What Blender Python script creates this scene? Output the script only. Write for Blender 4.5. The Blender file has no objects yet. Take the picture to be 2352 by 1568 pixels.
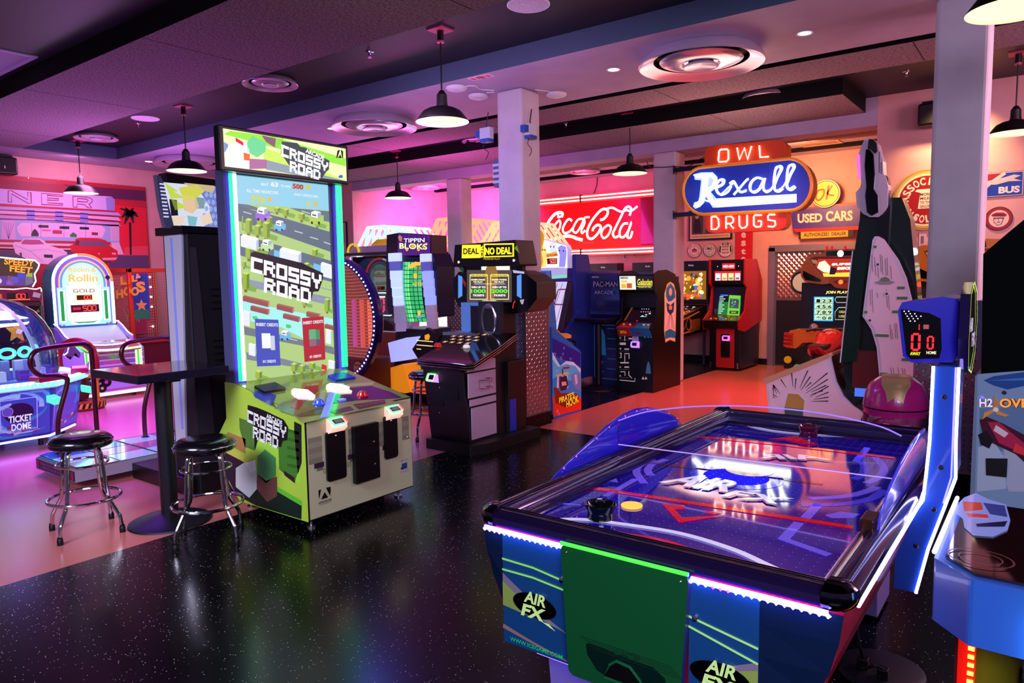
import bpy, math, random
from mathutils import Vector, Matrix
random.seed(7)
S = bpy.context.scene
COL = S.collection
PI = math.pi

# ------------------------------------------------------------------ camera
F_PX = 1649.75                       # focal length in pixels of the 2352 x 1568 frame
YAW, PITCH, ROLL, EYE = -0.6464, 0.0913, -0.0158, 1.65
def _cam_matrix():
    cy, sy = math.cos(YAW), math.sin(YAW); cp, sp = math.cos(PITCH), math.sin(PITCH)
    cr, sr = math.cos(ROLL), math.sin(ROLL)
    r0 = Matrix(((1,0,0),(0,0,-1),(0,1,0)))
    rz = Matrix(((cy,-sy,0),(sy,cy,0),(0,0,1)))
    rx = Matrix(((1,0,0),(0,cp,-sp),(0,sp,cp)))
    rr = Matrix(((cr,-sr,0),(sr,cr,0),(0,0,1)))
    return rr @ rx @ r0 @ rz
CM = _cam_matrix()
cd = bpy.data.cameras.new('camera'); cam = bpy.data.objects.new('camera', cd); COL.objects.link(cam)
cd.sensor_width = 36.0; cd.lens = F_PX/2352*36.0; cd.clip_start = 0.05; cd.clip_end = 80
cam.matrix_world = Matrix.Translation((0,0,EYE)) @ Matrix((CM[0], -CM[1], -CM[2])).transposed().to_4x4()
S.camera = cam

# ------------------------------------------------------------------ world, exposure
S.view_settings.view_transform = 'Standard'; S.view_settings.look = 'None'
S.view_settings.gamma = 1.0; S.view_settings.use_curve_mapping = False
S.view_settings.exposure = 0.0
w = bpy.data.worlds.new('world'); S.world = w; w.use_nodes = True
w.node_tree.nodes['Background'].inputs[0].default_value = (0.36, 0.30, 0.62, 1)
w.node_tree.nodes['Background'].inputs[1].default_value = 0.22

# ------------------------------------------------------------------ room lights
def area(name, loc, to, size, power, col, sy=None, spread=None):
    d = bpy.data.lights.new(name, 'AREA'); d.energy = power; d.color = col
    d.shape = 'RECTANGLE'; d.size = size; d.size_y = sy or size
    if spread: d.spread = spread
    o = bpy.data.objects.new(name, d); COL.objects.link(o); o.location = loc
    v = Vector(to)-Vector(loc); o.rotation_euler = v.to_track_quat('-Z','Y').to_euler()
    return o
def spot(name, loc, to, power, col, ang=1.2, blend=.6, rad=.05):
    d = bpy.data.lights.new(name, 'SPOT'); d.energy = power; d.color = col
    d.spot_size = ang; d.spot_blend = blend; d.shadow_soft_size = rad
    o = bpy.data.objects.new(name, d); COL.objects.link(o); o.location = loc
    v = Vector(to)-Vector(loc); o.rotation_euler = v.to_track_quat('-Z','Y').to_euler()
    return o
# unseen fill lights added behind the viewer to brighten faces turned this way
area('fill_front', (1.6,-1.6,3.3), (-3.0,6.0,1.3), 3.2, 240, (.70,.66,1), 1.6)
area('fill_left', (-3.4,-1.6,3.2), (-4.6,2.8,.6), 2.2, 38, (.78,.74,1), 1.2, 1.0)
# added pink and magenta area lights washing left wall and alcoves, no coves built
area('pink_wash_left', (-12.0,5.0,3.45), (-12.9,5.0,2.4), .3, 85, (1,.40,.85), 4.5)
area('pink_wash_alcove', (-10.2,11.3,3.4), (-11.4,12.6,2.2), 1.2, 170, (1,.10,.68))
area('pink_wash_bay', (-7.3,11.6,3.4), (-7.4,12.85,2.4), .4, 42, (1,.03,.5), 3.0)
area('warm_bay', (-3.2,11.4,3.4), (-3.2,12.85,2.4), .5, 110, (1,.40,.16), 1.8)
spot('wall_washer_right', (-.95,9.45,3.55), (-1.0,10,2.9), 150, (1,.60,.28), 1.7, .9)
spot('red_floor_wash', (-3.0,9.3,3.55), (-3.0,9.3,0), 800, (1,.13,.08), 1.75, .9, .3)
spot('red_bay_wash', (-5.8,9.5,3.55), (-5.8,9.6,0), 160, (1,.10,.25), 1.6, .9, .3)
# added upward lights standing in for the glow of lit game tops
area('glow_up_left', (-10.0,4.8,2.3), (-10.0,4.8,3.6), 1.6, 45, (.80,.25,1))
area('glow_up_mid', (-8.0,8.4,2.6), (-8.0,8.4,3.6), 1.6, 45, (1,.12,.7))
area('glow_up_right', (-3.2,8.4,2.6), (-3.2,8.0,3.6), 1.2, 16, (1,.5,.4))
area('soffit_glow', (-4.5,4.6,2.9), (-4.5,6.2,3.6), 2.2, 22, (.80,.45,1), .6)
# added overhead lights for violet and blue pools on the near floor
area('violet_left', (-8.4,3.3,3.5), (-8.4,3.3,0), 1.6, 260, (.27,.05,1), 1.6, 1.7)
area('blue_pool', (-6.4,5.2,3.45), (-6.4,5.2,0), .8, 60, (.12,.14,1))
# coloured light the neighbouring games throw on the right column
spot('green_game_light', (-.25,5.2,1.75), (-.5,6.14,1.2), 14, (.05,1,.25), .55, .6)
spot('violet_game_light', (-.3,5.0,.9), (-.5,6.14,.75), 18, (.35,.05,1), .9, .8)
# unseen pink fill added at the right to brighten faces turned that way
area('fill_right', (2.3,6.6,3.0), (-5.0,7.0,1.2), 2.0, 150, (1,.50,.68), 1.3)


# ------------------------------------------------------------------ rays through the photograph, for measuring places
EYEV = Vector((0,0,EYE))
CMT = CM.transposed()
def ray(x, y): return CMT @ Vector(((x-1176)/F_PX, (y-784)/F_PX, 1.0))
def atX(x, y, X): r = ray(x,y); return EYEV + r*(X/r[0])
def atY(x, y, Y): r = ray(x,y); return EYEV + r*(Y/r[1])
def atZ(x, y, Z): r = ray(x,y); return EYEV + r*((Z-EYE)/r[2])

# ------------------------------------------------------------------ materials
def lin(h):
    h = h.lstrip('#'); c = [int(h[i:i+2],16)/255 for i in (0,2,4)]
    return tuple(((v/12.92) if v <= .04045 else ((v+.055)/1.055)**2.4) for v in c)+(1,)
_mc = {}
def M(h, rough=.45, metal=0.0, emit=0.0, spec=.5, coat=0.0):
    k = (h, rough, metal, emit, spec, coat)
    if k in _mc: return _mc[k]
    m = bpy.data.materials.new('paint_'+h.strip('#')); m.use_nodes = True
    b = m.node_tree.nodes['Principled BSDF']
    b.inputs['Base Color'].default_value = lin(h)
    b.inputs['Roughness'].default_value = rough; b.inputs['Metallic'].default_value = metal
    b.inputs['Specular IOR Level'].default_value = spec
    b.inputs['Coat Weight'].default_value = coat
    b.inputs['Coat Roughness'].default_value = .05
    if emit: b.inputs['Emission Color'].default_value = lin(h); b.inputs['Emission Strength'].default_value = emit
    m.diffuse_color = lin(h); _mc[k] = m; return m
def L(h, s=1.0):                       # something that gives off light: screens, tubes, diodes, backlit art
    k = ('L', h, s)
    if k in _mc: return _mc[k]
    m = bpy.data.materials.new('glow_'+h.strip('#')); m.use_nodes = True
    b = m.node_tree.nodes['Principled BSDF']
    b.inputs['Base Color'].default_value = (.02,.02,.02,1); b.inputs['Roughness'].default_value = .35
    b.inputs['Specular IOR Level'].default_value = .3
    b.inputs['Emission Color'].default_value = lin(h); b.inputs['Emission Strength'].default_value = s
    _mc[k] = m; return m
def glass(name, col=(1,1,1,1), rough=.02, alpha=.12):
    m = bpy.data.materials.new(name); m.use_nodes = True; nt = m.node_tree; N = nt.nodes
    N.remove(N['Principled BSDF'])
    t = N.new('ShaderNodeBsdfTransparent'); t.inputs[0].default_value = col
    g = N.new('ShaderNodeBsdfGlossy'); g.inputs['Roughness'].default_value = rough
    f = N.new('ShaderNodeFresnel'); f.inputs[0].default_value = 1.45
    a = N.new('ShaderNodeMath'); a.operation = 'ADD'; a.inputs[1].default_value = alpha; a.use_clamp = True
    x = N.new('ShaderNodeMixShader'); k = nt.links.new
    k(f.outputs[0], a.inputs[0]); k(a.outputs[0], x.inputs[0]); k(t.outputs[0], x.inputs[1]); k(g.outputs[0], x.inputs[2])
    k(x.outputs[0], N['Material Output'].inputs[0]); return m
def proc(name, c1, c2, scale=60, lo=.45, hi=.6, rough=.3, spec=.5, bump=0, coord='Object', detail=2, kind='noise', stretch=(1,1,1)):
    m = bpy.data.materials.new(name); m.use_nodes = True; nt = m.node_tree; N = nt.nodes; k = nt.links.new
    b = N['Principled BSDF']; b.inputs['Roughness'].default_value = rough; b.inputs['Specular IOR Level'].default_value = spec
    tc = N.new('ShaderNodeTexCoord'); mp = N.new('ShaderNodeMapping'); mp.inputs['Scale'].default_value = stretch
    k(tc.outputs[coord], mp.inputs[0])
    if kind == 'noise':
        n = N.new('ShaderNodeTexNoise'); n.inputs['Scale'].default_value = scale; n.inputs['Detail'].default_value = detail; out = n.outputs[0]
    else:
        n = N.new('ShaderNodeTexVoronoi'); n.inputs['Scale'].default_value = scale; out = n.outputs['Distance']
    k(mp.outputs[0], n.inputs['Vector'])
    r = N.new('ShaderNodeValToRGB'); r.color_ramp.elements[0].position = lo; r.color_ramp.elements[1].position = hi
    r.color_ramp.elements[0].color = lin(c1); r.color_ramp.elements[1].color = lin(c2)
    k(out, r.inputs[0]); k(r.outputs[0], b.inputs['Base Color'])
    if bump:
        bp = N.new('ShaderNodeBump'); bp.inputs['Strength'].default_value = bump; bp.inputs['Distance'].default_value = .01
        k(out, bp.inputs['Height']); k(bp.outputs[0], b.inputs['Normal'])
    return m
CHROME = M('#d8d8dc', .12, 1.0)
STEEL = M('#b0b0b6', .3, 1.0)
BLACK = M('#08080a', .35)
BLACKG = M('#050507', .12)
BLACKR = M('#060607', .7, spec=.2)
WHITEP = M('#e8e6e8', .5)

# ------------------------------------------------------------------ mesh building (everything is measured in room metres)
def sp(pts, n=6, closed=False):
    P = [Vector(p) for p in pts]; out = []; N = len(P)
    rng = range(N if closed else N-1)
    for i in rng:
        if closed: a,b,c,d = P[i-1],P[i],P[(i+1)%N],P[(i+2)%N]
        else: a,b,c,d = P[max(i-1,0)],P[i],P[i+1],P[min(i+2,N-1)]
        for j in range(n):
            t = j/n
            out.append(.5*((2*b)+(c-a)*t+(2*a-5*b+4*c-d)*t*t+(3*b-a-3*c+d)*t**3))
    if not closed: out.append(P[-1].copy())
    return out
ZMAP = None
class MB:
    def __init__(s): s.v=[]; s.f=[]; s.m=[]; s.sl=[]; s.sm=[]
    def slot(s, m):
        if m not in s.sl: s.sl.append(m)
        return s.sl.index(m)
    def add(s, vs, fs, m, smooth=False):
        o = len(s.v); s.v += [Vector(v) for v in vs]; k = s.slot(m)
        for f in fs: s.f.append([i+o for i in f]); s.m.append(k); s.sm.append(smooth)
        return s
    def poly(s, pts, m): return s.add(pts, [list(range(len(pts)))], m)
    def box(s, a, b, m, mats=None):
        x0,y0,z0 = [min(a[i],b[i]) for i in range(3)]; x1,y1,z1 = [max(a[i],b[i]) for i in range(3)]
        vs = [(x0,y0,z0),(x1,y0,z0),(x1,y1,z0),(x0,y1,z0),(x0,y0,z1),(x1,y0,z1),(x1,y1,z1),(x0,y1,z1)]
        fs = {'-z':[0,3,2,1],'+z':[4,5,6,7],'-y':[0,1,5,4],'+x':[1,2,6,5],'+y':[2,3,7,6],'-x':[3,0,4,7]}
        o = len(s.v); s.v += [Vector(v) for v in vs]
        for k,f in fs.items():
            s.f.append([i+o for i in f]); s.m.append(s.slot((mats or {}).get(k, m))); s.sm.append(False)
        return s
    def obox(s, c, ux, uy, uz, m):      # oriented box: centre and three half axes
        c,ux,uy,uz = map(Vector,(c,ux,uy,uz))
        vs = [c+ux*i+uy*j+uz*k for k in (-1,1) for j in (-1,1) for i in (-1,1)]
        return s.add(vs, [[0,2,3,1],[4,5,7,6],[0,1,5,4],[1,3,7,5],[3,2,6,7],[2,0,4,6]], m)
    def prism(s, pts, d, m, side=None, back=None):   # planar loop extruded by vector d
        d = Vector(d); n = len(pts); A = [Vector(p) for p in pts]; B = [p+d for p in A]
        nr = Vector((0,0,0))
        for i in range(n): nr += A[i].cross(A[(i+1)%n])
        if nr.dot(d) > 0: A, B = B, A; flip = True
        else: flip = False
        s.add(A, [list(range(n))], (back or m) if flip else m)
        s.add(B, [list(range(n))[::-1]], m if flip else (back or m))
        s.add(A+B, [[(i+1)%n, i, i+n, (i+1)%n+n] for i in range(n)], side or m); return s
    def tube(s, pts, r, m, n=8, closed=False, cap=True):
        P = [Vector(p) for p in pts]; q=[P[0]]
        for p in P[1:]:
            if (p-q[-1]).length > 1e-5: q.append(p)
        P = q; N = len(P)
        if N < 2: return s
        rs = r if isinstance(r,(list,tuple)) else [r]*N
        if len(rs) != N: rs = [rs[0]+(rs[-1]-rs[0])*i/(N-1) for i in range(N)]
        T = []
        for i in range(N):
            a = P[i-1] if (i>0 or closed) else P[0]; b = P[(i+1)%N] if (i<N-1 or closed) else P[-1]
            t = b-a; T.append(t.normalized() if t.length > 1e-9 else Vector((0,0,1)))
        u = T[0].orthogonal().normalized(); vs = []
        for i in range(N):
            u = (u - T[i]*u.dot(T[i]));
            u = u.normalized() if u.length > 1e-6 else T[i].orthogonal().normalized()
            w = T[i].cross(u)
            for k in range(n):
                a = 2*PI*k/n; vs.append(P[i]+(u*math.cos(a)+w*math.sin(a))*rs[i])
        fs = []
        for i in range(N if closed else N-1):
            j = (i+1)%N
            for k in range(n): fs.append([i*n+k, i*n+(k+1)%n, j*n+(k+1)%n, j*n+k])
        s.add(vs, fs, m, True)
        if cap and not closed:
            s.add(vs[:n], [list(range(n))[::-1]], m); s.add(vs[-n:], [list(range(n))], m)
        return s
    def lathe(s, prof, c, m, n=32, axis='z', a0=0, a1=2*PI, sc=(1,1)):   # prof: (radius, height)
        full = abs(a1-a0-2*PI) < 1e-6; c = Vector(c); vs=[]; K = n if full else n+1
        for (r,h) in prof:
            for k in range(K):
                a = a0+(a1-a0)*k/n; x,y = r*math.cos(a)*sc[0], r*math.sin(a)*sc[1]
                vs.append(c+(Vector((x,y,h)) if axis=='z' else Vector((x,-h,y)) if axis=='-y' else Vector((h,x,y))))
        fs=[]
        for i in range(len(prof)-1):
            for k in range(n):
                a=i*K+k; b=i*K+(k+1)%K; fs.append([a,b,b+K,a+K])
        return s.add(vs, fs, m, True)
    def cyl(s, c, r, h, m, n=24, axis='z', r2=None):
        r2 = r if r2 is None else r2
        return s.lathe([(0.0001,0),(r,0),(r2,h),(0.0001,h)], c, m, n, axis)
    def rot(s, c, axis, ang):
        c = Vector(c); R = Matrix.Rotation(ang,3,axis); s.v = [R@(v-c)+c for v in s.v]; return s
    def build(s, name, parent=None, label=None, bev=0, seg=2, ang=.6, kind=None, sub=0):
        if ZMAP: s.v = [Vector((v.x,v.y,ZMAP(v.z))) for v in s.v]
        me = bpy.data.meshes.new(name)
        org = wloc(parent) if parent else None
        vs = [v-org if org else v for v in s.v]
        me.from_pydata([tuple(v) for v in vs], [], s.f)
        for m in s.sl: me.materials.append(m)
        me.polygons.foreach_set('material_index', s.m); me.polygons.foreach_set('use_smooth', s.sm)
        if any(s.sm): me.set_sharp_from_angle(angle=ang)
        me.update()
        o = bpy.data.objects.new(name, me); COL.objects.link(o)
        if parent: o.parent = parent
        if label: o['label'] = label
        if kind: o['kind'] = kind
        if bev:
            b = o.modifiers.new('bevel','BEVEL'); b.width = bev; b.segments = seg; b.limit_method='ANGLE'; b.angle_limit=.6
        if sub:
            b = o.modifiers.new('sub','SUBSURF'); b.levels = sub; b.render_levels = sub
        return o
def wloc(o):
    v = Vector((0,0,0))
    while o: v += o.location; o = o.parent
    return v
def thing(name, label, cat, loc, group=None):
    o = bpy.data.objects.new(name, None); COL.objects.link(o); o.location = loc; o.empty_display_size = .1
    o['label'] = label; o['category'] = cat
    if group: o['group'] = group
    return o
def tag(o, label, cat, group=None):
    o['label'] = label; o['category'] = cat
    if group: o['group'] = group
    return o
def struct(name, mb, **k): return mb.build(name, kind='structure', **k)
def dup(o, loc=None, label=None, parent=None, top=True):
    c = o.copy(); COL.objects.link(c); c.parent = parent
    if loc is not None: c.location = loc
    if label: c['label'] = label
    for ch in [x for x in COL.objects if x.parent == o]: dup(ch, None, None, c, False)
    return c

# ------------------------------------------------------------------ lettering
_tc = {}
def glyphs(body, off=0.0):
    k = (body, off)
    if k in _tc: return _tc[k]
    cu = bpy.data.curves.new('t','FONT'); cu.body = body; cu.resolution_u = 3; cu.offset = off; cu.size = 1
    ob = bpy.data.objects.new('t', cu); COL.objects.link(ob)
    dg = bpy.context.evaluated_depsgraph_get(); me = bpy.data.meshes.new_from_object(ob.evaluated_get(dg))
    vs = [(v.co.x, v.co.y) for v in me.vertices]; fs = [list(p.vertices) for p in me.polygons]
    fs = [f if p.normal.z > 0 else f[::-1] for f,p in zip(fs, me.polygons)]
    bpy.data.objects.remove(ob); bpy.data.curves.remove(cu); bpy.data.meshes.remove(me)
    _tc[k] = (vs, fs); return _tc[k]
EPS = .0012
class Pan:                                 # a flat face with its own metre grid: u to the right, v up, outward normal n
    def __init__(s, o, u, v): s.o=Vector(o); s.u=Vector(u).normalized(); s.v=Vector(v); s.v=(s.v-s.u*s.v.dot(s.u)).normalized(); s.n=s.u.cross(s.v)
    def P(s, a, b, l=0): return s.o+s.u*a+s.v*b+s.n*(l*EPS)
    def at(s, x, y):                       # where the sight line through a photo pixel meets this face
        r = ray(x,y); t = (s.o-EYEV).dot(s.n)/r.dot(s.n); q = EYEV+r*t-s.o; return (q.dot(s.u), q.dot(s.v))
    def q(s, pts): return [s.at(*p) for p in pts]
    def poly(s, mb, pts, m, l=1): mb.poly([s.P(a,b,l) for a,b in pts], m)
    def rect(s, mb, x0,y0,x1,y1, m, l=1): s.poly(mb, [(x0,y0),(x1,y0),(x1,y1),(x0,y1)], m, l)
    def disc(s, mb, x, y, r, m, l=1, n=28, ry=None, r0=0, a0=0, a1=2*PI):
        ry = ry or r
        if r0:
            k = r0; A=[]; B=[]
            for i in range(n+1):
                a=a0+(a1-a0)*i/n; c,d=math.cos(a),math.sin(a); A.append(s.P(x+r*c,y+ry*d,l)); B.append(s.P(x+r*k*c,y+ry*k*d,l))
            mb.add(A+B, [[i,i+1,i+1+n+1,i+n+1] for i in range(n)], m)
        else:
            s.poly(mb, [(x+r*math.cos(a0+(a1-a0)*i/n), y+ry*math.sin(a0+(a1-a0)*i/n)) for i in range(n+(abs(a1-a0-2*PI)>1e-6))], m, l)
    def line(s, mb, pts, w, m, l=1, closed=False):     # painted stroke
        P=[Vector((p[0],p[1])) for p in pts]; N=len(P); A=[]; B=[]
        for i in range(N):
            a=P[i-1] if (i or closed) else P[i]; b=P[(i+1)%N] if (i<N-1 or closed) else P[i]
            t=b-a; t=t.normalized() if t.length>1e-9 else Vector((1,0)); n=Vector((-t.y,t.x))
            ww = (w[0]+(w[1]-w[0])*i/max(N-1,1) if isinstance(w,tuple) else w)/2
            k=1.0
            if 0<i<N-1 or closed:
                d1=(P[i]-a); d1=d1.normalized() if d1.length>1e-9 else t; k=min(1/max(abs(t.dot(d1)),.5),1.6)
            A.append(s.P(*(P[i]+n*ww*k),l)); B.append(s.P(*(P[i]-n*ww*k),l))
        mb.add(A+B, [[i,i+N,(i+1)%N+N,(i+1)%N] for i in range(N if closed else N-1)], m)
    def text(s, mb, body, x, y, w, h, m, l=2, off=0, shear=0, depth=0):
        vs,fs = glyphs(body, off)
        if not vs: return
        x0=min(v[0] for v in vs); x1=max(v[0] for v in vs); y0=min(v[1] for v in vs); y1=max(v[1] for v in vs)
        f=lambda v:(x+(v[0]-x0)/(x1-x0)*w+shear*(v[1]-y0)/(y1-y0)*h, y+(v[1]-y0)/(y1-y0)*h)
        mb.add([s.P(*f(v),l) for v in vs], fs, m)
    def qtext(s, mb, body, c, m, l=2, off=0):    # lettering set into four photo corners: bottom-left, bottom-right, top-right, top-left
        vs,fs = glyphs(body, off); Q=[Vector(s.at(*p)) for p in c]
        x0=min(v[0] for v in vs); x1=max(v[0] for v in vs); y0=min(v[1] for v in vs); y1=max(v[1] for v in vs)
        out=[]
        for v in vs:
            a=(v[0]-x0)/(x1-x0); b=(v[1]-y0)/(y1-y0)
            p=Q[0]*(1-a)*(1-b)+Q[1]*a*(1-b)+Q[2]*a*b+Q[3]*(1-a)*b; out.append(s.P(p.x,p.y,l))
        mb.add(out, fs, m)
    def arc(s, mb, body, cx, cy, r, h, a0, a1, m, l=2, off=.01, inward=False):   # lettering round a circle
        n=len(body)
        for i,ch in enumerate(body):
            if ch==' ': continue
            a=a0+(a1-a0)*(i+.5)/n; vs,fs=glyphs(ch,off)
            x0=min(v[0] for v in vs); x1=max(v[0] for v in vs)
            up = -1 if inward else 1; R=Vector((math.cos(a),math.sin(a))); T=Vector((R.y,-R.x))*up
            cw=abs(a1-a0)*r/n*.82/max(x1-x0,.35) if (x1-x0)>.3 else h/.72
            mb.add([s.P(*(Vector((cx,cy))+R*(r+(v[1]-.36)*h/.72*up)+T*((v[0]-(x0+x1)/2)*cw)),l) for v in vs], fs, m)
    def seg7(s, mb, body, x, y, w, h, m, l=2, gap=.3):
        SG={'0':'abcdef','1':'bc','2':'abged','3':'abgcd','5':'afgcd','7':'abc','O':'abcdef'}
        t=h*.13; n=len(body); cw=w/(n+(n-1)*gap)
        for i,ch in enumerate(body):
            a=x+i*cw*(1+gap); G=dict(a=((a,y+h),(a+cw,y+h)),g=((a,y+h/2),(a+cw,y+h/2)),d=((a,y),(a+cw,y)),f=((a,y+h/2),(a,y+h)),b=((a+cw,y+h/2),(a+cw,y+h)),e=((a,y),(a,y+h/2)),c=((a+cw,y),(a+cw,y+h/2)))
            for k in SG.get(ch,''):
                p,q=map(Vector,G[k]); d=(q-p).normalized()*t*.35; s.line(mb,[p+d,q-d],t,m,l)
def yneg(x, y, z): return Pan((x,y,z),(1,0,0),(0,0,1))      # faces the -y side of the room
def xpos(x, y, z): return Pan((x,y,z),(0,1,0),(0,0,1))      # faces the +x side
def zup(x, y, z): return Pan((x,y,z),(1,0,0),(0,1,0))
# blocky letters on a pixel grid
PXF = {'C':['11111','1....','1....','1....','11111'],'R':['1111.','1...1','1111.','1..1.','1...1'],'O':['11111','1...1','1...1','1...1','11111'],
'S':['11111','1....','11111','....1','11111'],'Y':['1...1','1...1','.111.','..1..','..1..'],'A':['.111.','1...1','11111','1...1','1...1'],'D':['1111.','1...1','1...1','1...1','1111.'],
'E':['11111','1....','1111.','1....','11111']}
def blocktext(pan, mb, rows, corners, m, l=2, fat=.5):
    # corners: photo pixels of the block: bl, br, tr, tl ; rows: list of (string, x offset in letters)
    Q=[Vector(pan.at(*p)) for p in corners]; W=max(len(r)*6-1+o*6 for r,o in rows); H=len(rows)*6-1
    def f(a,b): a/=W; b/=H; p=Q[3]*(1-a)*(1-b)+Q[2]*a*(1-b)+Q[1]*a*b+Q[0]*(1-a)*b; return (p.x,p.y)
    for ri,(r,o) in enumerate(rows):
        for ci,ch in enumerate(r):
            if ch not in PXF: continue
            for y,row in enumerate(PXF[ch]):
                x=0
                while x<5:
                    if row[x]=='1':
                        e=x
                        while e<5 and row[e]=='1': e+=1
                        a=(o+ci)*6+x; b=ri*6+y
                        pan.poly(mb,[f(a-.18,b+1.12),f(a+e-x+.18,b+1.12),f(a+e-x+.18,b-.12),f(a-.18,b-.12)],m,l); x=e
                    else: x+=1
def rrect(x0,y0,x1,y1,r,n=5):
    out=[]
    for cx,cy,a in ((x1-r,y0+r,-PI/2),(x1-r,y1-r,0),(x0+r,y1-r,PI/2),(x0+r,y0+r,PI)):
        for i in range(n+1): t=a+PI/2*i/n; out.append((cx+r*math.cos(t),cy+r*math.sin(t)))
    return out

# ================================================================== THE SETTING
FL_BLACK = None
def terrazzo(name, base, c1, c2, rough):
    m = bpy.data.materials.new(name); m.use_nodes = True; nt = m.node_tree; N = nt.nodes; k = nt.links.new
    b = N['Principled BSDF']; b.inputs['Roughness'].default_value = rough; b.inputs['Specular IOR Level'].default_value = .22
    tc = N.new('ShaderNodeTexCoord')
    v = N.new('ShaderNodeTexVoronoi'); v.inputs['Scale'].default_value = 90; k(tc.outputs['Object'], v.inputs['Vector'])
    n = N.new('ShaderNodeTexNoise'); n.inputs['Scale'].default_value = 3.0; n.inputs['Detail'].default_value = 2; k(tc.outputs['Object'], n.inputs['Vector'])
    # chips: only cells whose random value is high, and only near the cell centre
    s = N.new('ShaderNodeSeparateColor'); k(v.outputs['Color'], s.inputs[0])
    g = N.new('ShaderNodeMath'); g.operation='GREATER_THAN'; g.inputs[1].default_value=.86; k(s.outputs[0], g.inputs[0])
    l = N.new('ShaderNodeMath'); l.operation='LESS_THAN'; l.inputs[1].default_value=.22; k(v.outputs['Distance'], l.inputs[0])
    a = N.new('ShaderNodeMath'); a.operation='MULTIPLY'; k(g.outputs[0], a.inputs[0]); k(l.outputs[0], a.inputs[1])
    x = N.new('ShaderNodeMix'); x.data_type='RGBA'; x.inputs[6].default_value = lin(base); k(a.outputs[0], x.inputs[0])
    y = N.new('ShaderNodeMix'); y.data_type='RGBA'; y.inputs[6].default_value = lin(c1); y.inputs[7].default_value = lin(c2); k(s.outputs[1], y.inputs[0])
    k(y.outputs[2], x.inputs[7]); k(x.outputs[2], b.inputs['Base Color'])
    bp = N.new('ShaderNodeBump'); bp.inputs['Strength'].default_value=.03; bp.inputs['Distance'].default_value=.01; k(n.outputs[0], bp.inputs['Height']); k(bp.outputs[0], b.inputs['Normal'])
    return m
TBLACK = terrazzo('black_terrazzo', '#040405', '#8f8a94', '#f0ecf4', .22)
TPINK = terrazzo('salmon_terrazzo', '#c87468', '#b8665c', '#d98a7c', .2)
PLASTER = proc('pale_plaster', '#cfc4c8', '#c2b6bc', 4, .3, .7, .65)
WALLP = proc('pink_wall_paint', '#e0a8a4', '#d69c98', 3, .3, .7, .6)
LILAC = proc('lilac_ceiling_paint', '#b4a6c0', '#a89ab6', 3, .3, .7, .6)
DARKC = proc('dark_ceiling_paint', '#120e1c', '#0d0a16', 3, .3, .7, .5)
SLATE = M('#4a5a72', .6)
def tectum():
    m = proc('wood_wool_panel', '#6a5860', '#a08c96', 55, .35, .62, .9, .2, .25, detail=6, stretch=(.6,1.6,1))
    return m
TECT = tectum()
X1 = 2.6
mb = MB()
XL, XM, YM, YE = -12.95, -4.54, 6.3, 12.9
mb.add([(XL,-2,0),(XM,-2,0),(X1,-2,0),(XL,YM,0),(XM,YM,0),(X1,YM,0),(XL,YE,0),(XM,YE,0),(X1,YE,0)], [[0,1,4,3],[4,5,8,7]], TPINK)
mb.add([(XL,-2,0),(XM,-2,0),(X1,-2,0),(XL,YM,0),(XM,YM,0),(X1,YM,0),(XL,YE,0),(XM,YE,0),(X1,YE,0)], [[1,2,5,4],[3,4,7,6]], TBLACK)
struct('floor', mb)
# --- ceilings
mb = MB(); mb.box((XL,-2,3.78),(X1,YE,3.9), DARKC); struct('ceiling', mb)
mb = MB()
mb.box((-12.05,5.57,3.6),(X1,7.05,3.779), LILAC, {'-y':SLATE,'+y':BLACKR}); mb.box((-12.9,-2,3.6),(-12.05,10,3.779), LILAC, {'+x':SLATE})
struct('ceiling', mb)
mb = MB()
def panel(x0,y0,x1,y1,z=3.6):
    mb.box((x0,y0,z),(x1,y1,3.779), TECT, {'-y':BLACKR,'+x':BLACKR,'-x':BLACKR,'+y':BLACKR})
    x = x0+1.22
    while x < x1: mb.box((x-.004,y0+.01,z-.001),(x+.004,y1-.01,z+.01), BLACKR); x += 2.44
panel(-12.04,3.0,X1,4.24); panel(-12.04,7.2,X1,7.93); panel(-12.04,8.78,-1.97,9.998)
panel(-11.59,10.95,-1.84,11.75,3.6)
struct('ceiling', mb)
mb = MB()
mb.box((-11.59,10.35,3.6),(-1.84,10.85,3.779), LILAC, {'+y':BLACKR}); mb.box((-11.59,11.75,3.66),(-1.84,12.42,3.779), LILAC,{'+y':BLACKR}); mb.box((-11.59,12.5,3.6),(-1.84,12.85,3.779), LILAC,{'-y':BLACKR})
mb.box((-11.6,12.46,3.61),(-1.84,12.5,3.779), BLACKR); mb.box((-11.6,10.86,3.61),(-1.84,10.95,3.779), BLACKR)
struct('ceiling', mb)
# --- walls and beam
mb = MB(); mb.box((-13.05,-2,0),(-12.9,10.35,3.78), WALLP); struct('wall_left', mb)
mb = MB(); mb.box((-12.9,10,0),(-11.6,10.35,3.78), WALLP); mb.box((-11.75,10.35,0),(-11.6,12.85,3.78), WALLP); struct('wall_alcove', mb)
mb = MB(); mb.box((-11.75,12.85,0),(-1.83,13.0,3.78), WALLP); struct('wall_back', mb)
mb = MB(); mb.box((-1.83,10,0),(X1,10.15,3.78), WALLP); mb.box((-1.83,10.15,0),(-1.7,12.85,3.78), WALLP); struct('wall_right', mb)
mb = MB(); mb.box((-11.6,10,3.43),(-1.83,10.35,3.779), LILAC); struct('trim_1', mb, bev=.004)
mb = MB(); mb.box((-9.6,12.835,0),(-4.0,12.85,.11), BLACK); struct('baseboard_back', mb)
mb = MB(); mb.box((-1.83,9.985,0),(X1,10,.11), BLACK); struct('baseboard_right', mb)
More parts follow.
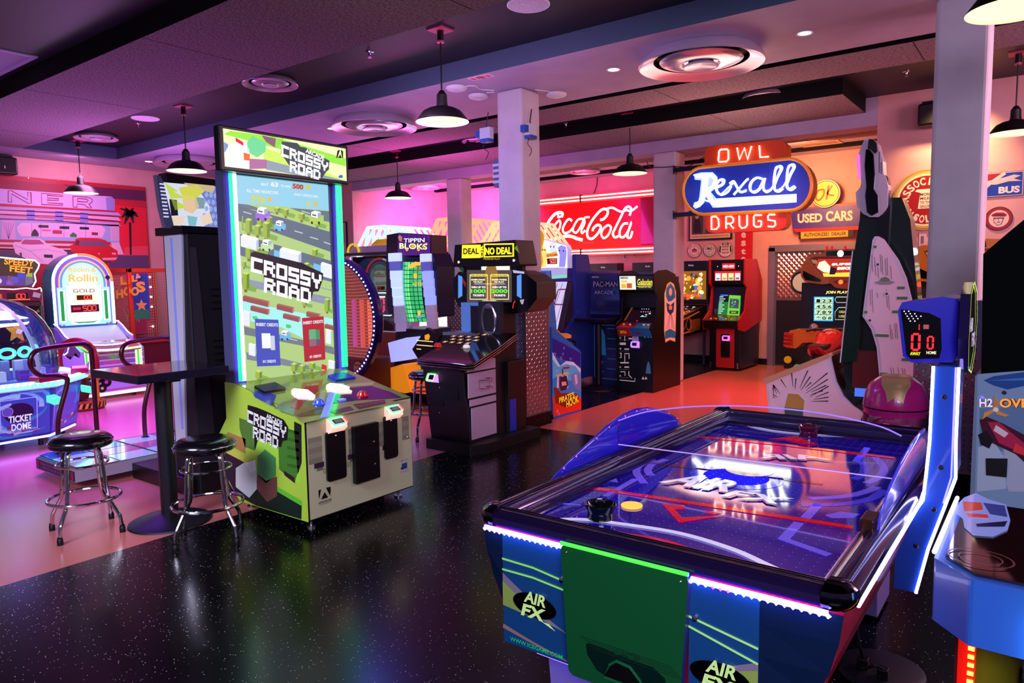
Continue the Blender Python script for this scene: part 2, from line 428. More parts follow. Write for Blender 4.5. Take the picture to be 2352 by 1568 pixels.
# --- columns
DIAM = M('#9a98a0', .28, .9)
LOZ = M('#c4c2ca', .22, .95)
def loz(mb, pan, w, z0, z1, s=.045):
    i=0; z=z0+s/2
    while z < z1-s*.3:
        a=s/2; j=0
        while a < w-s*.3:
            t = PI/4 if (i+j)%2 else -PI/4
            c,d=math.cos(t),math.sin(t); r,q=s*.5,s*.13; P=[]
            for (x,y) in ((r,0),(0,q),(-r,0),(0,-q)): P.append(pan.P(a+x*c-y*d, z+x*d+y*c, 0))
            P.append(pan.P(a,z,2.2)); mb.add(P, [[0,1,4],[1,2,4],[2,3,4],[3,0,4]], LOZ)
            a+=s; j+=1
        z+=s; i+=1
def column(x0,y0,x1,y1,label,plate,top=3.599):
    t = thing('column', label, 'column', ((x0+x1)/2,(y0+y1)/2,0)); t['kind']='structure'
    mb=MB(); mb.box((x0,y0,0.0),(x1,y1,top), PLASTER); mb.build('shaft', t, bev=.03, seg=3)
    if plate:
        g=.05; zt=1.42; mb=MB(); mb.box((x0-g,y0-g,.14),(x1+g,y1+g,zt), DIAM)
        loz(mb, yneg(x0-g,y0-g-.0005,0), x1-x0+2*g, .15, zt-.01); loz(mb, xpos(x1+g+.0005,y0-g,0), y1-y0+2*g, .15, zt-.01)
        mb.build('tread_plate_cladding', t)
        mb=MB()
        for (a,b) in ((x0-g,y0-g),(x1+g,y0-g),(x1+g,y1+g)): mb.box((a-.006,b-.006,.14),(a+.006,b+.006,zt+.004), STEEL)
        mb.build('corner_angle', t)
        mb=MB(); mb.box((x0-g-.015,y0-g-.015,0),(x1+g+.015,y1+g+.015,.14), TBLACK); mb.build('terrazzo_base', t)
    return t
c1 = column(-4.83,6.19,-4.5,6.53,'white column in the middle of the hall with wireless boxes strapped round its top', True)
c2 = column(-.77,6.19,-.43,6.53,'broad white column at the right, behind the air hockey scoreboard, clad below in tread plate', True)
c3 = column(-9.01,10,-8.66,10.32,'slim pale column between the glowing candy striped crane shelters', True, 3.43)
c4 = column(-4.86,10,-4.5,10.35,'slim pale column to which the big blue neon shop sign is bracketed', False, 3.43)
for c in (c1,c2,c3,c4):
    c['label']=c['label']

# --- diner mural on the left wall
def mural():
    t = thing('mural', 'painted diner mural with two cars and a palm tree on the left wall', 'mural', (-12.87,5,2.5))
    pn = xpos(-12.86,0,0); mb = MB()
    mb.box((-12.899,2.6,1.55),(-12.861,6.4,3.3), M('#b01c2c',.5)); 
    K=lambda pts:[pn.at(x/4.9,380+y/4.9) for x,y in pts]
    def P(pts,c,l=1,r=.5): pn.poly(mb,K(pts),M(c,r),l)
    def LN(pts,w,c,l=2): pn.line(mb,K(pts),w,M(c,.5),l)
    y0=pn.at(0,480)[0]-1.0
    P([(-260,130),(400,190),(1635,285),(1640,400),(400,300),(-260,235)],'#8e1230'); P([(700,210),(1635,285),(1640,400),(1000,350)],'#5a1446',2)
    P([(1290,400),(1640,400),(1640,470),(1290,440)],'#c01430',2); P([(1290,440),(1645,480),(1665,1010),(1340,1010)],'#e01030',2)
    P([(1400,920),(1662,900),(1668,1010),(1390,1010)],'#e84058',3)
    P([(1230,1010),(1670,1010),(1674,1150),(1230,1150)],'#5a3a68',3)
    # sign band
    P([(-260,240),(600,305),(1255,350),(1292,385),(1290,510),(1180,500),(400,455),(-260,410)],'#c8b0dc',4); P([(1190,360),(1255,352),(1292,385),(1290,510),(1200,500)],'#9088c8',5)
    for (p) in ([(90,410),(90,283),(128,285),(310,385),(310,300),(345,302),(350,428),(315,426),(128,320),(128,415),(90,410)],
                [(705,332),(465,312),(468,438),(708,452),(708,432),(532,420),(530,388),(660,395),(660,375),(530,365),(530,335),(702,350),(705,332)],
                [(822,468),(818,345),(985,355),(1035,380),(1035,410),(1000,435),(1030,478),(985,474),(950,440),(865,432),(865,470),(822,468)],
                [(870,370),(870,405),(975,412),(990,395),(975,378),(870,370)],[(-60,400),(-60,270),(-25,272),(-25,405),(-60,400)]): LN(p,.012,'#8a1848',6)
    # chrome bands
    for i,(a,b,c) in enumerate(((455,498,'#b8a0d0'),(500,545,'#e0a8c8'),(550,596,'#c098c8'))):
        P([(-260,a-10),(1330,a+75+i*8),(1362,b+70+i*10),(-260,b-8)],c,4); LN([(-260,b-8),(700,b+30),(1360,b+74+i*10)],.014,'#5a1040',5)
    for x in (300,620,900): P([(x,480+x*.05),(x+90,486+x*.05),(x+90,600+x*.05),(x,595+x*.05)],'#8878c8',5)
    P([(-260,598),(1340,668),(1345,890),(-260,850)],'#9cb0d8',4)
    P([(190,690),(240,645),(700,655),(1140,675),(1185,720),(1150,810),(700,808),(240,795),(195,740)],'#e8b8d8',5)
    for x in (350,455,715,960): P([(x,650),(x+6,650),(x+6,808),(x,806)],'#8890c0',6)
    for (a,b,c,d,e) in ((430,668,545,702,'#1c1430'),(668,682,778,716,'#1c1430'),(895,690,1000,722,'#1c1430'),(590,725,695,770,'#b02848'),(1030,750,1100,785,'#8a1830'),(470,720,570,740,'#d05878')): P([(a,b),(c,b+4),(c,d),(a,d-3)],e,6)
    P([(350,775),(365,735),(390,712),(415,735),(435,770),(430,797),(352,795)],'#14102a',7); P([(785,780),(820,750),(862,778),(862,806),(785,803)],'#2a8040',7); P([(20,615),(165,622),(178,830),(15,825)],'#d8a8d0',5)
    for k in range(5): LN([(95,825),(30+k*32,640)],.006,'#8078b8',6)
    for i in range(4):
        for j in range(7): P([(1240+i*25,682+j*24),(1260+i*25,684+j*24),(1260+i*25,703+j*24),(1240+i*25,701+j*24)],'#e8b0c8',6)
    for a,c in ((835,'#b01830'),(865,'#f0c0c8'),(890,'#a01428'),(918,'#e8b8c0'),(935,'#a01428')): P([(-260,a-8),(1240,a+25),(1245,a+52),(-260,a+20)],c,6)
    P([(1250,870),(1340,868),(1390,1002),(1250,1002)],'#e8b8d0',6)
    P([(-260,950),(1240,960),(1240,1090),(-260,1090)],'#4a3850',7)
    # white car
    P([(140,885),(160,860),(225,860),(265,825),(340,818),(440,822),(500,850),(530,890),(700,945),(755,980),(740,1040),(640,1100),(560,1115),(400,1100),(250,1030),(170,985)],'#e8c8e0',8)
    P([(240,862),(275,832),(440,836),(500,885),(360,890),(240,885)],'#b04878',9); P([(490,1000),(590,1005),(592,1040),(495,1036)],'#181424',9); P([(215,985),(240,975),(245,1030),(225,1020)],'#402848',9)
    LN([(165,900),(330,960),(480,1080)],.008,'#a888b8',9); LN([(330,960),(520,940),(740,990)],.008,'#b898c8',9)
    # red car
    P([(785,900),(830,880),(850,825),(905,812),(1100,818),(1190,842),(1240,910),(1320,960),(1325,1030),(1270,1085),(1160,1060),(800,975)],'#c80c20',8)
    P([(895,845),(1110,850),(1185,868),(1215,910),(895,902)],'#705070',9); P([(860,840),(890,842),(885,900),(835,890)],'#582038',9)
    P([(1100,985),(1120,985),(1112,1005)],'#f0c0d0',9); P([(1140,1040),(1320,1035),(1300,1062),(1160,1065)],'#e8a0b0',9); P([(1255,980),(1302,982),(1300,1005),(1258,1000)],'#f0a0a8',9)
    # palm tree
    P([(1448,640),(1475,640),(1480,1005),(1460,1005)],'#1a0816',7)
    for (a,b,c,d) in ((1345,485,1400,470),(1365,590,1380,520),(1410,470,1440,520),(1500,475,1480,500),(1555,580,1520,520),(1540,540,1510,500),(1400,660,1420,560),(1500,650,1495,560),(1450,500,1450,560)):
        LN([(1458,560),((c+1458)/2,(d+535)/2),(a,b)],(.09,.015),'#1a0816',8)
    mb.build('painted_board', t, label='sunset diner scene')
    mb=MB()
    for i in range(9): mb.cyl((-12.855,2.9+i*.42,3.285-.0),.008,.004,STEEL,8,'x')
    mb.build('mounting_screw', t)
    return t
mural()

# ================================================================== CEILING FITTINGS
DW = M('#e4dce6', .25, .2, coat=.5)
def diffuser(x,y,z,r,label,group):
    t = thing('ceiling_diffuser', label, 'air diffuser', (x,y,z), group); k=r/.55
    mb=MB(); mb.lathe([(r*.88,0),(r*.95,-.035*k),(r,-.085*k),(r*1.005,-.098*k),(r*.99,-.105*k),(r*.96,-.098*k),(r*.88,-.075*k),(r*.76,-.055*k)],(x,y,z-.001),M('#d8c8d8',.2,.55),48); mb.build('outer_ring', t)
    mb=MB(); mb.lathe([(.001,-.004),(r*.75,-.004),(r*.762,-.056*k)],(x,y,z),BLACKR,40); mb.build('throat', t)
    mb=MB(); mb.lathe([(r*.24,-.06*k),(r*.24,-.005)],(x,y,z),M('#d8d0dc',.18,.6),48)
    mb.lathe([(r*.62,-.045*k),(r*.66,-.055*k),(r*.665,-.062*k),(r*.65,-.068*k),(r*.52,-.088*k),(r*.40,-.098*k),(r*.31,-.095*k),(r*.27,-.075*k),(r*.2,-.07*k)],(x,y,z),M('#d8d0dc',.18,.6),48); mb.build('middle_cone', t)
    mb=MB(); mb.lathe([(r*.12,-.06*k),(r*.27,-.105*k),(r*.285,-.115*k),(r*.27,-.122*k),(r*.25,-.116*k),(.001,-.105*k)],(x,y,z),DW,32); mb.build('centre_cup', t)
    mb=MB()
    for a in (0.4,2.5,4.6): mb=MB(); mb.tube([(x+r*.42*math.cos(a),y+r*.42*math.sin(a),z-.01),(x+r*.42*math.cos(a),y+r*.42*math.sin(a),z-.055*k)],.006,STEEL,6)
    mb.build('hanger_rod', t)
for x,y,z,r,l,g in ((-2.61,6.33,3.6,.55,'large round spun metal air diffuser on the lilac soffit, right of the middle column','large diffusers'),
    (-6.85,6.3,3.6,.53,'large round air diffuser on the lilac soffit above the crossing game cabinet','large diffusers'),
    (-11.2,6.3,3.6,.53,'large round air diffuser on the lilac soffit, half hidden by a hanging lamp','large diffusers'),
    (-6.82,4.8,3.78,.29,'small round diffuser on the dark ceiling above and left of the middle column','small diffusers'),
    (-11.22,4.91,3.78,.29,'small round diffuser on the dark ceiling in the far left corner','small diffusers'),
    (-2.87,8.96,3.78,.29,'small round diffuser on the dark ceiling above the big blue neon sign','small diffusers'),
    (-7.22,8.84,3.78,.29,'small round diffuser on the dark ceiling just left of the middle column','small diffusers'),
    (-7.33,12.12,3.66,.3,'small round diffuser on the red lit ceiling above the red neon sign','small diffusers'),
    (-10.9,11.45,3.6,.3,'small round diffuser on the speckled ceiling above the crane games','small diffusers')):
    diffuser(x,y,z,r,l,g)
def recessed(x,y,z,r,label,group):
    t=thing('downlight',label,'downlight',(x,y,z),group)
    mb=MB(); mb.lathe([(r,0),(r,-.006),(r*.78,-.004),(r*.74,-.001)],(x,y,z),WHITEP,24); mb.build('trim_ring',t)
    mb=MB(); mb.lathe([(.0001,-.002),(r*.74,-.002)],(x,y,z),L('#fff0d8',7),20); mb.build('lamp_lens',t)
recessed(-3.46,6.27,3.6,.07,'small glowing downlight between the middle column and the largest diffuser','downlights')
recessed(-1.73,6.36,3.6,.07,'small glowing downlight right of the largest diffuser','downlights')
recessed(-7.62,6.27,3.6,.07,'small glowing downlight just left of the diffuser above the crossing game','downlights')
recessed(-11.9,6.0,3.6,.07,'small glowing downlight beside the farthest left large diffuser','downlights')
def round_speaker(x,y,z,r,label):
    t=thing('ceiling_speaker',label,'speaker',(x,y,z),'round ceiling speakers')
    mb=MB(); mb.lathe([(r,0),(r,-.012),(r*.96,-.016),(r*.94,-.012)],(x,y,z),WHITEP,40); mb.build('rim',t)
    mb=MB(); mb.lathe([(.0001,-.011),(r*.94,-.011)],(x,y,z),proc('speaker_grille','#d8ccd8','#a89cac',220,.4,.6,.6),32); mb.build('grille',t)
round_speaker(-3.4,4.79,3.779,.17,'round white ceiling speaker cut by the top edge of the view')
round_speaker(-9.58,4.82,3.779,.17,'round white ceiling speaker in the dark ceiling above the left hanging lamps')
def sprinkler(x,y,z,label):
    t=thing('sprinkler',label,'sprinkler',(x,y,z),'ceiling sprinklers')
    mb=MB(); mb.lathe([(.04,0),(.04,-.006),(.02,-.01),(.012,-.03),(.012,-.045),(.0001,-.045)],(x,y,z),CHROME,16); mb.build('escutcheon',t)
    mb=MB(); mb.cyl((x,y,z-.058),.02,.002,CHROME,12)
    for a in(0,PI): mb.tube([(x+.012*math.cos(a),y,z-.04),(x+.016*math.cos(a),y,z-.05),(x,y,z-.057)],.002,CHROME,5)
    mb.build('deflector',t)
sprinkler(-5.26,4.81,3.779,'sprinkler head left of the tall hanging lamp'); sprinkler(-5.6,8.77,3.779,'sprinkler head right of the middle column'); sprinkler(-1.37,8.96,3.779,'chrome sprinkler head beside the right column'); sprinkler(-9.99,4.92,3.779,'sprinkler head beside the round speaker at left')
sprinkler(-3.55,12.2,3.659,'sprinkler head behind the big blue neon sign')
def grille(x0,y0,x1,y1,z,label,group,pale,lit=None):
    t=thing('air_grille',label,'air grille',((x0+x1)/2,(y0+y1)/2,z),group)
    mb=MB(); w=.045
    for a in ((x0,y0,x1,y0+w),(x0,y1-w,x1,y1),(x0,y0+w,x0+w,y1-w),(x1-w,y0+w,x1,y1-w)): mb.box((a[0],a[1],z-.012),(a[2],a[3],z),M(pale,.5))
    mb.build('frame',t)
    mb=MB(); n=int((x1-x0-2*w)/.022)
    for i in range(n): xx=x0+w+i*.022; mb.box((xx,y0+w,z-.008),(xx+.013,y1-w,z-.001),M(pale,.5))
    mb.build('louvre_blades',t)
grille(-8.75,2.35,-7.75,2.92,3.779,'pale slatted air grille in the dark ceiling at the upper left','ceiling grilles','#c8b8d8')
grille(-3.35,12.05,-2.75,12.4,3.659,'small framed air grille on the ceiling behind the round yellow sign','ceiling grilles','#c8a088')

# hanging lamps
def pendant(x,y,label,first=None):
    if first: return dup(first,(x,y,3.78),label)
    z=3.0; t=thing('pendant_lamp',label,'hanging lamp',(x,y,3.78),'black dome pendant lamps')
    B=M('#0b090b',.45)
    mb=MB(); mb.box((x-.085,y-.085,3.765),(x+.085,y+.085,3.779),M('#b04060',.5)); mb.build('ceiling_plate',t)
    mb=MB(); mb.cyl((x,y,3.68),.028,.085,B,16); mb.cyl((x,y,3.665),.032,.015,M('#c0506c',.4),16); mb.build('stem_cap',t)
    mb=MB(); mb.tube([(x,y,3.67),(x,y,3.25)],.007,B,8); mb.build('cord',t)
    mb=MB(); mb.lathe([(.0001,.262),(.02,.262),(.03,.245),(.045,.225),(.047,.16),(.052,.13),(.052,.118),(.04,.11)],(x,y,z),B,24); mb.build('socket_neck',t)
    mb=MB(); mb.lathe([(.052,.128),(.075,.118),(.12,.108),(.165,.085),(.19,.055),(.215,.022),(.23,.0),(.232,-.005)],(x,y,z),B,40)
    mb.lathe([(.232,-.005),(.228,-.003),(.212,.018),(.186,.05),(.16,.078),(.10,.098),(.04,.105)],(x,y,z),M('#fff2c8',.5,emit=.8),40); mb.build('shade',t)  # inner face emits, standing in for bulb light on it
    mb=MB(); mb.lathe([(.0001,.02),(.05,.03),(.06,.05),(.045,.09),(.02,.105)],(x,y,z),L('#fff0c0',14),20); mb.build('bulb',t)
    mb=MB(); mb.lathe([(.0001,.012),(.205,.012)],(x,y,z),L('#ffeeb0',1.7),32); mb.build('frosted_lens',t)  # glowing disc added so the shade mouth looks evenly lit
    return t
p0=pendant(-4.33,4.78,'black dome pendant lamp hanging highest and nearest, left of the middle column')
for x,y,l in ((-8.6,4.8,'black dome pendant lamp hanging in front of the far left large diffuser'),(-11.83,4.91,'black dome pendant lamp hanging over the diner mural'),
    (-8.99,8.76,'black dome pendant lamp hanging before the bright pink alcove wall'),(-4.64,8.85,'black dome pendant lamp hanging left of the big blue neon sign'),
    (-.38,8.95,'black dome pendant lamp beside the right column, over the blue bus sign'),(-.22,4.72,'black dome pendant lamp cut by the upper right corner of the view')):
    pendant(x,y,l,p0)
# wireless access points on the soffit
def ap(cx,cy,label,wire):
    p=atZ(cx,cy,3.6); t=thing('access_point',label,'wireless access point',(p.x,p.y,3.6),'white ceiling access points')
    mb=MB(); mb.lathe([(.11,0),(.112,-.012),(.1,-.026),(.06,-.038),(.0001,-.042)],(p.x,p.y,3.599),WHITEP,32); mb.build('housing',t)
    mb=MB(); mb.lathe([(.03,-.0405),(.028,-.043),(.0001,-.0435)],(p.x,p.y,3.599),M('#c8b8d8',.3),20); mb.build('badge',t)
    if wire:
        mb=MB(); q=[atZ(a,b,3.597) for a,b in wire]; mb.tube(sp(q,5),.006,WHITEP,6); mb.build('cable',t)
ap(1049,200,'round white access point farthest left of the middle column top',[(1070,198),(1092,197),(1105,205),(1135,207)])
ap(1099,219,'round white access point just left of the middle column top',[(1118,213),(1135,211)])
ap(1278,215,'round white access point right of the middle column top',[(1229,206),(1250,208),(1268,212)])
for i,(a,b,l) in enumerate(((1093,179,'left red marked ceiling tag before the middle column'),(1116,174,'right red marked ceiling tag before the middle column'))):
    p=atZ(a,b,3.6); mb=MB(); mb.box((p.x-.07,p.y-.05,3.594),(p.x+.07,p.y+.05,3.599),M('#f0c8d8',.5))
    for k in (-1,1): mb.box((p.x+k*.03-.018,p.y-.035,3.5925),(p.x+k*.03+.018,p.y+.03,3.595),M('#d02848',.5))
    tag(mb.build('ceiling_tag'),l,'ceiling tag','red ceiling tags')['category']='tag'
# wireless boxes strapped to the column
def wbox(x,y,label,out,ax):
    t=thing('antenna_box',label,'electronic box',(x,y,3.1),'boxes on the middle column'); X=Vector((1,0,0)) if ax=='x' else Vector((0,1,0)); Yv=Vector((0,1,0)) if ax=='x' else Vector((1,0,0)); o=Vector((x,y,0)); W=M('#c8ccd0',.5); BL=M('#2050a0',.4)
    mb=MB(); mb.obox(o+Vector((0,0,3.17)),Yv*.07,X*.035,(0,0,.06),W); mb.build('housing',t,bev=.004)
    mb=MB(); mb.obox(o+Vector((0,0,3.095))-Yv*0+X*out*.0,Yv*.06,X*.045,(0,0,.018),BL); mb.obox(o+Yv*.1*(-out)+Vector((0,0,3.17)),Yv*.035,X*.03,(0,0,.035),BL); mb.build('radio_module',t)
    mb=MB(); mb.tube([o+Vector((0,0,3.23)),o+Vector((0,0,3.27)),o+Yv*.03*out+Vector((0,0,3.39))],.006,BLACK,6); mb.build('antenna',t)
    mb=MB(); mb.tube(sp([o+Vector((0,0,3.1)),o-Yv*.05+Vector((0,0,3.03)),o+Yv*.02+Vector((0,0,2.97)),o-Yv*.02+Vector((0,0,2.9))],5),.004,BLACK,5); mb.build('cable',t)
wbox(-4.93,6.14,'grey antenna box with blue module on the left side of the middle column',1,'y')
wbox(-4.47,6.30,'grey antenna box with blue module on the right side of the middle column',1,'x')
mb=MB(); mb.box((-4.97,6.3,2.62),(-4.835,6.42,2.92),M('#606068',.5)); 
for i in range(4): mb.box((-4.975,6.29,2.66+i*.06),(-4.84,6.3,2.69+i*.06),M('#c8c8d0',.5))
t=tag(mb.build('cable_box'),'dark box with looping wires on the far left side of the middle column','electronic box')
# wall loudspeakers
def wallspk(x,y,z,dirv,label):
    t=thing('wall_loudspeaker',label,'loudspeaker',(x,y,z),'black wall loudspeakers')
    d=Vector(dirv); s=Vector((-d.y,d.x,0)); o=Vector((x,y,z)); mb=MB()
    mb.obox(o+d*.14,s*.23,d*.12,(0,0,.13),BLACK); mb.build('cabinet',t,bev=.03,seg=3)
    mb=MB(); mb.obox(o+d*.265,s*.2,d*.006,(0,0,.105),M('#141014',.8)); mb.build('grille',t)
    mb=MB(); mb.obox(o+d*.02,s*.06,d*.02,(0,0,.05),STEEL); mb.obox(o+Vector((0,0,.15))+d*.1,s*.2,d*.06,(0,0,.015),BLACK); mb.build('bracket',t)
    mb=MB(); mb.obox(o+d*.273+s*.05+Vector((0,0,-.03)),s*.006,d*.001,(0,0,.02),M('#d8d8e8',.3)); mb.build('badge',t)
wallspk(-12.9,4.15,3.42,(1,0,0),'black loudspeaker high on the left wall above the mural')
wallspk(-1.13,9.99,3.44,(0,-1,0),'black loudspeaker high on the right wall beside the right column')

# ================================================================== AIR HOCKEY TABLE
def hockey():
    t = thing('air_hockey_table','large blue lit air hockey table with dark rails and white light strips','air hockey table',(-.98,3.08,0))
    xl,xr,yn,yf = -1.58,-.378,1.89,4.16
    RAIL = M('#2c1c4c',.14,.35,coat=.6); RIM=M('#c8c4d8',.15,1.0)
    # playing surface with its printed lines
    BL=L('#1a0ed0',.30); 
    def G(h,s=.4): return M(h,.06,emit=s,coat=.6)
    mb=MB(); mb.box((xl+.06,yn+.06,.70),(xr-.06,yf-.06,.76), M('#160c90',.05,emit=.42,coat=1.0));  # surface emission stands in for LED light falling on the field
    T=zup(xl,yn,.76); Q=T.q
    P=lambda pts,m,l=1: T.poly(mb,Q(pts),m,l); LN=lambda pts,w,m,l=1: T.line(mb,Q(pts),w,m,l)
    RD=G('#d81018',.55); WH=G('#e8e0ff',.6); LV=G('#7058e8',.5); LB=G('#4a3ce0',.45); 
    LN([(1335,1117),(1960,1212)],.035,RD,2); LN([(1575,1000),(1800,1022),(2055,1052)],.04,RD,2)
    LN([(1345,1000+45),(1890,1112)],.03,G('#5a2a20',.2),1)  # dark centre line is shade painted onto the field
    T.line(mb,sp([(T.at(*p)+(0,)) for p in ((1236,1197),(1330,1194),(1430,1205),(1560,1226),(1680,1262),(1760,1298),(1792,1313))],6),.028,WH,3)
    T.line(mb,sp([(T.at(*p)+(0,)) for p in ((1375,1226),(1430,1228),(1520,1242),(1580,1262),(1608,1275))],6),.022,RD,3)
    P([(1400,1232),(1440,1232),(1520,1246),(1575,1265),(1570,1266),(1480,1248)],LV,2)
    T.line(mb,sp([(T.at(*p)+(0,)) for p in ((1690,962),(1740,983),(1830,996),(1950,1001),(2050,998))],6),.03,WH,3)
    # curved centre bands
    for r0,c in (((1500,1055),(1470,1068),(1462,1085),(1480,1110)),LV),(((1530,1055),(1500,1065),(1488,1080),(1496,1092)),LV),(((1860,1145),(1940,1140),(1990,1128),(2015,1118)),LV),(((1840,1160),(1930,1158),(2000,1145),(2030,1125)),LB),(((2010,1050),(2030,1075),(2020,1095),(1990,1110)),LV),(((1970,1050),(1985,1070),(1980,1090),(1960,1100)),LB):
        T.line(mb,sp([(T.at(*p)+(0,)) for p in r0],6),.035,c,1)
    LN([(1460,1100),(1390,1140)],.03,LV,1); LN([(1335,1160),(1250,1153)],.016,LV,1)
    LN([(1835,1200),(1800,1238),(1905,1275)],.035,LV,1); LN([(1880,1158),(1850,1190)],.035,LV,1); LN([(1975,1050),(1992,1028),(1965,1060)],.03,LV,1)
    P([(1370,1095),(1405,1080),(1420,1108),(1390,1104)],LV,1); P([(1895,1183),(1930,1175),(1975,1180),(1960,1190),(1910,1190)],LV,1)
    # chevrons
    P([(1520,1158),(1572,1162),(1576,1170),(1550,1172),(1567,1190),(1640,1186),(1678,1183),(1560,1202)],RD,3)
    P([(1618,1176),(1660,1176),(1640,1183),(1625,1181)],RD,3)
    P([(1760,1010),(1830,1002),(1840,1008),(1880,1022),(1840,1020),(1800,1010)],RD,3)
    # haze of the central badge
    for (a,r,c) in ((1.0,.20,'#2c24d8'),(1.0,.14,'#3c38e4')):
        q=T.at(1690,1095); T.disc(mb,q[0],q[1],r,G(c,.4),1,32,r*.9)
    q=T.at(1722,1080); T.disc(mb,q[0],q[1],.105,G('#b08038',.4),2,32); T.disc(mb,q[0],q[1],.045,G('#e8a070',.5),3,24); T.disc(mb,q[0],q[1],.052,WH,2.5,24)
    # names, one way and the other
    def W(body,c,l=4,off=.03):
        T.qtext(mb,body,[(x+2,y+3) for x,y in c],G('#1a1028',.05),l-.5,off+.02); T.qtext(mb,body,c,WH,l,off)
    W('AIR',[(1512,1109),(1672,1132),(1714,1112),(1590,1088)]); W('FX',[(1655,1140),(1785,1160),(1828,1148),(1690,1128)])
    W('AIR',[(1915,1058),(1740,1054),(1742,1044),(1865,1046)]); 
    for i in range(26):                            # air holes
        for j in range(56):
            x=.08+i*(xr-xl-.16)/25; y=.09+j*(yf-yn-.18)/55
            T.poly(mb,[(x-.0022,y),(x,y-.0022),(x+.0022,y),(x,y+.0022)],G('#a090ff',.5),5)
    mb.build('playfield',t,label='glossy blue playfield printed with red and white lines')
    # rails: long extrusions with rounded nose, inner bevel and grooves
    def rail(p,q,inn,name):          # inn: inward direction
        p,q,inn=Vector(p),Vector(q),Vector(inn); up=Vector((0,0,1)); mb=MB()
        prof=[(0,.792),(-.012,.804),(-.009,.822),(.006,.836),(.03,.842),(.06,.838),(.078,.828),(.088,.812),(.09,.765),(.05,.77),(.01,.785)]
        A=[p+inn*a+up*z for a,z in prof]; B=[q+inn*a+up*z for a,z in prof]; n=len(prof)
        if (q-p).cross(inn).z<0: A,B=B,A
        mb.add(A+B,[[i,i+n,(i+1)%n+n,(i+1)%n] for i in range(n)],RAIL,True)
        for a,z in ((.089,.808),(.072,.834)):
            s=Vector((0,0,0)); mb.tube([p+inn*a+up*z,q+inn*a+up*z],.0045,RIM,6)
        for k in range(3): mb.tube([p+inn*(.02+k*.014)+up*(.841),q+inn*(.02+k*.014)+up*(.841)],.0022,M('#3a3448',.2,.8),5)
        return mb.build(name,t)
    rail((xl+.05,yn,0),(xr-.05,yn,0),(0,1,0),'rail'); rail((xl+.05,yf,0),(xr-.05,yf,0),(0,-1,0),'rail')
    rail((xl,yn+.05,0),(xl,yf-.05,0),(1,0,0),'rail'); rail((xr,yn+.05,0),(xr,yf-.05,0),(-1,0,0),'rail')
    CC=M('#5a5664',.1,1.0)
    for cx,cy,a in ((xl+.055,yn+.055,PI),(xr-.055,yn+.055,1.5*PI),(xr-.055,yf-.055,0),(xl+.055,yf-.055,.5*PI)):
        mb=MB(); mb.lathe([(.0001,.856),(.03,.856),(.05,.85),(.066,.836),(.071,.815),(.066,.795),(.056,.785),(.0001,.78)],(cx,cy,0),CC,20,a0=a-.15,a1=a+PI/2+.15)
        mb.build('corner_cap',t)
    # light strips: rows of small diodes under the rails
    def strip(p,q,gap=.021,c='#a8a0ff',s=13,r=.0085,name='light_strip',special=()):
        p,q=Vector(p),Vector(q); d=(q-p); n=int(d.length/gap); mb=MB(); m=L(c,s)
        side=d.normalized().cross(Vector((0,0,1)))
        mb.obox((p+q)/2+Vector((0,0,.006)),d/2,side*.004,(0,0,.007),L('#6a50ff',16))
        for i in range(n+1):
            u=p+d*(i/max(n,1)); mm=L('#ff40a0',7) if i in special else m
            vs=[u+Vector((x*r,y*r,z*r)) for x,y,z in ((1,0,0),(-1,0,0),(0,1,0),(0,-1,0),(0,0,.8),(0,0,-1.0))]
            mb.add(vs,[[0,2,4],[2,1,4],[1,3,4],[3,0,4],[2,0,5],[1,2,5],[3,1,5],[0,3,5]],mm,True)
        return mb.build(name,t)
    strip((xl+.035,yn-.016,.778),(-1.225,yn-.016,.778)); strip((-.79,yn-.016,.778),(xr-.045,yn-.016,.778),special=(3,4,5))
    # body
    global ZMAP
    ZMAP=lambda z: z if z<.385 else .385+(z-.385)*1.145
    SK=M('#1c5a96',.35,coat=.3); DK=M('#10243c',.4); 
    mb=MB()
    def ring(z,dx,dy): return [(xl+dx,yn+dy,z),(xr-dx,yn+dy,z),(xr-dx,yf-dy,z),(xl+dx,yf-dy,z)]
    R=[ring(.735,.012,.01),ring(.62,.03,.012),ring(.50,.075,.02),ring(.42,.13,.03),ring(.375,.19,.04)]; vs=sum(R,[]); fs=[]
    for i in range(4):
        for k in range(4):
            a=i*4+k; b=i*4+(k+1)%4; fs.append([a+4,b+4,b,a])
    mb.add(vs,fs+[[19,18,17,16]],M('#d01848',.3,coat=.5)); mb.build('body',t)
    # printed front panels either side of the door
    F=yneg(0,yn+.003,0)
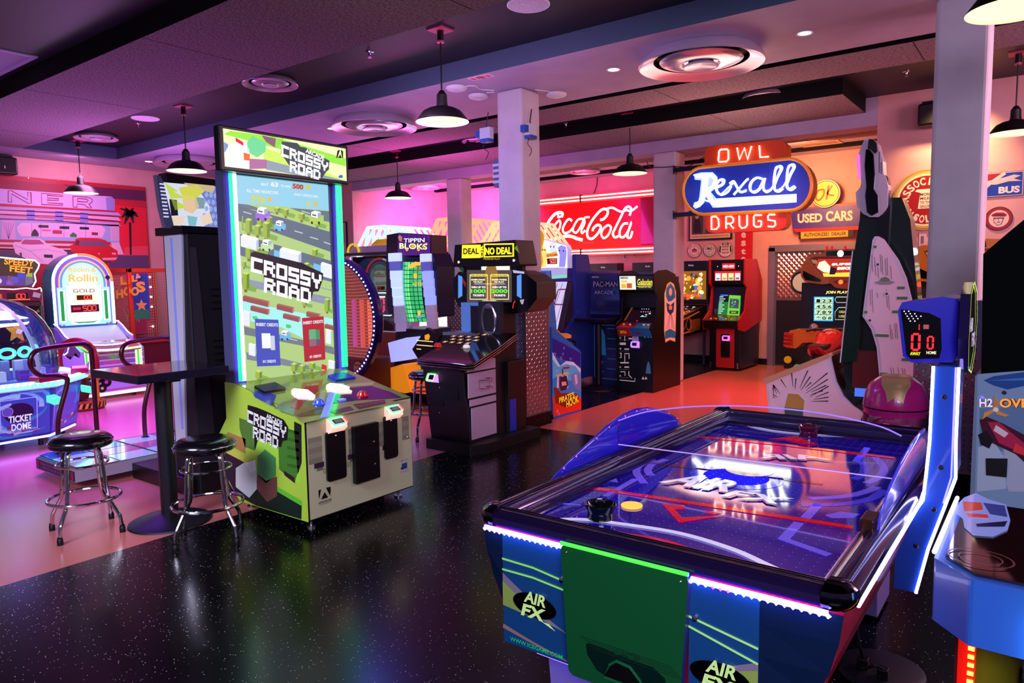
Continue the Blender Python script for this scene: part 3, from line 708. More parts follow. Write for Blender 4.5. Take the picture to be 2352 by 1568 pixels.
    for nm,x0,x1,px in (('front_panel',-1.478,-1.215,0),('front_panel',-.80,-.60,1)):
        mb=MB(); mb.box((x0,yn-.004,.385),(x1,yn+.03,.728),SK)
        FF=yneg(0,yn-.0045,0)
        z=lambda v:v
        if px==0:
            FF.poly(mb,[(x0,.52),(x0,.60),(x0+.09,.555),(x1-.07,.50),(x1,.475)],M('#a89aa8',.4),1); FF.poly(mb,[(x0,.50),(x0,.575),(x0+.06,.545),(x0+.13,.49)],M('#b8d860',.4),2)
            FF.line(mb,[(x0,.645),(x0+.13,.643),(x1,.628)],.006,M('#a0ff70',.4,emit=.3),3); FF.line(mb,[(x0,.612),(x0+.13,.613),(x1,.602)],.006,M('#a0ff70',.4,emit=.3),3)
            FF.line(mb,[(x0,.435),(x0+.1,.418),(x1,.395)],(.014,.004),M('#c09888',.4),3)
            FF.text(mb,'WWW.ICEGAME.COM',x0+.03,.396,.215,.013,M('#20d080',.4,emit=.25),4,.02)
            cx,cy=x0+.135,.53; sh=-.03
        else:
            FF.poly(mb,[(x0+.06,.44),(x1-.09,.53),(x1,.565),(x1,.47)],M('#a89aa8',.4),1); FF.poly(mb,[(x0+.1,.455),(x1-.05,.53),(x1,.545),(x1,.485)],M('#b8d860',.4),2)
            FF.line(mb,[(x0,.632),(x1,.60)],.006,M('#b8ff90',.4,emit=.3),3); FF.line(mb,[(x0,.606),(x1,.562)],.006,M('#b8ff90',.4,emit=.3),3)
            cx,cy=x0+.095,.50
        FF.disc(mb,cx,cy,.088,BLACKG,5,32,.036); c=M('#d8ff9c',.4,emit=.35)
        FF.text(mb,'AIR',cx-.042,cy+.004,.088,.036,c,6,.03,.25); FF.text(mb,'FX',cx-.055,cy-.040,.092,.038,c,6,.04,.3)
        FF.poly(mb,[(cx+.03,cy-.04),(cx+.06,cy-.04),(cx+.085,cy-.056)],c,6)
        o=mb.build(nm,t)
        bx=(x1-.018 if px==0 else x0+.02); mb=MB(); mb.lathe([(.0001,.012),(.008,.009),(.011,0)],(bx,yn-.004,.632),CHROME,12,'-y'); mb.build('bolt',o)
    # corner skins
    for sx,x0,x1 in ((1,xl,-1.478),(-1,-.60,xr)):
        mb=MB(); n=8; A=[];B=[]
        prof=[(.728,.012),(.66,.022),(.58,.045),(.50,.085),(.44,.115),(.385,.16)]
        for z,d in prof:
            e=(x0+min(d,.098) if sx>0 else x1-d); f=(x1 if sx>0 else x0)
            A.append((e,yn+.002+d*.25,z)); B.append((f,yn-.001,z))
        k=len(prof); fs=[[i,i+1,k+i+1,k+i] if sx>0 else [k+i,k+i+1,i+1,i] for i in range(k-1)]
        mb.add(A+B,fs,M('#12284a',.3,coat=.5)); mb.build('corner_skin',t)
    # door with puck return
    mb=MB(); FD=yneg(0,yn-.03,0); pts=rrect(-1.222,.372,-.792,.745,.02); GR=M('#0c6a30',.5)
    pts=[(x+(.0 if z>.6 else (.6-z)*(.12 if x<-1 else -.12)),z) for x,z in pts]
    mb.prism([(x,yn-.03,z) for x,z in pts],(0,.03,0),M('#3a3450',.3),M('#3a3f78',.3),GR)
    mb.v=mb.v
    FD.poly(mb,pts,GR,.6)
    for k in range(5): FD.line(mb,[(-1.15+k*.012,.497-k*.006),(-.84+k*.008,.497-k*.006)],.0018,M('#083c20',.6),2)
    dr=[(-1.13,.478),(-1.12,.485),(-.90,.478),(-.862,.46),(-.852,.43),(-.87,.405),(-.90,.396),(-1.02,.40),(-1.09,.415),(-1.125,.45)]
    FD.poly(mb,dr,M('#062a20',.3),1.5)
    FD.text(mb,'ICE',-1.0,.478,.06,.018,M('#0c4a2c',.5),3,.02); FD.disc(mb,-1.02,.487,.009,M('#0c5a34',.4),3,16)
    d=mb.build('door',t,label='plain green front door')
    mb=MB(); pts=[(-1.065,.405),(-1.045,.445),(-1.02,.462),(-.975,.458),(-.94,.43),(-.925,.403)]
    FD.poly(mb,[(x,z) for x,z in pts][::-1],BLACKR,3); mb.tube([FD.P(x,z,4) for x,z in pts],.0045,M('#1c7a40',.3),6,True); mb.build('puck_return',d)
    mb=MB(); mb.tube([(-1.222,yn-.03,.748),(-.792,yn-.03,.748)],.006,M('#58ff50',.3,emit=.8),8); mb.build('top_trim',d,label='bright green edge trim')
    for x in (-1.2,-.815):
        mb=MB(); mb.lathe([(.0001,.003),(.004,0)],(x,yn-.0305,.725),CHROME,8,'-y'); mb.build('screw',d)
    ZMAP=None
    # pedestals
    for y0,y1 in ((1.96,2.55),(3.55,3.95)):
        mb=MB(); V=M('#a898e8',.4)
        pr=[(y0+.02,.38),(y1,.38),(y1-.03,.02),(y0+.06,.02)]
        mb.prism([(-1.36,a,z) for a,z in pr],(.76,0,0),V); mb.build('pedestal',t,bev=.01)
    mb=MB(); mb.tube([(-1.36,yn+.03,.368),(-.6,yn+.03,.368)],.006,L('#7050ff',9),6); mb.build('under_glow',t,label='added violet glow strip')  # strip added to throw violet light on the pedestal
    for x in(-1.3,-.68):
        for y in(2.15,2.4,3.65,3.85):
            mb=MB(); mb.cyl((x,y,0),.02,.025,BLACK,12); mb.build('foot',t)
    # side guards and clear divider
    GB=glass('tinted_blue_guard',(.08,.06,.85,1),.05,.08)
    for x,sgn,pts in ((xl+.006,-1,[(2.33,.83),(2.42,.865),(2.52,.895),(2.70,.94),(2.82,.97),(2.98,.995),(3.1,1.0),(3.21,.99),(3.33,.965),(3.44,.93),(3.53,.885),(3.60,.835)]),
                      (-.408,1,[(2.42,.80),(2.425,.90),(2.47,.97),(2.58,1.02),(2.72,1.055),(2.88,1.065),(3.05,1.055),(3.22,1.01),(3.36,.95),(3.48,.885),(3.56,.82)])):
        z0=.83 if sgn<0 else .80; nb=6; n=len(pts); vs=[];fs=[]
        for y,z in pts:
            for k in range(nb+1): h=max(z-z0,.001)*k/nb; vs.append((x+sgn*.03*(h/.2)**1.6,y,z0+h))
        for i in range(n-1):
            for k in range(nb): a=i*(nb+1)+k; fs.append([a,a+nb+1,a+nb+2,a+1])
        mb=MB(); mb.add(vs,fs,M('#2a20d8',.12,emit=.12,coat=.8) if sgn<0 else M('#4840d0',.15,emit=.4,coat=.8),True); g=mb.build('side_guard',t,label='curved blue side guard'); sf=g.modifiers.new('s','SOLIDIFY'); sf.thickness=.006  # guards carry glow in their colour, brighter on the right one
        if sgn<0:
            for y,z in pts[1:-1]: mb=MB(); h=(z-z0)*.93; mb.cyl((x+sgn*.03*(h/.2)**1.6+.004,y,z0+h),.004,.004,M('#ff80a0',.3,emit=.5),6,'x'); mb.build('stud',g)
    mb=MB(); mb.box((-.46,2.41,.80),(-.418,2.52,.87),M('#5a3424',.25,.6)); mb.build('guard_bracket',t,bev=.004)
    GC=glass('clear_acrylic',(.93,.93,1,1),.02,.02)
    mb=MB(); YD=2.86; D=yneg(0,YD,0); bot=[(xl+.02,.875),(-.42,.895)]
    top=[(-.415,1.055),(-.5,1.085),(-.7,1.11),(-.95,1.11),(-1.2,1.085),(-1.42,1.04),(xl+.02,.985)]
    pts=bot+top; mb.prism([(a,YD,z) for a,z in pts],(0,.006,0),GC); dv=mb.build('divider_screen',t)
    mb=MB(); mb.tube([(a,YD+.003,z) for a,z in sp([(p[0],p[1],0) for p in top],4) for _ in (0,)] if False else [(p.x,YD+.003,p.y) for p in sp([(a,z,0) for a,z in top],5)],.003,M('#a080ff',.2,emit=.8),6)
    mb.tube([(bot[0][0],YD+.003,bot[0][1]),(bot[1][0],YD+.003,bot[1][1])],.0025,M('#c8a8ff',.2,emit=.8),6); mb.build('edge_line',dv)
    # score post on the right side
    PB=M('#2458c8',.35,coat=.3)
    yp=2.98; pl=[(-.335,1.30),(-.262,1.30),(-.262,1.02),(-.258,.90),(-.285,.80),(-.335,.62),(-.37,.44),(-.44,.44),(-.44,.62),(-.395,.72),(-.352,.80),(-.345,.90),(-.338,1.02)]
    mb=MB(); mb.prism([(a,yp,z) for a,z in pl],(0,.22,0),PB); post=mb.build('score_post',t,bev=.004)
    F=yneg(0,yp-.001,0)
    for nm,pp in (('light_strip',[(-.337,1.30),(-.34,1.02),(-.347,.90),(-.354,.80),(-.40,.715)]),('light_strip',[(-.258,1.30),(-.258,1.02),(-.254,.90),(-.281,.80),(-.331,.62),(-.366,.44)])):
        mb=MB(); mb.tube([(a,yp-.004,z) for a,z in pp],.0055,L('#c8c0ff',8),6); mb.build(nm,post)
    mb=MB(); mb.tube([(-.268,yp-.003,1.30),(-.268,yp-.003,.9),(-.29,yp-.003,.80)],.003,L('#8070ff',3),6); mb.build('light_strip',post)
    for a,z in ((-.30,1.19),(-.302,.93),(-.318,.77),(-.372,.62)):
        mb=MB(); mb.lathe([(.0001,.004),(.007,.003),(.010,0)],(a,yp,z),M('#081030',.4),12,'-y'); mb.build('bolt',post)
    mb=MB(); mb.tube([(xr+.006,yn+.08,.782),(xr+.014,2.6,.79),(xr+.02,yp-.02,.80),(-.352,yp-.005,.83)],.0065,L('#c8c0ff',8),8); mb.build('light_strip',t)
    mb=MB(); mb.tube([(xr+.012,yp+.25,.79),(xr+.012,yf-.1,.79)],.004,L('#ff5060',2),8); mb.build('light_strip',t,label='red light strip')
    # score box
    mb=MB(); c=Vector((-.33,3.1,1.42)); HB=M('#1c18b8',.3,coat=.4)
    vs=[]
    # front face (towards -y) is a shield, sides sweep back
    fr=[(-.458,1.50),(-.445,1.53),(-.32,1.55),(-.272,1.54),(-.268,1.335),(-.285,1.31),(-.41,1.308),(-.437,1.33)]
    mb.prism([(a,2.97+(a+.475)*.35,z) for a,z in fr],(0,.30,0),HB); sb=mb.build('score_box',t,bev=.006)
    FB=Pan((-.460,2.973,0),(1,.35,0),(0,0,1)); k=1/math.cos(math.atan(.35))
    mb=MB(); FB.poly(mb,[(u*k,z) for u,z in ((.012,1.505),(.10,1.49),(.135,1.47),(.142,1.36),(.135,1.325),(.05,1.32),(.035,1.335))][::-1],BLACKG,1)
    for i in range(5):
        for j in range(4-abs(i-2)//1 if i<4 else 2): FB.disc(mb,(.022+j*.014+i*.005)*k,1.497-i*.009,.0022,L('#e0e0ff',4),3,6)
    FB.seg7(mb,'0',.05*k,1.355,.022*k,.058,L('#ff1010',6),3); FB.seg7(mb,'0',.098*k,1.36,.016*k,.044,L('#ff1010',6),3); FB.seg7(mb,'1',.06*k,1.428,.01*k,.022,L('#ff1010',5),3)
    FB.rect(mb,.083*k,1.432,.10*k,1.448,L('#c05060',.8),2)
    FB.text(mb,'AWAY',.045*k,1.335,.032*k,.012,L('#f0f000',1.5),3,.03); FB.text(mb,'HOME',.095*k,1.340,.03*k,.011,L('#f0e8c0',1.2),3,.03)
    mb.build('score_display',sb)
    mb=MB(); X=xpos(-.262,3.02,0); pp=[(-.01,1.56),(.10,1.60),(.22,1.56),(.28,1.45),(.24,1.33),(.12,1.265),(.0,1.29),(-.03,1.40)]
    mb.prism([(-.265,3.02+a,z) for a,z in pp],(.03,0,0),M('#281858',.1,.6,coat=.8)); 
    X=xpos(-.2345,3.02,0); X.text(mb,'AIR',.03,1.42,.1,.05,M('#e0d0ff',.3,emit=.5),1,.03); X.text(mb,'FX',.13,1.36,.1,.05,M('#e0d0ff',.3,emit=.5),1,.03)
    X.line(mb,[p for p in pp],.006,L('#d0ff50',1.5),2,True); mb.build('side_badge',sb)
    return t
hockey()
# mallets and puck
def mallet(x,y,z,col,label,r=.052):
    t=thing('mallet',label,'mallet',(x,y,z),'air hockey mallets'); m=M(col,.15,coat=.5)
    mb=MB(); mb.lathe([(r*.93,0),(r*.95,.01),(r*.9,.022),(r*.92,.03),(r*1.1,.048),(r*1.12,.056),(r*1.05,.058),(r*.95,.045),(r*.5,.024),(.0001,.022)],(x,y,z),m,28); mb.build('bowl',t)
    mb=MB(); mb.lathe([(.016,.022),(.015,.05),(.018,.062),(.012,.068),(.0001,.069)],(x,y,z),m,16); mb.build('grip',t)
mallet(-1.29,2.23,.7615,'#0a1512','dark green mallet on the near end of the hockey playfield'); mallet(-1.03,4.02,.7615,'#6a1030','dark red mallet at the far end of the hockey playfield',.05)
mb=MB(); mb.lathe([(.0001,.007),(.03,.007),(.04,.0062),(.042,.003),(.040,0),(.0001,0)],(-1.262,2.42,.7615),M('#ffb840',.3,emit=1.2),32); tag(mb.build('puck'),'glowing orange yellow puck lying beside the dark green mallet','puck')
# power strip and plugs beneath the table
t=thing('power_strip','flat black power strip with plugs on the floor behind the air hockey pedestal','power strip',(-.5,3.2,0))
mb=MB(); mb.lathe([(.0001,.03),(.14,.03),(.16,.02),(.165,0)],(-.5,3.15,0),M('#141020',.5),28); mb.build('floor_plate',t)
for i,(x,y) in enumerate(((-.56,3.1),(-.48,3.06))): mb=MB(); mb.box((x-.02,y-.02,.03),(x+.02,y+.02,.07),BLACK); mb.build('plug',t,bev=.004)
mb=MB(); mb.tube(sp([(-.56,3.1,.065),(-.57,3.08,.12),(-.60,3.15,.22),(-.62,3.3,.34)],6),.006,BLACK,6); mb.tube(sp([(-.48,3.06,.065),(-.50,3.0,.10),(-.55,3.02,.06),(-.56,3.12,.02),(-.5,3.2,.012)],6),.006,BLACK,6); mb.build('cord',t)

# ================================================================== ROAD CROSSING CABINET (faces +x)
def crossing():
    t=thing('arcade_cabinet','tall two player arcade cabinet with a bright road crossing screen and lime green sides','arcade machine',(-4.35,3.31,0))
    y0,y1=2.83,3.79; xf=-3.82; xs=-4.585
    CREAM=M('#c8d0a0',.45); LIME=M('#a8d048',.4); 
    mb=MB(); prof=[(xf,.07),(xf,.755),(xs,.925),(-4.72,.925),(-4.72,.66),(-4.84,.52),(-4.86,.30),(-4.6,.07)]
    mb.prism([(x,y0,z) for x,z in prof],(0,y1-y0,0),LIME,M('#101014',.4),LIME)
    base=mb.build('base',t,bev=.004)
    # side art
    A=yneg(0,y0-.001,0); mb=MB(); Q=lambda pts:[A.at(500+x/3.734,820+y/3.734) for x,y in pts]
    clipx=lambda P:[(min(max(a,-4.86),xf),max(b,.075)) for a,b in P]
    P=lambda pts,c,l=1:A.poly(mb,clipx(Q(pts)),M(c,.4),l)
    A.poly(mb,[(x,z) for x,z in prof][::1],M('#a4cc3c',.4),.3)
    P([(185,520),(310,560),(320,800),(235,770),(190,620)],'#4a7a28'); P([(340,640),(450,700),(720,1010),(720,1100),(330,780)],'#9ad83c',1)
    P([(520,690),(620,620),(700,640),(705,930),(660,1080),(575,1000),(530,960)],'#3c7a20',2)
    for k in range(5): P([(600,610+k*75),(700,640+k*72),(700,665+k*72),(600,635+k*75)],'#2a6418',3)
    P([(570,970),(660,1030),(665,1080),(575,1010)],'#2c1420',3); P([(660,550),(720,580),(722,900),(690,1000),(660,640)],'#101a10',3)
    P([(500,1100),(722,1230),(722,1275),(510,1150)],'#58c030',2); P([(160,960),(520,1150),(722,1270),(722,1470),(600,1450),(330,1290),(160,1180)],'#122418',1)
    P([(20,735),(160,810),(235,850),(230,900),(25,790)],'#c8c850',2); P([(20,790),(230,900),(230,1010),(160,1180),(20,900)],'#241428',2); P([(85,640),(240,700),(240,830),(60,730)],'#a87840',1)
    P([(325,1285),(470,1370),(450,1378),(335,1310)],'#2c7a50',3)
    for (x,y) in ((-.0,0),): pass
    P([(262,408),(340,430),(420,462),(570,535),(608,600),(600,712),(562,716),(545,772),(318,665),(315,560),(262,520)],'#0a0c0a',4); P([(316,600),(356,675),(322,800)],'#0a0c0a',4)
    px=lambda p:(500+p[0]/3.734,820+p[1]/3.734)
    blocktext(A,mb,[('CROSSY',0),('ROAD',.9)],[px(p) for p in ((262,668),(588,812),(595,600),(264,452))],M('#e8ece0',.4),6)
    A.qtext(mb,'ARCADE',[px(p) for p in ((425,520),(562,590),(562,545),(425,478))],M('#e8ece0',.4),6,.03)
    # plain block crates where the printed mascots stand
    P([(160,950),(235,900),(340,960),(340,1130),(275,1205),(160,1110)],'#c8ccc8',4); P([(240,905),(330,880),(335,965),(290,990)],'#e0e4e0',5)
    P([(345,850),(410,790),(500,860),(500,1010),(420,1080),(345,1000)],'#3a8a48',4); P([(345,1000),(420,1060),(510,1020),(515,1190),(430,1240),(340,1130)],'#6a4038',4)
    o=mb.build('side_artwork',base,label='green side artwork with block lettering')
    # front plate
    B=xpos(xf+.001,0,0); mb=MB(); q=lambda pts:[B.at(500+x/3.734,820+y/3.734) for x,y in pts]
    B.rect(mb,y0+.012,.08,y1-.004,.748,CREAM,.5)
    for k,(z,c) in enumerate(((.62,'#8a8c70'),(.585,'#9a9c80'),(.55,'#888a6c'),(.515,'#96987a'),(.48,'#84866a'))):
        for (a,b) in ((y0+.02,y0+.13),(y0+.35,y0+.45),(y0+.62,y0+.70),(y0+.86,y0+.93)): B.rect(mb,a,z-.035,b,z,M(c,.5),1)
    for (a,b) in ((y0+.06,y0+.14),(y0+.34,y0+.42),(y0+.66,y0+.74)): B.rect(mb,a,.41,b,.445,M('#3c1830',.5),1.5); B.rect(mb,a+.02,.39,b-.01,.41,M('#5a7a68',.5),1.5)
    B.rect(mb,y0+.13,.36,y0+.37,.40,M('#a0b078',.5),1.2)
    # triangle maker's mark, bottom left
    cx=y0+.135; B.poly(mb,[(cx-.05,.235),(cx-.05,.262),(cx-.028,.265),(cx-.047,.20)],BLACK,2); B.poly(mb,[(cx+.05,.235),(cx+.05,.262),(cx+.012,.265),(cx+.042,.20)],BLACK,2); B.poly(mb,[(cx-.032,.195),(cx+.026,.195),(cx,.238)],BLACK,2)
    B.text(mb,'ADRENALINE',cx-.055,.168,.11,.014,BLACK,2,.02); B.text(mb,'AMUSEMENTS',cx-.05,.156,.1,.007,BLACK,2)
    cx=y1-.09; B.text(mb,'HIPSTER',cx-.045,.285,.09,.017,M('#a0a8c0',.4),2,.01); B.text(mb,'WHALE',cx-.04,.20,.085,.018,M('#a0a8c0',.4),2,.01)
    B.rect(mb,cx-.025,.228,cx+.03,.272,M('#2a4890',.4),2); B.rect(mb,cx-.035,.228,cx-.015,.245,M('#2a4890',.4),2)
    mb.build('front_plate',base,label='cream front plate')
    def door(ya,yb,za,zb,proud,name,r=.02,screws=()):
        mb=MB(); mb.prism([(xf+.001,a,z) for a,z in rrect(ya,za,yb,zb,r)],(proud,0,0),BLACK); d=mb.build(name,base,bev=.002)
        for (a,z) in screws: mb=MB(); mb.lathe([(.0001,.006),(.006,.004),(.009,0)],(xf+.001+proud,a,z),CHROME,12,'x'); mb.build('lock',d)
        return d
    door(y0+.155,y0+.315,.30,.635,.016,'ticket_door',.02,((y0+.235,.60),)); door(y0+.675,y0+.80,.34,.655,.016,'ticket_door',.02,((y0+.74,.615),))
    d=door(y0+.38,y0+.60,.235,.635,.035,'coin_door',.004,((y0+.55,.50),(y0+.555,.34)))
    mb=MB(); B2=xpos(xf+.0365,0,0); B2.line(mb,[(y0+.39,.435),(y0+.59,.435)],.002,M('#202028',.4),1); B2.rect(mb,y0+.42,.52,y0+.55,.555,M('#141418',.2),1); mb.build('door_seam',d)
    mb=MB(); mb.lathe([(.0001,.012),(.008,.009),(.012,0)],(xf+.001,y1-.045,.46),CHROME,14,'x'); mb.build('bolt',base)
    # glowing card readers
    for yc in (y0+.235,y0+.755):
        z=.69; mb=MB(); pr=[(xf+.001,.625),(xf+.02,.625),(xf+.06,.655),(xf+.055,.69),(xf+.001,.725)]
        mb.prism([(x,yc-.065,zz) for x,zz in pr],(0,.13,0),M('#ffb0a0',.3,emit=1.3)); rd=mb.build('card_reader',base,bev=.012,label='glowing card reader')
        R=Pan((xf+.058,yc,.69),(0,1,0),(-.62,0,.40)); mb=MB(); R.rect(mb,-.04,-.004,.045,.042,BLACK,4); R.rect(mb,-.03,.004,.035,.034,L('#907080',.6),5)
        pts=[R.P(a,b,6) for a,b in rrect(-.055,-.012,.06,.05,.012)]; mb.tube(pts,.005,L('#40ff90',4),6,True); mb.tube(pts[:9],.0055,L('#ff4040',4),6); mb.build('reader_screen',rd)
    # deck
    dx=(xf-xs); ang=math.atan2(.925-.755,dx); U=Vector((0,1,0)); V=Vector((-dx,0,.17)); D=Pan((xf,y0,.757),U,V)
    LD=V.length; mb=MB(); W=y1-y0
    D.rect(mb,0,0,W,LD,M('#7c9c40',.12,coat=.8),1)
    DP=lambda pts,c,l=2,s=0: D.poly(mb,[D.at(500+x/3.734,820+y/3.734) for x,y in pts],M(c,.15,emit=s,coat=.6),l)
    DP([(650,500),(850,440),(1180,360),(1640,385),(1250,455),(720,570)],'#8a9a50'); DP([(480,440),(560,390),(920,300),(960,380),(880,500),(700,520)],'#6a7a3c')
    DP([(920,380),(1010,290),(1120,270),(1320,250),(1480,300),(1580,350),(1180,375),(1080,390),(960,400)],'#141c60',3); DP([(1050,240),(1340,215),(1330,245),(1040,265)],'#b0b880',3)
    DP([(290,300),(400,290),(500,330),(460,420),(380,380),(320,350)],'#2c3c98',3); DP([(640,380),(760,250),(860,240),(860,290),(740,390),(690,450),(620,430)],'#983830',3)
    DP([(880,525),(960,290),(1040,260),(1050,230),(1075,235),(1010,330),(950,515)],'#7080f0',4,.9)
    DP([(1160,410),(1430,368),(1440,400),(1210,450)],'#38402c',4); DP([(960,470),(1130,425),(1170,455),(1010,490)],'#38402c',4)
    D.qtext(mb,'DO NOT SIT ON THIS GAME',[(500+1180/3.734,820+443/3.734),(500+1420/3.734,820+395/3.734),(500+1420/3.734,820+380/3.734),(500+1175/3.734,820+425/3.734)],M('#c05060',.4),6)
    dk=mb.build('control_deck',base,label='glossy printed control deck')
    def glowblk(pts,c,s,h):
        mb=MB(); q=[D.at(500+x/3.734,820+y/3.734) for x,y in pts]; q=[D.P(a,b,3) for a,b in q]; mb.prism(q,D.n*h,L(c,s)); return mb
    glowblk([(632,300),(650,285),(770,295),(835,345),(820,358),(690,352),(665,335)],'#ffd8e8',4,.012).build('lit_emblem',dk); glowblk([(930,255),(960,238),(1050,245),(1130,270),(1120,290),(1150,305),(1050,310),(940,285)],'#ffe0a8',3,.012).build('lit_emblem',dk)
    for (x,y,c) in ((870,405,'#3050e0'),(1240,335,'#b01018')):
        a,b=D.at(500+x/3.734,820+y/3.734); p=D.P(a,b,0); mb=MB(); mb.lathe([(.045,0),(.045,.006),(.036,.012),(.03,.03),(.015,.04),(.0001,.042)],p,M(c,.1,emit=.35,coat=.6),24); mb.rot(p,'Y',-ang*0); mb.build('push_button',dk)
    a,b=D.at(500+1063/3.734,820+375/3.734); p=D.P(a,b,0); mb=MB(); mb.box(p-Vector((.02,.025,0)),p+Vector((.02,.025,.014)),M('#7080e0',.3,emit=.5)); mb.build('start_button',dk)
    for pts in (([(312,268),(490,235),(583,285),(400,318)]),([(940,175),(1080,145),(1180,190),(1010,215)])):
        mb=MB(); q=[D.P(*D.at(500+x/3.734,820+y/3.734),2) for x,y in pts]; mb.prism(q,D.n*.018,M('#0c0e14',.3) if pts[0][0]<900 else M('#1c30c0',.3)); mb.build('speaker_pad',dk,bev=.003)
    # screen tower
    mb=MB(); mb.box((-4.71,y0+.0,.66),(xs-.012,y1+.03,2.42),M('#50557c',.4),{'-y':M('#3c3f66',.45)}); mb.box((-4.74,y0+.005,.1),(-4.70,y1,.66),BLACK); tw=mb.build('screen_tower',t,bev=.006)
    SC=xpos(xs-.0115,0,0); mb=MB(); s=1/3.92
    X0=y0+.085; X1=y1-.07; Z0=.925; Z1=2.395
    SC.rect(mb,X0,Z0,X1,Z1,L('#b8d888',.95),.5)
    def LL(h,s=1.15): return L(h,s)
    K=lambda pts:[SC.at(x,y) for x,y in pts]
    def cl(P): return [(min(max(a,X0),X1),min(max(b,Z0),Z1)) for a,b in P]
    g1=lambda x,y:(350+x/3.92,280+y/3.92)          # first crop of the photo
    g2=lambda x,y:(500+x/5.2275,600+y/5.2275)      # second crop
    def A1(pts,c,l=1): SC.poly(mb,cl(K([g1(*p) for p in pts])),LL(c),l)
    def A2(pts,c,l=1): SC.poly(mb,cl(K([g2(*p) for p in pts])),LL(c),l)
    A1([(740,440),(1640,520),(1640,800),(740,735)],'#8cc8e0',1)
    A1([(770,735),(1610,805),(1610,900),(770,770)],'#607080',2); A1([(770,760),(1200,870),(1610,990),(1620,1170),(1000,960),(770,890)],'#5c6c7c',2)
    A1([(770,735),(1210,765),(1610,910),(1610,960),(1200,850),(860,745)],'#a8c868',3)
    A1([(790,1005),(960,1060),(1200,1130),(1620,1250),(1620,1440),(1100,1300),(790,1200)],'#5c6c80',1.5)
    A1([(800,1400),(1600,1580),(1600,1650),(800,1470)],'#8890a8',2)
    for (x,y,c) in ((815,803,0),(1275,975,0),(1415,1030,0),(1340,797,0),(1540,1075,0)): A1([(x,y),(x+75,y+22),(x+75,y+32),(x,y+10)],'#b8c4c8',4)
    def tree(x,y,w,h,f=A1):
        f([(x+w*.15,y+h),(x+w*.75,y+h+w*.1),(x+w*2,y+h+w*.4),(x+w*2.2,y+h-w*.2),(x+w,y+h-w*.6)],'#80a850',4)
        f([(x+w*.3,y+h),(x+w*.7,y+h+w*.1),(x+w*.7,y+h+w*.45),(x+w*.3,y+h+w*.35)],'#806840',5)
        f([(x,y+w*.25),(x+w*.6,y+w*.4),(x+w*.6,y+h),(x,y+h-w*.15)],'#98b040',6); f([(x+w*.6,y+w*.4),(x+w,y+w*.2),(x+w,y+h-w*.2),(x+w*.6,y+h)],'#6c8838',6); f([(x,y+w*.25),(x+w*.4,y),(x+w,y+w*.2),(x+w*.6,y+w*.4)],'#c0d860',7)
    for a in ((935,805,62,120),(1015,845,60,110),(830,865,64,135),(912,920,62,100),(988,895,64,150),(1090,760,55,50),(1170,775,52,70),(1312,812,56,70),(1455,870,50,70),(832,1118,66,110),(912,1120,60,50),(1432,1135,52,70),(1360,1262,52,50),(808,1350,60,150),(800,850,14,120),(805,1250,34,60)): tree(*a)
    def car(x,y,w,c,top='#e8eef4',f=A1,truck=0):
        f([(x,y+w*.35),(x+w*.6,y+w*.5),(x+w*.6,y+w*.95),(x,y+w*.75)],c,7); f([(x+w*.6,y+w*.5),(x+w*1.05,y+w*.3),(x+w*1.05,y+w*.75),(x+w*.6,y+w*.95)],c,7)
        f([(x,y+w*.35),(x+w*.45,y+w*.2),(x+w*1.05,y+w*.3),(x+w*.6,y+w*.5)],c,7)
        f([(x+w*.15,y+w*.05),(x+w*.6,y+w*.15),(x+w*.62,y+w*.5),(x+w*.12,y+w*.35)],top,8); f([(x+w*.15,y+w*.05),(x+w*.4,y-w*.05),(x+w*.85,y+w*.05),(x+w*.6,y+w*.15)],'#ffffff',8); f([(x+w*.6,y+w*.15),(x+w*.85,y+w*.05),(x+w*.85,y+w*.38),(x+w*.62,y+w*.5)],'#98a8b8',8)
        f([(x+w*.2,y+w*.2),(x+w*.5,y+w*.27),(x+w*.5,y+w*.36),(x+w*.2,y+w*.28)],'#202838',9)
        for k in(.12,.62): f([(x+w*k,y+w*.72),(x+w*(k+.14),y+w*.76),(x+w*(k+.14),y+w*.93),(x+w*k,y+w*.89)],'#101018',9)
    car(920,770,130,'#9868d8'); car(1090,890,100,'#70b0e0'); car(1405,805,125,'#a8c858'); car(970,1060,110,'#b8d8a0')
    def truck(x,y,w,h,f=A1):
        f([(x,y),(x+w,y+w*.28),(x+w,y+w*.28+h),(x,y+h)],'#e0e4f0',7); f([(x,y),(x+w*.15,y-w*.15),(x+w*1.15,y+w*.12),(x+w,y+w*.28)],'#ffffff',7); f([(x+w,y+w*.28),(x+w*1.15,y+w*.12),(x+w*1.15,y+w*.12+h),(x+w,y+w*.28+h)],'#b0b8d0',7)
    truck(1140,1150,170,90); A1([(1090,1150),(1140,1165),(1140,1245),(1088,1220)],'#70b8e8',7); truck(1510,1275,100,110); A1([(1445,1270),(1510,1290),(1510,1345),(1445,1325)],'#70b8e8',7); truck(790,1030,140,90)
    # river, logs, lower road
    A2([(300,475),(600,540),(1380,690),(1385,760),(1100,740),(1090,960),(760,790),(300,700)],'#a0e8e8',2)
    A2([(310,780),(1390,1030),(1400,1120),(1000,1010),(740,960),(320,880)],'#707880',2.2); A2([(340,1090),(750,1160),(1100,1250),(1110,1300),(740,1240),(350,1180)],'#788090',2.2)
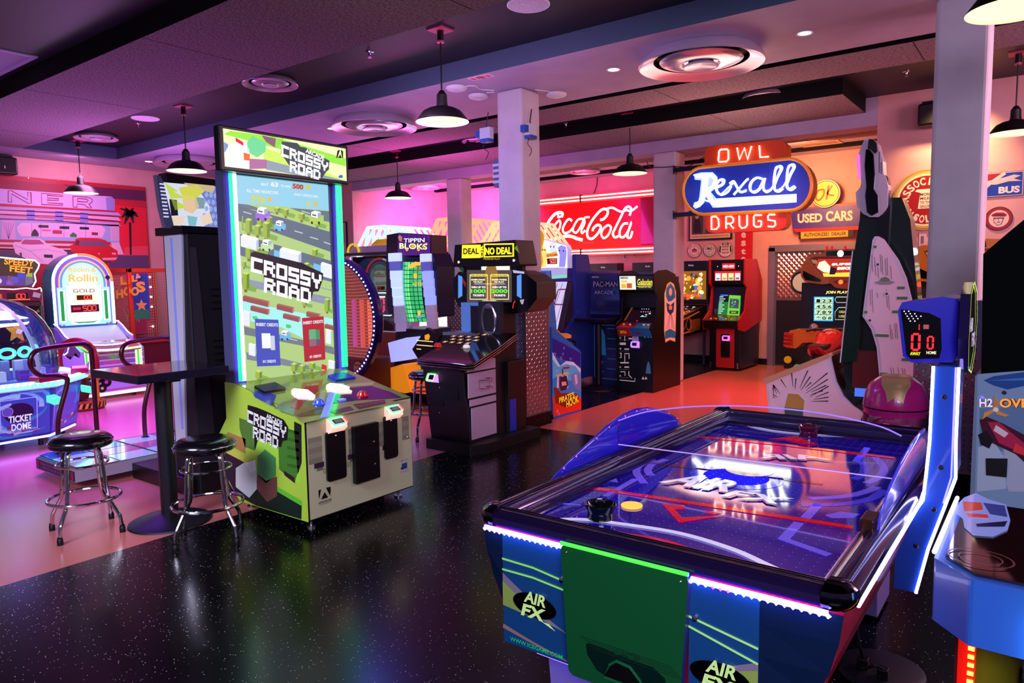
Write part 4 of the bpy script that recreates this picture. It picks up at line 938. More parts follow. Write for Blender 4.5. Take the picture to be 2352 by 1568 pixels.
    for (x,y,w,h) in ((300,420,300,55),(390,540,210,50),(705,520,190,55),(780,635,190,48),(1060,610,150,50),(1280,760,110,40)):
        A2([(x,y),(x+w,y+w*.25),(x+w,y+w*.25+h),(x,y+h)],'#90504c',3); A2([(x,y),(x+20,y-14),(x+w+22,y+w*.25-16),(x+w,y+w*.25)],'#a86058',3); A2([(x+w,y+w*.25),(x+w+22,y+w*.25-16),(x+w+22,y+w*.25+h-16),(x+w,y+w*.25+h)],'#b88878',3)
    for (x,y) in ((415,655),(815,755)): A2([(x,y),(x+50,y+5),(x+70,y+35),(x+30,y+50),(x,y+35)],'#58c070',4)
    for (x,y) in ((375,215),(375,250),(1180,430),(1200,300)): A2([(x,y),(x+180,y+45),(x+180,y+58),(x,y+13)],'#9098b8',4)
    tree(290,120,80,220,A2); tree(1005,455,60,80,A2); tree(1275,440,65,160,A2); tree(875,1210,75,110,A2); tree(970,1230,75,100,A2); tree(1090,1200,75,90,A2); tree(445,1300,80,110,A2)
    truck(300,600,75,160,A2); truck(365,990,75,130,A2); truck(1290,820,60,160,A2); truck(1320,1190,70,90,A2); A2([(1240,1230),(1300,1250),(1300,1310),(1236,1290)],'#d02838',8); car(740,830,125,'#68b0e0',f=A2)
    A2([(850,920),(950,945),(950,955),(850,930)],'#c0ccd0',5)
    # title board
    A2([(385,-100),(440,-118),(1000,20),(1255,145),(1250,220),(1200,360),(1135,365),(1110,470),(1080,480),(545,330),(540,150),(385,100)],'#0c0c16',10)
    blocktext(SC,mb,[('CROSSY',0),('ROAD',1.05)],[(573,662),(735,703),(735,632),(575,590)],L('#f4f4ff',1.5),12)
    # scores
    W=L('#f0f4ff',1.0)
    SC.qtext(mb,'BEAT',[(599,426),(616,427),(616,421),(599,420)],W,4,.02); SC.qtext(mb,'63',[(621,428),(638,430),(638,419),(621,417)],W,4,.04); SC.qtext(mb,'TO WIN',[(644,430),(666,432),(666,426),(644,424)],W,4,.02); SC.qtext(mb,'500',[(671,433),(696,436),(696,424),(671,421)],L('#c04010',1),4,.05)
    SC.qtext(mb,'ALL TIME HIGHSCORE :',[(565,441),(641,447),(641,440),(565,433)],W,4,.015); SC.qtext(mb,'DAILY HIGHSCORE :',[(675,449),(732,455),(732,449),(675,443)],W,4,.015)
    SC.qtext(mb,'776',[(575,464),(609,467),(609,452),(575,448)],L('#d8d840',1),4,.05); SC.qtext(mb,'0',[(704,473),(712,474),(712,461),(704,460)],L('#d8d840',1),4,.05)
    for (x,y) in ((700,430),(612,458),(717,468)): SC.poly(mb,K([(x,y-3),(x+9,y-6),(x+14,y+3),(x+4,y+6)]),L('#d8c860',1),4)
    # credit cards
    for (pts,c,l) in (([(583,732),(637,734),(642,839),(588,841)],'#4c58c8','l'),([(691,730),(741,726),(745,825),(697,831)],'#c02838','r')):
        q=K(pts); 
        SC.poly(mb,q,LL(c,.9),11); a,b=pts[0],pts[1]; d=pts[3]; e=pts[2]
        lerp=lambda u,v:((pts[0][0]*(1-u)+pts[1][0]*u)*(1-v)+(pts[3][0]*(1-u)+pts[2][0]*u)*v,(pts[0][1]*(1-u)+pts[1][1]*u)*(1-v)+(pts[3][1]*(1-u)+pts[2][1]*u)*v)
        SC.qtext(mb,'INSERT CREDITS',[lerp(.04,.15),lerp(.96,.15),lerp(.96,.08),lerp(.04,.08)],W,13,.03); SC.qtext(mb,'0/1 CREDITS',[lerp(.25,.93),lerp(.80,.93),lerp(.80,.87),lerp(.25,.87)],W,13,.03)
        def B4(u0,v0,u1,v1,col,k=12): SC.poly(mb,K([lerp(u0,v1),lerp(u1,v1),lerp(u1,v0),lerp(u0,v0)]),LL(col),k)
        if l=='l': B4(.25,.30,.62,.62,'#e8ecf4'); B4(.62,.35,.80,.66,'#c0c8d8'); 
        else: B4(.28,.28,.60,.50,'#60a878'); B4(.60,.30,.78,.52,'#488860'); B4(.28,.50,.60,.66,'#906078'); B4(.60,.52,.80,.66,'#704860')
    mb.build('screen',tw,label='bright vertical game screen')
    # glowing side tubes
    for ya,yb in ((y0+.005,y0+.075),(y1-.035,y1+.035)):
        mb=MB(); mb.box((xs-.012,ya,.905),(xs+.028,yb,2.40),M('#5040c8',.3,emit=.35)); h=mb.build('tube_housing',tw,bev=.01)
        mb=MB(); ym=(ya+yb)/2; mb.tube([(xs+.03,ym+.012,.94),(xs+.03,ym+.012,2.38)],.014,L('#e8e8ff',5) if ya<3 else L('#14ff78',3.0),10); mb.build('white_tube',h); 
        mb=MB(); mb.tube([(xs+.03,ym-.016,.94),(xs+.03,ym-.016,2.38)],.014,L('#14ff78',3.0),10); mb.build('green_tube',h)
    # marquee
    mb=MB(); mb.box((-4.56,y0-.085,2.385),(-4.49,y1+.055,2.685),BLACK); mb.box((-4.70,y0+.02,2.38),(-4.56,y1,2.5),BLACK); mq=mb.build('marquee',t,bev=.008)
    Mq=xpos(-4.489,0,0); mb=MB(); a0,a1,b0,b1=y0-.055,y1+.03,2.412,2.662
    Mq.rect(mb,a0,b0,a1,b1,L('#e8ffb0',1.25),.5)
    cm=lambda P:[(min(max(a,a0),a1),min(max(b,b0),b1)) for a,b in P]
    def A3(pts,c,l=1,s=1.2): Mq.poly(mb,cm(Mq.q([g1(*p) for p in pts])),L(c,s),l)
    A3([(700,80),(1100,130),(1740,330),(1740,400),(1200,260),(640,110)],'#90e040',2); A3([(1020,340),(1740,540),(1300,560),(1020,430)],'#8898a8',2); A3([(1000,230),(1300,330),(1740,560),(1400,520),(1000,380)],'#c8f060',1.5); A3([(640,180),(680,200),(680,290),(640,270)],'#7090c0',2)
    A3([(980,120),(1110,150),(1100,230),(1020,180)],'#805868',3); A3([(1120,150),(1180,150),(1120,240),(1100,230)],'#88d040',3)
    A3([(645,280),(700,190),(820,170),(870,250),(870,430),(645,410)],'#ffffff',4,1.6); A3([(745,140),(815,185),(815,218),(745,175)],'#e01040',5); A3([(815,275),(875,290),(870,350),(820,345)],'#f06820',5)
    A3([(850,180),(900,125),(1020,190),(1015,270),(940,320),(850,270)],'#68d090',4); A3([(870,330),(1025,340),(1025,420),(870,430)],'#a86898',4)
    A3([(1160,175),(1300,190),(1330,225),(1370,230),(1590,350),(1585,430),(1560,450),(1525,510),(1240,410),(1150,280)],'#405058',5,.8)
    blocktext(Mq,mb,[('CROSSY',0),('ROAD',1.05)],[g1(1155,425),g1(1565,540),g1(1575,370),g1(1158,205)],L('#ffffff',1.6),7)
    Mq.qtext(mb,'ARCADE',[g1(1372,275),g1(1540,350),g1(1540,305),g1(1375,240)],L('#ffffff',1.5),8,.03)
    A3([(1650,325),(1660,260),(1685,250),(1660,325)],'#182018',6,.1); A3([(1690,250),(1712,265),(1712,325),(1702,325)],'#182018',6,.1); A3([(1668,325),(1685,290),(1700,325)],'#182018',6,.1)
    A3([(1668,490),(1690,475),(1712,485),(1705,505),(1675,505)],'#3868b0',6)
    mb.build('marquee_panel',mq,label='backlit marquee panel')
    for x,y in ((xf-.08,y0+.08),(xf-.08,y1-.08),(-4.62,y0+.1),(-4.62,y1-.1)):
        mb=MB(); mb.cyl((x,y,.0),.03,.012,STEEL,16); mb.cyl((x,y,.012),.009,.06,STEEL,10); mb.build('levelling_foot',t)
    for y in (y0+.2,y1-.15):
        mb=MB(); mb.lathe([(.028,-.012),(.033,-.006),(.033,.006),(.028,.012)],(xf-.2,y,.035),BLACK,16,'x'); mb.box((xf-.22,y-.02,.05),(xf-.18,y+.02,.072),BLACK); mb.build('caster',t)
crossing()

# ================================================================== STOOLS AND HIGH TABLE
def make_stool(x,y,label,ang=0,h=.665,group='chrome bar stools with black seats'):
    t=thing('bar_stool',label,'bar stool',(x,y,0),group); t.rotation_euler=(0,0,0)
    mb=MB(); mb.lathe([(.0001,h-.005),(.10,h-.006),(.155,h-.014),(.18,h-.034),(.188,h-.055),(.186,h-.078),(.172,h-.088),(.0001,h-.09)],(x,y,0),M('#09080c',.22,coat=.5),40); s=mb.build('seat',t)
    mb=MB(); mb.lathe([(.187,h-.048),(.191,h-.050),(.191,h-.054),(.187,h-.056)],(x,y,0),CHROME,40); mb.build('seat_band',s)
    for k in range(4):
        a=ang+k*PI/2; c,d=math.cos(a),math.sin(a); mb=MB()
        P=[(.02,h-.092),(.09,h-.094),(.12,h-.11),(.135,h-.15),(.15,h-.30),(.165,h-.42),(.178,h-.455),(.225,h-.53),(.24,h-.565),(.25,.015)]
        mb.tube(sp([(x+r*c,y+r*d,z) for r,z in P],4),.0125,CHROME,10); l=mb.build('leg',t)
        mb=MB(); mb.lathe([(.0001,.0),(.018,.0),(.018,.035),(.0145,.04),(.0145,.05)],(x+.25*c,y+.25*d,0),BLACK,14); mb.build('rubber_foot',l)
    for r,z,w in ((.150,h-.20,.008),(.212,h-.43,.0105)):
        mb=MB(); mb.tube([(x+r*math.cos(i*PI/20),y+r*math.sin(i*PI/20),z) for i in range(40)],w,CHROME,8,True); mb.build('foot_ring' if z<.3 else 'brace_ring',t)
    return t
st=make_stool(-5.08,2.0,'chrome bar stool with round black seat at the left of the high table',.55)
st2=make_stool(-4.27,2.40,'chrome bar stool with round black seat standing between the high table and the crossing game',.15)
st3=make_stool(-5.12,5.32,'chrome bar stool half hidden behind the black briefcase game cabinet',.3,.70)
st4=make_stool(-5.42,8.35,'chrome bar stool in front of the dark cocktail cabinet beside the blue pirate game',.6,.76)
def high_table(cx,cy,zt,w,label,pole=.055,group='tall pedestal tables'):
    t=thing('high_table',label,'table',(cx,cy,0),group)
    mb=MB(); mb.box((cx-w,cy-w,zt-.055),(cx+w,cy+w,zt),M('#18141c',.12,coat=.6),{'-y':M('#24202c',.25,.5),'+x':M('#1c1c34',.25,.5)}); mb.build('table_top',t,bev=.006)
    mb=MB(); mb.lathe([(.0001,.05),(pole,.05),(pole,zt-.075)],(cx,cy,0),M('#0c0c12',.4),24); mb.build('pole',t)
    mb=MB(); mb.box((cx-w*.55,cy-.04,zt-.085),(cx+w*.55,cy+.04,zt-.055),BLACK); mb.box((cx-.04,cy-w*.55,zt-.085),(cx+.04,cy+w*.55,zt-.055),BLACK); mb.build('top_bracket',t)
    mb=MB(); mb.lathe([(.0001,.075),(pole*1.2,.07),(.12,.055),(.22,.03),(.262,.012),(.266,0)],(cx,cy,0),M('#0b0b10',.45),40); mb.build('base',t)
high_table(-4.80,2.42,1.07,.31,'dark square high table with steel edged top on one round pole, between two stools')

# ================================================================== DANCE GAME: two step pads, rails, tower
def dance():
    t=thing('dance_machine','dance game with lit step pads, dark red rails and tall tower behind the high table','arcade machine',(-6.3,2.9,0))
    x0,x1,y0,y1=-7.06,-6.17,2.37,3.78; zt=.155
    mb=MB(); c=.12
    pl=[(x0+c,y0+.0,0),(x1,y0,0),(x1,y1,0),(x0,y1,0),(x0,y0+c,0)]
    mb.prism([(a,b,.06) for a,b,_ in pl],(0,0,zt-.06),M('#c8c0d0',.35),M('#b8b0c4',.4),BLACK); p=mb.build('step_pad',t,label='pale step pad platform')
    mb=MB(); F=yneg(0,y0-.001,0); F.rect(mb,x0+c,.065,x1-.005,.15,M('#1c1a28',.4),1); F.text(mb,'PLEASE DO NOT STAND ON THE EDGE',x0+c+.1,.115,.55,.016,M('#8890a8',.4),2); F.text(mb,'STEP ON AND OFF WITH CARE',x0+c+.14,.085,.46,.014,M('#8890a8',.4),2)
    F.rect(mb,x0+c+.02,.075,x0+c+.06,.14,M('#a02030',.4),2); F.rect(mb,x1-.07,.075,x1-.03,.14,M('#a02030',.4),2); mb.build('warning_strip',p)
    for j in range(2):
        for i in range(3):
            for k in range(2):
                a=x0+.05+i*.275; b=y0+.05+j*.66+k*.32
                mb=MB(); f=(i+k+j)%2
                mb.box((a,b,zt),(a+.262,b+.305,zt+.006),M('#283888' if (i==0 and j==0) else ('#a8e0e0' if f else '#c08090'),.12,emit=.25 if f else .06,coat=.8)); mb.build('step_panel',p,bev=.002)
    # rails
    R=M('#5a0a20',.25,coat=.4)
    for (ya,yb) in ((2.55,2.87),(3.30,3.62)):
        mb=MB(); X=-6.93
        P=[(X,ya,zt),(X,ya+.01,.45),(X,ya+.10,.76),(X,ya+.085,.82),(X,ya+.0,.845),(X,ya-.10,.86),(X,ya-.165,.93),(X,ya-.165,1.02),(X,ya-.10,1.08),(X,ya+.10,1.10),(X,yb-.06,1.10),(X,yb-.01,1.06),(X,yb,.98),(X,yb,.5),(X,yb,zt)]
        mb.tube(sp(P,5),.021,R,12); h=mb.build('hand_rail',t)
        for y in (ya,yb): mb=MB(); mb.cyl((X,y,zt),.035,.012,BLACK,16); mb.build('rail_flange',h)
    # tower, its screen turned towards the pads
    mb=MB(); mb.box((-5.55,2.87,.0),(-5.20,3.78,2.02),M('#0c0a10',.55)); mb.box((-6.15,2.80,0),(-5.25,3.9,.13),BLACK); tw=mb.build('tower',t,bev=.01)
    mb=MB(); mb.prism([(-5.50,2.855,.35),(-5.36,2.855,.35),(-5.24,2.855,2.0),(-5.50,2.855,2.0)],(0,.02,0),M('#b8b8c8',.35)); mb.build('light_pillar',tw,label='pale grey pillar')
    mb=MB(); mb.box((-5.40,2.850,.5),(-5.375,2.856,1.98),M('#8088e0',.3,emit=.15)); mb.build('pillar_stripe',tw)
    A=xpos(-5.198,0,0); mb=MB(); A.poly(mb,[(2.88,.25),(3.02,.25),(2.94,1.9),(2.885,1.9)],M('#2c2430',.6),1); mb.build('side_cheek',tw)
    for z in (1.58,1.53,1.48,1.43,1.18,1.13,1.08,1.03): mb=MB(); mb.box((-5.2,3.04,z),(-5.192,3.16,z+.010),BLACKR); mb.box((-5.2,3.16,z),(-5.19,3.168,z+.010),M('#404048',.3)); mb.build('vent_slot',tw)
    mb=MB(); mb.box((-5.6,2.84,2.0),(-5.2,3.78,2.06),BLACK); mb.build('shelf',tw)
    # marquee, its lit art on the +x face
    mb=MB(); mb.prism([(-5.42,y,z) for y,z in ((2.90,2.07),(3.75,2.07),(3.75,2.44),(2.86,2.47))],(-.12,0,0),BLACK); mq=mb.build('marquee',t)
    A=xpos(-5.418,0,0); mb=MB(); g=lambda x,y:A.at(350+x/2.528,380+y/2.528); P=lambda pts,c,l=1,e=1.0: A.poly(mb,[g(*p) for p in pts],L(c,e),l)
    P([(60,97),(560,140),(560,365),(122,348)],'#d8dcf0'); P([(250,115),(560,142),(560,364),(300,354),(340,250)],'#7080c8',2)
    for i in range(8):
        for j in range(6): P([(300+i*26+(j%2)*13+11*math.cos(a*PI/3),130+j*40+i*2+16*math.sin(a*PI/3)) for a in range(6)],'#98a8e8',3)
    for pts,c in (([(70,100),(150,150),(120,150),(190,190),(110,190),(200,240),(130,260),(100,180)],'#c8dc50'),([(150,130),(260,110),(300,150),(240,200),(180,200)],'#d8d850'),([(170,170),(250,180),(270,240),(230,280),(180,260)],'#e8c8a0'),([(240,180),(300,190),(300,250),(250,250)],'#80a0a8'),([(200,290),(260,300),(250,350),(210,350)],'#80c0d0'),([(96,195),(140,200),(148,290),(108,292)],'#101018'),([(110,300),(190,290),(170,345),(122,345)],'#f0d8c0'),([(270,300),(330,270),(350,330),(300,350)],'#f0d8c0'),([(180,100),(360,118),(350,160),(220,130)],'#d0b890')): P(pts,c,4,.95)
    mb.build('marquee_art',mq,label='backlit panel with yellow green swirls and hexagons')
    mb=MB(); q=[g(*p) for p in ((16,55),(42,62),(58,100),(75,180),(116,345),(116,365),(70,362),(62,330),(40,240))]; mb.prism([(-5.40,a,b) for a,b in q],(-.05,0,0),M('#8890b0',.25,.7)); sd=mb.build('marquee_bracket',mq,label='steel side bracket')
    for i in range(10): mb=MB(); a,b=g(52+i*2.6,110+i*21); mb.box((-5.401,a-.022,b-.004),(-5.396,a+.016,b+.006),M('#e0e0ff',.3,emit=.6)); mb.build('slot_light',sd)
dance()

# ================================================================== TICKET DOME
def dome():
    cx,cy=-8.80,2.64; t=thing('prize_dome_machine','round ticket game under a big clear dome with blue swirl panels, at the left edge','arcade machine',(cx,cy,0))
    n=8; R=.86; BW=M('#2838b0',.3,emit=.35); 
    oc=lambda r,z,a0=PI/8:[(cx+r*math.cos(a0+i*PI/4),cy+r*math.sin(a0+i*PI/4),z) for i in range(8)]
    mb=MB(); A=oc(R*.86,.12); B=oc(R*.95,.60); mb.add(A+B,[[i,(i+1)%8,8+(i+1)%8,8+i] for i in range(8)]+[list(range(8))[::-1]],M('#2030a0',.3,emit=.2)); b=mb.build('body',t,label='blue swirl printed body')
    mb=MB(); 
    for i in range(8):
        p,q,r,s=[Vector(v) for v in (A[i],A[(i+1)%8],B[(i+1)%8],B[i])]
        PN=Pan(p,q-p,s-p); w=(q-p).length; h=(s-p).length
        PN.rect(mb,.01,.02,w-.01,h-.01,M('#3848c0',.25,emit=.4),1)
        random.seed(i)
        for k in range(9):
            a=random.random()*6.28; rr=.1+.24*random.random(); pts=[(min(max(w/2+(rr+.02*j)*math.cos(a+j*.22),.02),w-.02),min(max(h*.55+(rr*.7+.01*j)*math.sin(a+j*.22),.03),h-.02)) for j in range(7)]
            PN.line(mb,pts,(.05,.01),M(random.choice(['#a8c0f8','#3888d8','#7088e8','#202878','#6048c8']),.3,emit=.3),2)
        for k in range(10):
            a=.05+random.random()*(w-.12); c=random.choice(['#c06020','#8040a0','#4080c0','#a82838','#d0c8e0']); bb=.03+random.random()*.09; PN.poly(mb,[(a,bb),(a+.05,bb+.01),(a+.045,bb+.035),(a-.005,bb+.025)],M(c,.4,emit=.2),3)
        if i in (5,6,7):
            PN.line(mb,[(w*.22,.09),(w*.78,.09),(w*.78,h*.84),(w*.22,h*.84)],.007,M('#c0c0ff',.3,emit=.4),4,True); PN.disc(mb,w*.5,h*.55,.13,M('#2a1050',.4),3,24,.1)
            W=M('#e8f0ff',.3,emit=.6); PN.text(mb,'TICKET',w*.34-.004,h*.36-.004,w*.36,.075,M('#183080',.4),5,.05); PN.text(mb,'TICKET',w*.34,h*.36,w*.36,.07,W,6,.03); PN.text(mb,'DOME',w*.38-.004,h*.19-.004,w*.30,.075,M('#183080',.4),5,.05); PN.text(mb,'DOME',w*.38,h*.19,w*.30,.07,W,6,.03)
            PN.disc(mb,w*.33,h*.6,.045,M('#6050c0',.3,emit=.4),5,20); PN.line(mb,[(w*.33+.046*math.cos(a*.4),h*.6+.046*math.sin(a*.4)) for a in range(16)],.005,M('#c0a0e0',.3,emit=.3),6,True)
    mb.build('printed_panels',b)
    mb=MB(); mb.add(oc(R*.98,.60)+oc(R*1.0,.64)+oc(R*.97,.665)+oc(R*.70,.67),[[k*8+i,k*8+(i+1)%8,k*8+8+(i+1)%8,k*8+8+i] for k in range(3) for i in range(8)]+[list(range(24,32))],M('#b8b8e8',.2,.3)); mb.build('counter_ring',t)
    mb=MB(); q=oc(R*1.01,.628); 
    mb.tube(q,.013,L('#50ffe0',5),6,True); mb.build('rim_light',t,label='turquoise light rim')
    mb=MB(); q=oc(R*1.0,.672)
    for i in range(8):
        p,s=Vector(q[i]),Vector(q[(i+1)%8])
        for j in range(22): u=p+(s-p)*((j+.5)/22); mb.obox(u,(s-p)*.016,(s-p).cross(Vector((0,0,1)))*.02,(0,0,.012),L('#80ffd0' if j%2 else '#d0fff8',3))
    mb.build('chaser_lights',t)
    # red button pods
    for a in (.35,-.45,1.2):
        mb=MB(); p=Vector((cx+R*.93*math.cos(a),cy+R*.93*math.sin(a),.70)); mb.obox(p,Vector((math.cos(a),math.sin(a),0))*.08,Vector((-math.sin(a),math.cos(a),0))*.16,(0,0,.03),M('#a01840',.25,emit=.15)); mb.build('button_pod',t,bev=.015)
        mb=MB(); p=Vector((cx+R*.99*math.cos(a),cy+R*.99*math.sin(a),.48)); mb.obox(p,Vector((math.cos(a),math.sin(a),-.3))*.05,Vector((-math.sin(a),math.cos(a),0))*.05,(0,0,.035),L('#60f0d8',1.1)); mb.build('card_reader',t,bev=.01)
    # inner playfield, centre tower, wheels of light
    mb=MB(); mb.cyl((cx,cy,.66),.60,.02,M('#3a40b0',.2,emit=.3),40); mb.build('playfield',t)
    mb=MB(); mb.lathe([(.10,.68),(.10,1.18),(.16,1.2)],(cx,cy,0),M('#403890',.3,emit=.2),16); c=mb.build('centre_column',t)
    mb=MB(); mb.lathe([(.16,1.2),(.36,1.22),(.38,1.24),(.37,1.29),(.30,1.31),(.26,1.33),(.25,1.36),(.12,1.37),(.11,1.40),(.0001,1.41)],(cx,cy,0),L('#e8ecff',2.2),32); mb.build('light_crown',c,label='glowing white crown')
    mb=MB(); mb.lathe([(.381,1.25),(.381,1.285)],(cx,cy,0),L('#4050b0',.8),48); mb.build('crown_digits',c)
    random.seed(3)
    for i in range(7):
        a=-1.6+i*.42; p=(cx+.43*math.cos(a),cy+.43*math.sin(a),.95)
        mb=MB(); mb.tube([(p[0]+.07*math.cos(k*.4)*math.sin(a),p[1]-.07*math.cos(k*.4)*math.cos(a),p[2]+.045*math.sin(k*.4)) for k in range(16)],.017,L('#40e8f0',3),8,True); mb.build('light_ring',c)
        mb=MB(); x,y=cx+.5*math.cos(a+.2),cy+.5*math.sin(a+.2); mb.box((x-.05,y-.05,.68),(x+.05,y+.05,.78),M(random.choice(['#d8d8e8','#6040b0','#a0b0e8']),.3,emit=.25)); mb.build('prize_box',c,bev=.01)
        mb=MB(); x,y=cx+.34*math.cos(a),cy+.34*math.sin(a); mb.box((x-.04,y-.04,.68),(x+.04,y+.04,.82+.1*random.random()),M(random.choice(['#8890c0','#283070','#c0c8e0']),.3,.2,emit=.15)); mb.build('ticket_tower',c,bev=.008)
    S5=[(math.cos(a*PI/5+.3)*(.12 if a%2==0 else .055),math.sin(a*PI/5+.3)*(.12 if a%2==0 else .055)) for a in range(10)]
    mb=MB(); mb.prism([(cx+.25+a*.6,cy+.20+a*.6,1.16+b) for a,b in S5],(.02,-.02,0),M('#d08030',.3,emit=.3)); mb.build('star',c)
    mb=MB(); DG=glass('dome_acrylic',(.95,.95,1,1),.02,.03); rr=.62
    mb.lathe([(rr,.67),(rr,.85),(rr*.985,.98),(rr*.93,1.12),(rr*.84,1.24),(rr*.70,1.36),(rr*.50,1.45),(rr*.25,1.50),(.0001,1.515)],(cx,cy,0),DG,56); mb.build('clear_dome',t)
    mb=MB(); mb.tube([(cx+rr*.97*math.cos(u)*.9,cy+rr*.97*math.cos(u)*.45,.68+.80*math.sin(u)) for u in [i*PI/24 for i in range(25)]],.02,M('#d0ccf0',.3,emit=.2),8); mb.build('dome_arch',t)
    mb=MB(); mb.tube(oc(R*.84,.10),.012,L('#8890ff',6),6,True); mb.build('under_glow',t,label='blue glow strip under the body')
    for i in range(8): mb=MB(); q=oc(R*.7,0)[i]; mb.cyl((q[0],q[1],0),.025,.121,BLACK,10); mb.build('foot',t)
dome()

# ================================================================== SPEEDY FEET redemption game
def speedy():
    x=-11.6; t=thing('redemption_game','dark red ticket game with orange lettered topper and red digits, behind the clear dome','arcade machine',(x-.3,3.75,0))
    mb=MB(); mb.box((x-.9,3.05,0),(x-.02,4.19,1.40),M('#58101c',.35)); b=mb.build('cabinet',t,bev=.02)
    S=xpos(x-.018,0,0); mb=MB(); S.rect(mb,3.2,.75,4.2,1.33,M('#201018',.15,emit=.1),1)
    random.seed(5)
    for k in range(26): 
        a=3.22+random.random()*.9; z=.78+random.random()*.5; S.poly(mb,[(a,z),(a+.07,z+.01),(a+.05,z+.06)],M(random.choice(['#a03030','#603878','#a06028','#802040']),.3,emit=.3),2)
    mb.build('lit_window',b)
    mb=MB(); mb.box((x-.3,3.05,1.40),(x,4.19,1.56),M('#78103c',.25,emit=.2)); d=mb.build('score_panel',t,bev=.01)
    S=xpos(x+.001,0,0); mb=MB(); S.rect(mb,3.76,1.43,4.02,1.52,M('#200408',.3),1); S.seg7(mb,'100',3.83,1.44,.15,.065,L('#ff2020',5),2); S.poly(mb,[(4.07,1.46),(4.16,1.44),(4.18,1.5),(4.09,1.53)],M('#c8a8b8',.3,emit=.3),2); S.rect(mb,3.5,1.43,3.70,1.51,M('#c87820',.3,emit=.4),2); S.line(mb,[(3.7,1.425),(4.04,1.425)],.006,L('#ffa020',2),2)
    S.line(mb,[(3.05,1.575),(3.7,1.58),(3.85,1.57),(4.0,1.585),(4.12,1.565),(4.18,1.585),(4.19,1.56),(4.19,1.53)],.014,L('#ffd0e8',4),3); mb.build('score_display',d)
    mb=MB(); out=[(3.2,1.60),(4.08,1.60),(4.13,1.68),(4.12,1.78),(4.17,1.86),(4.19,1.92),(4.14,1.97),(3.9,1.99),(3.6,2.02),(3.2,2.03)]
    mb.prism([(x-.16,a,z) for a,z in out],(.14,0,0),M('#302018',.3)); tp=mb.build('topper',t)
    T=xpos(x-.019,0,0); mb=MB(); T.poly(mb,out,L('#584028',.6),.5)
    for pts,c in (([(3.2,1.62),(4.08,1.62),(4.12,1.74),(3.2,1.78)],'#6840a0'),([(3.3,1.64),(3.5,1.63),(3.48,1.75)],'#e0e0f0'),([(3.55,1.62),(3.72,1.63),(3.7,1.74),(3.6,1.76)],'#c03050'),([(3.78,1.64),(3.85,1.62),(3.9,1.74),(3.8,1.76)],'#c88858'),([(4.0,1.62),(4.1,1.66),(4.1,1.8),(4.02,1.78)],'#a8b848'),([(3.2,1.8),(3.6,1.82),(3.62,1.99),(3.2,2.0)],'#d8c878'),([(3.2,1.86),(3.35,1.85),(3.4,1.97),(3.2,1.98)],'#e08040')): T.poly(mb,pts,L(c,.9),1)
    for cx,cy,r,c in ((3.88,1.70,.045,'#6050d0'),(3.96,1.76,.05,'#4848c8'),(3.68,1.69,.04,'#d8d0f0'),(3.80,1.66,.03,'#9058c0')): T.disc(mb,cx,cy,r,L(c,1.0),2)
    for k,(c,o) in enumerate((('#301408',.05),('#ff9020',.03))): T.qtext(mb,'SPEEDY',[(9,607),(77,612),(79,598),(10,593)],L(c,1.6 if k else .3),3+k,o); T.qtext(mb,'FEET',[(22,623),(72,629),(75,614),(22,609)],L(c,1.6 if k else .3),3+k,o)
    mb.build('topper_art',tp,label='backlit orange lettering over cartoon shapes')
    mb=MB(); mb.tube([(x-.016,a,z) for a,z in [(3.2,2.035),(3.6,2.025),(3.9,1.995),(4.14,1.975),(4.195,1.92),(4.175,1.86),(4.125,1.78),(4.135,1.68),(4.09,1.6)]],.009,L('#a0f0e0',4),8); mb.build('edge_tube',tp)
speedy()

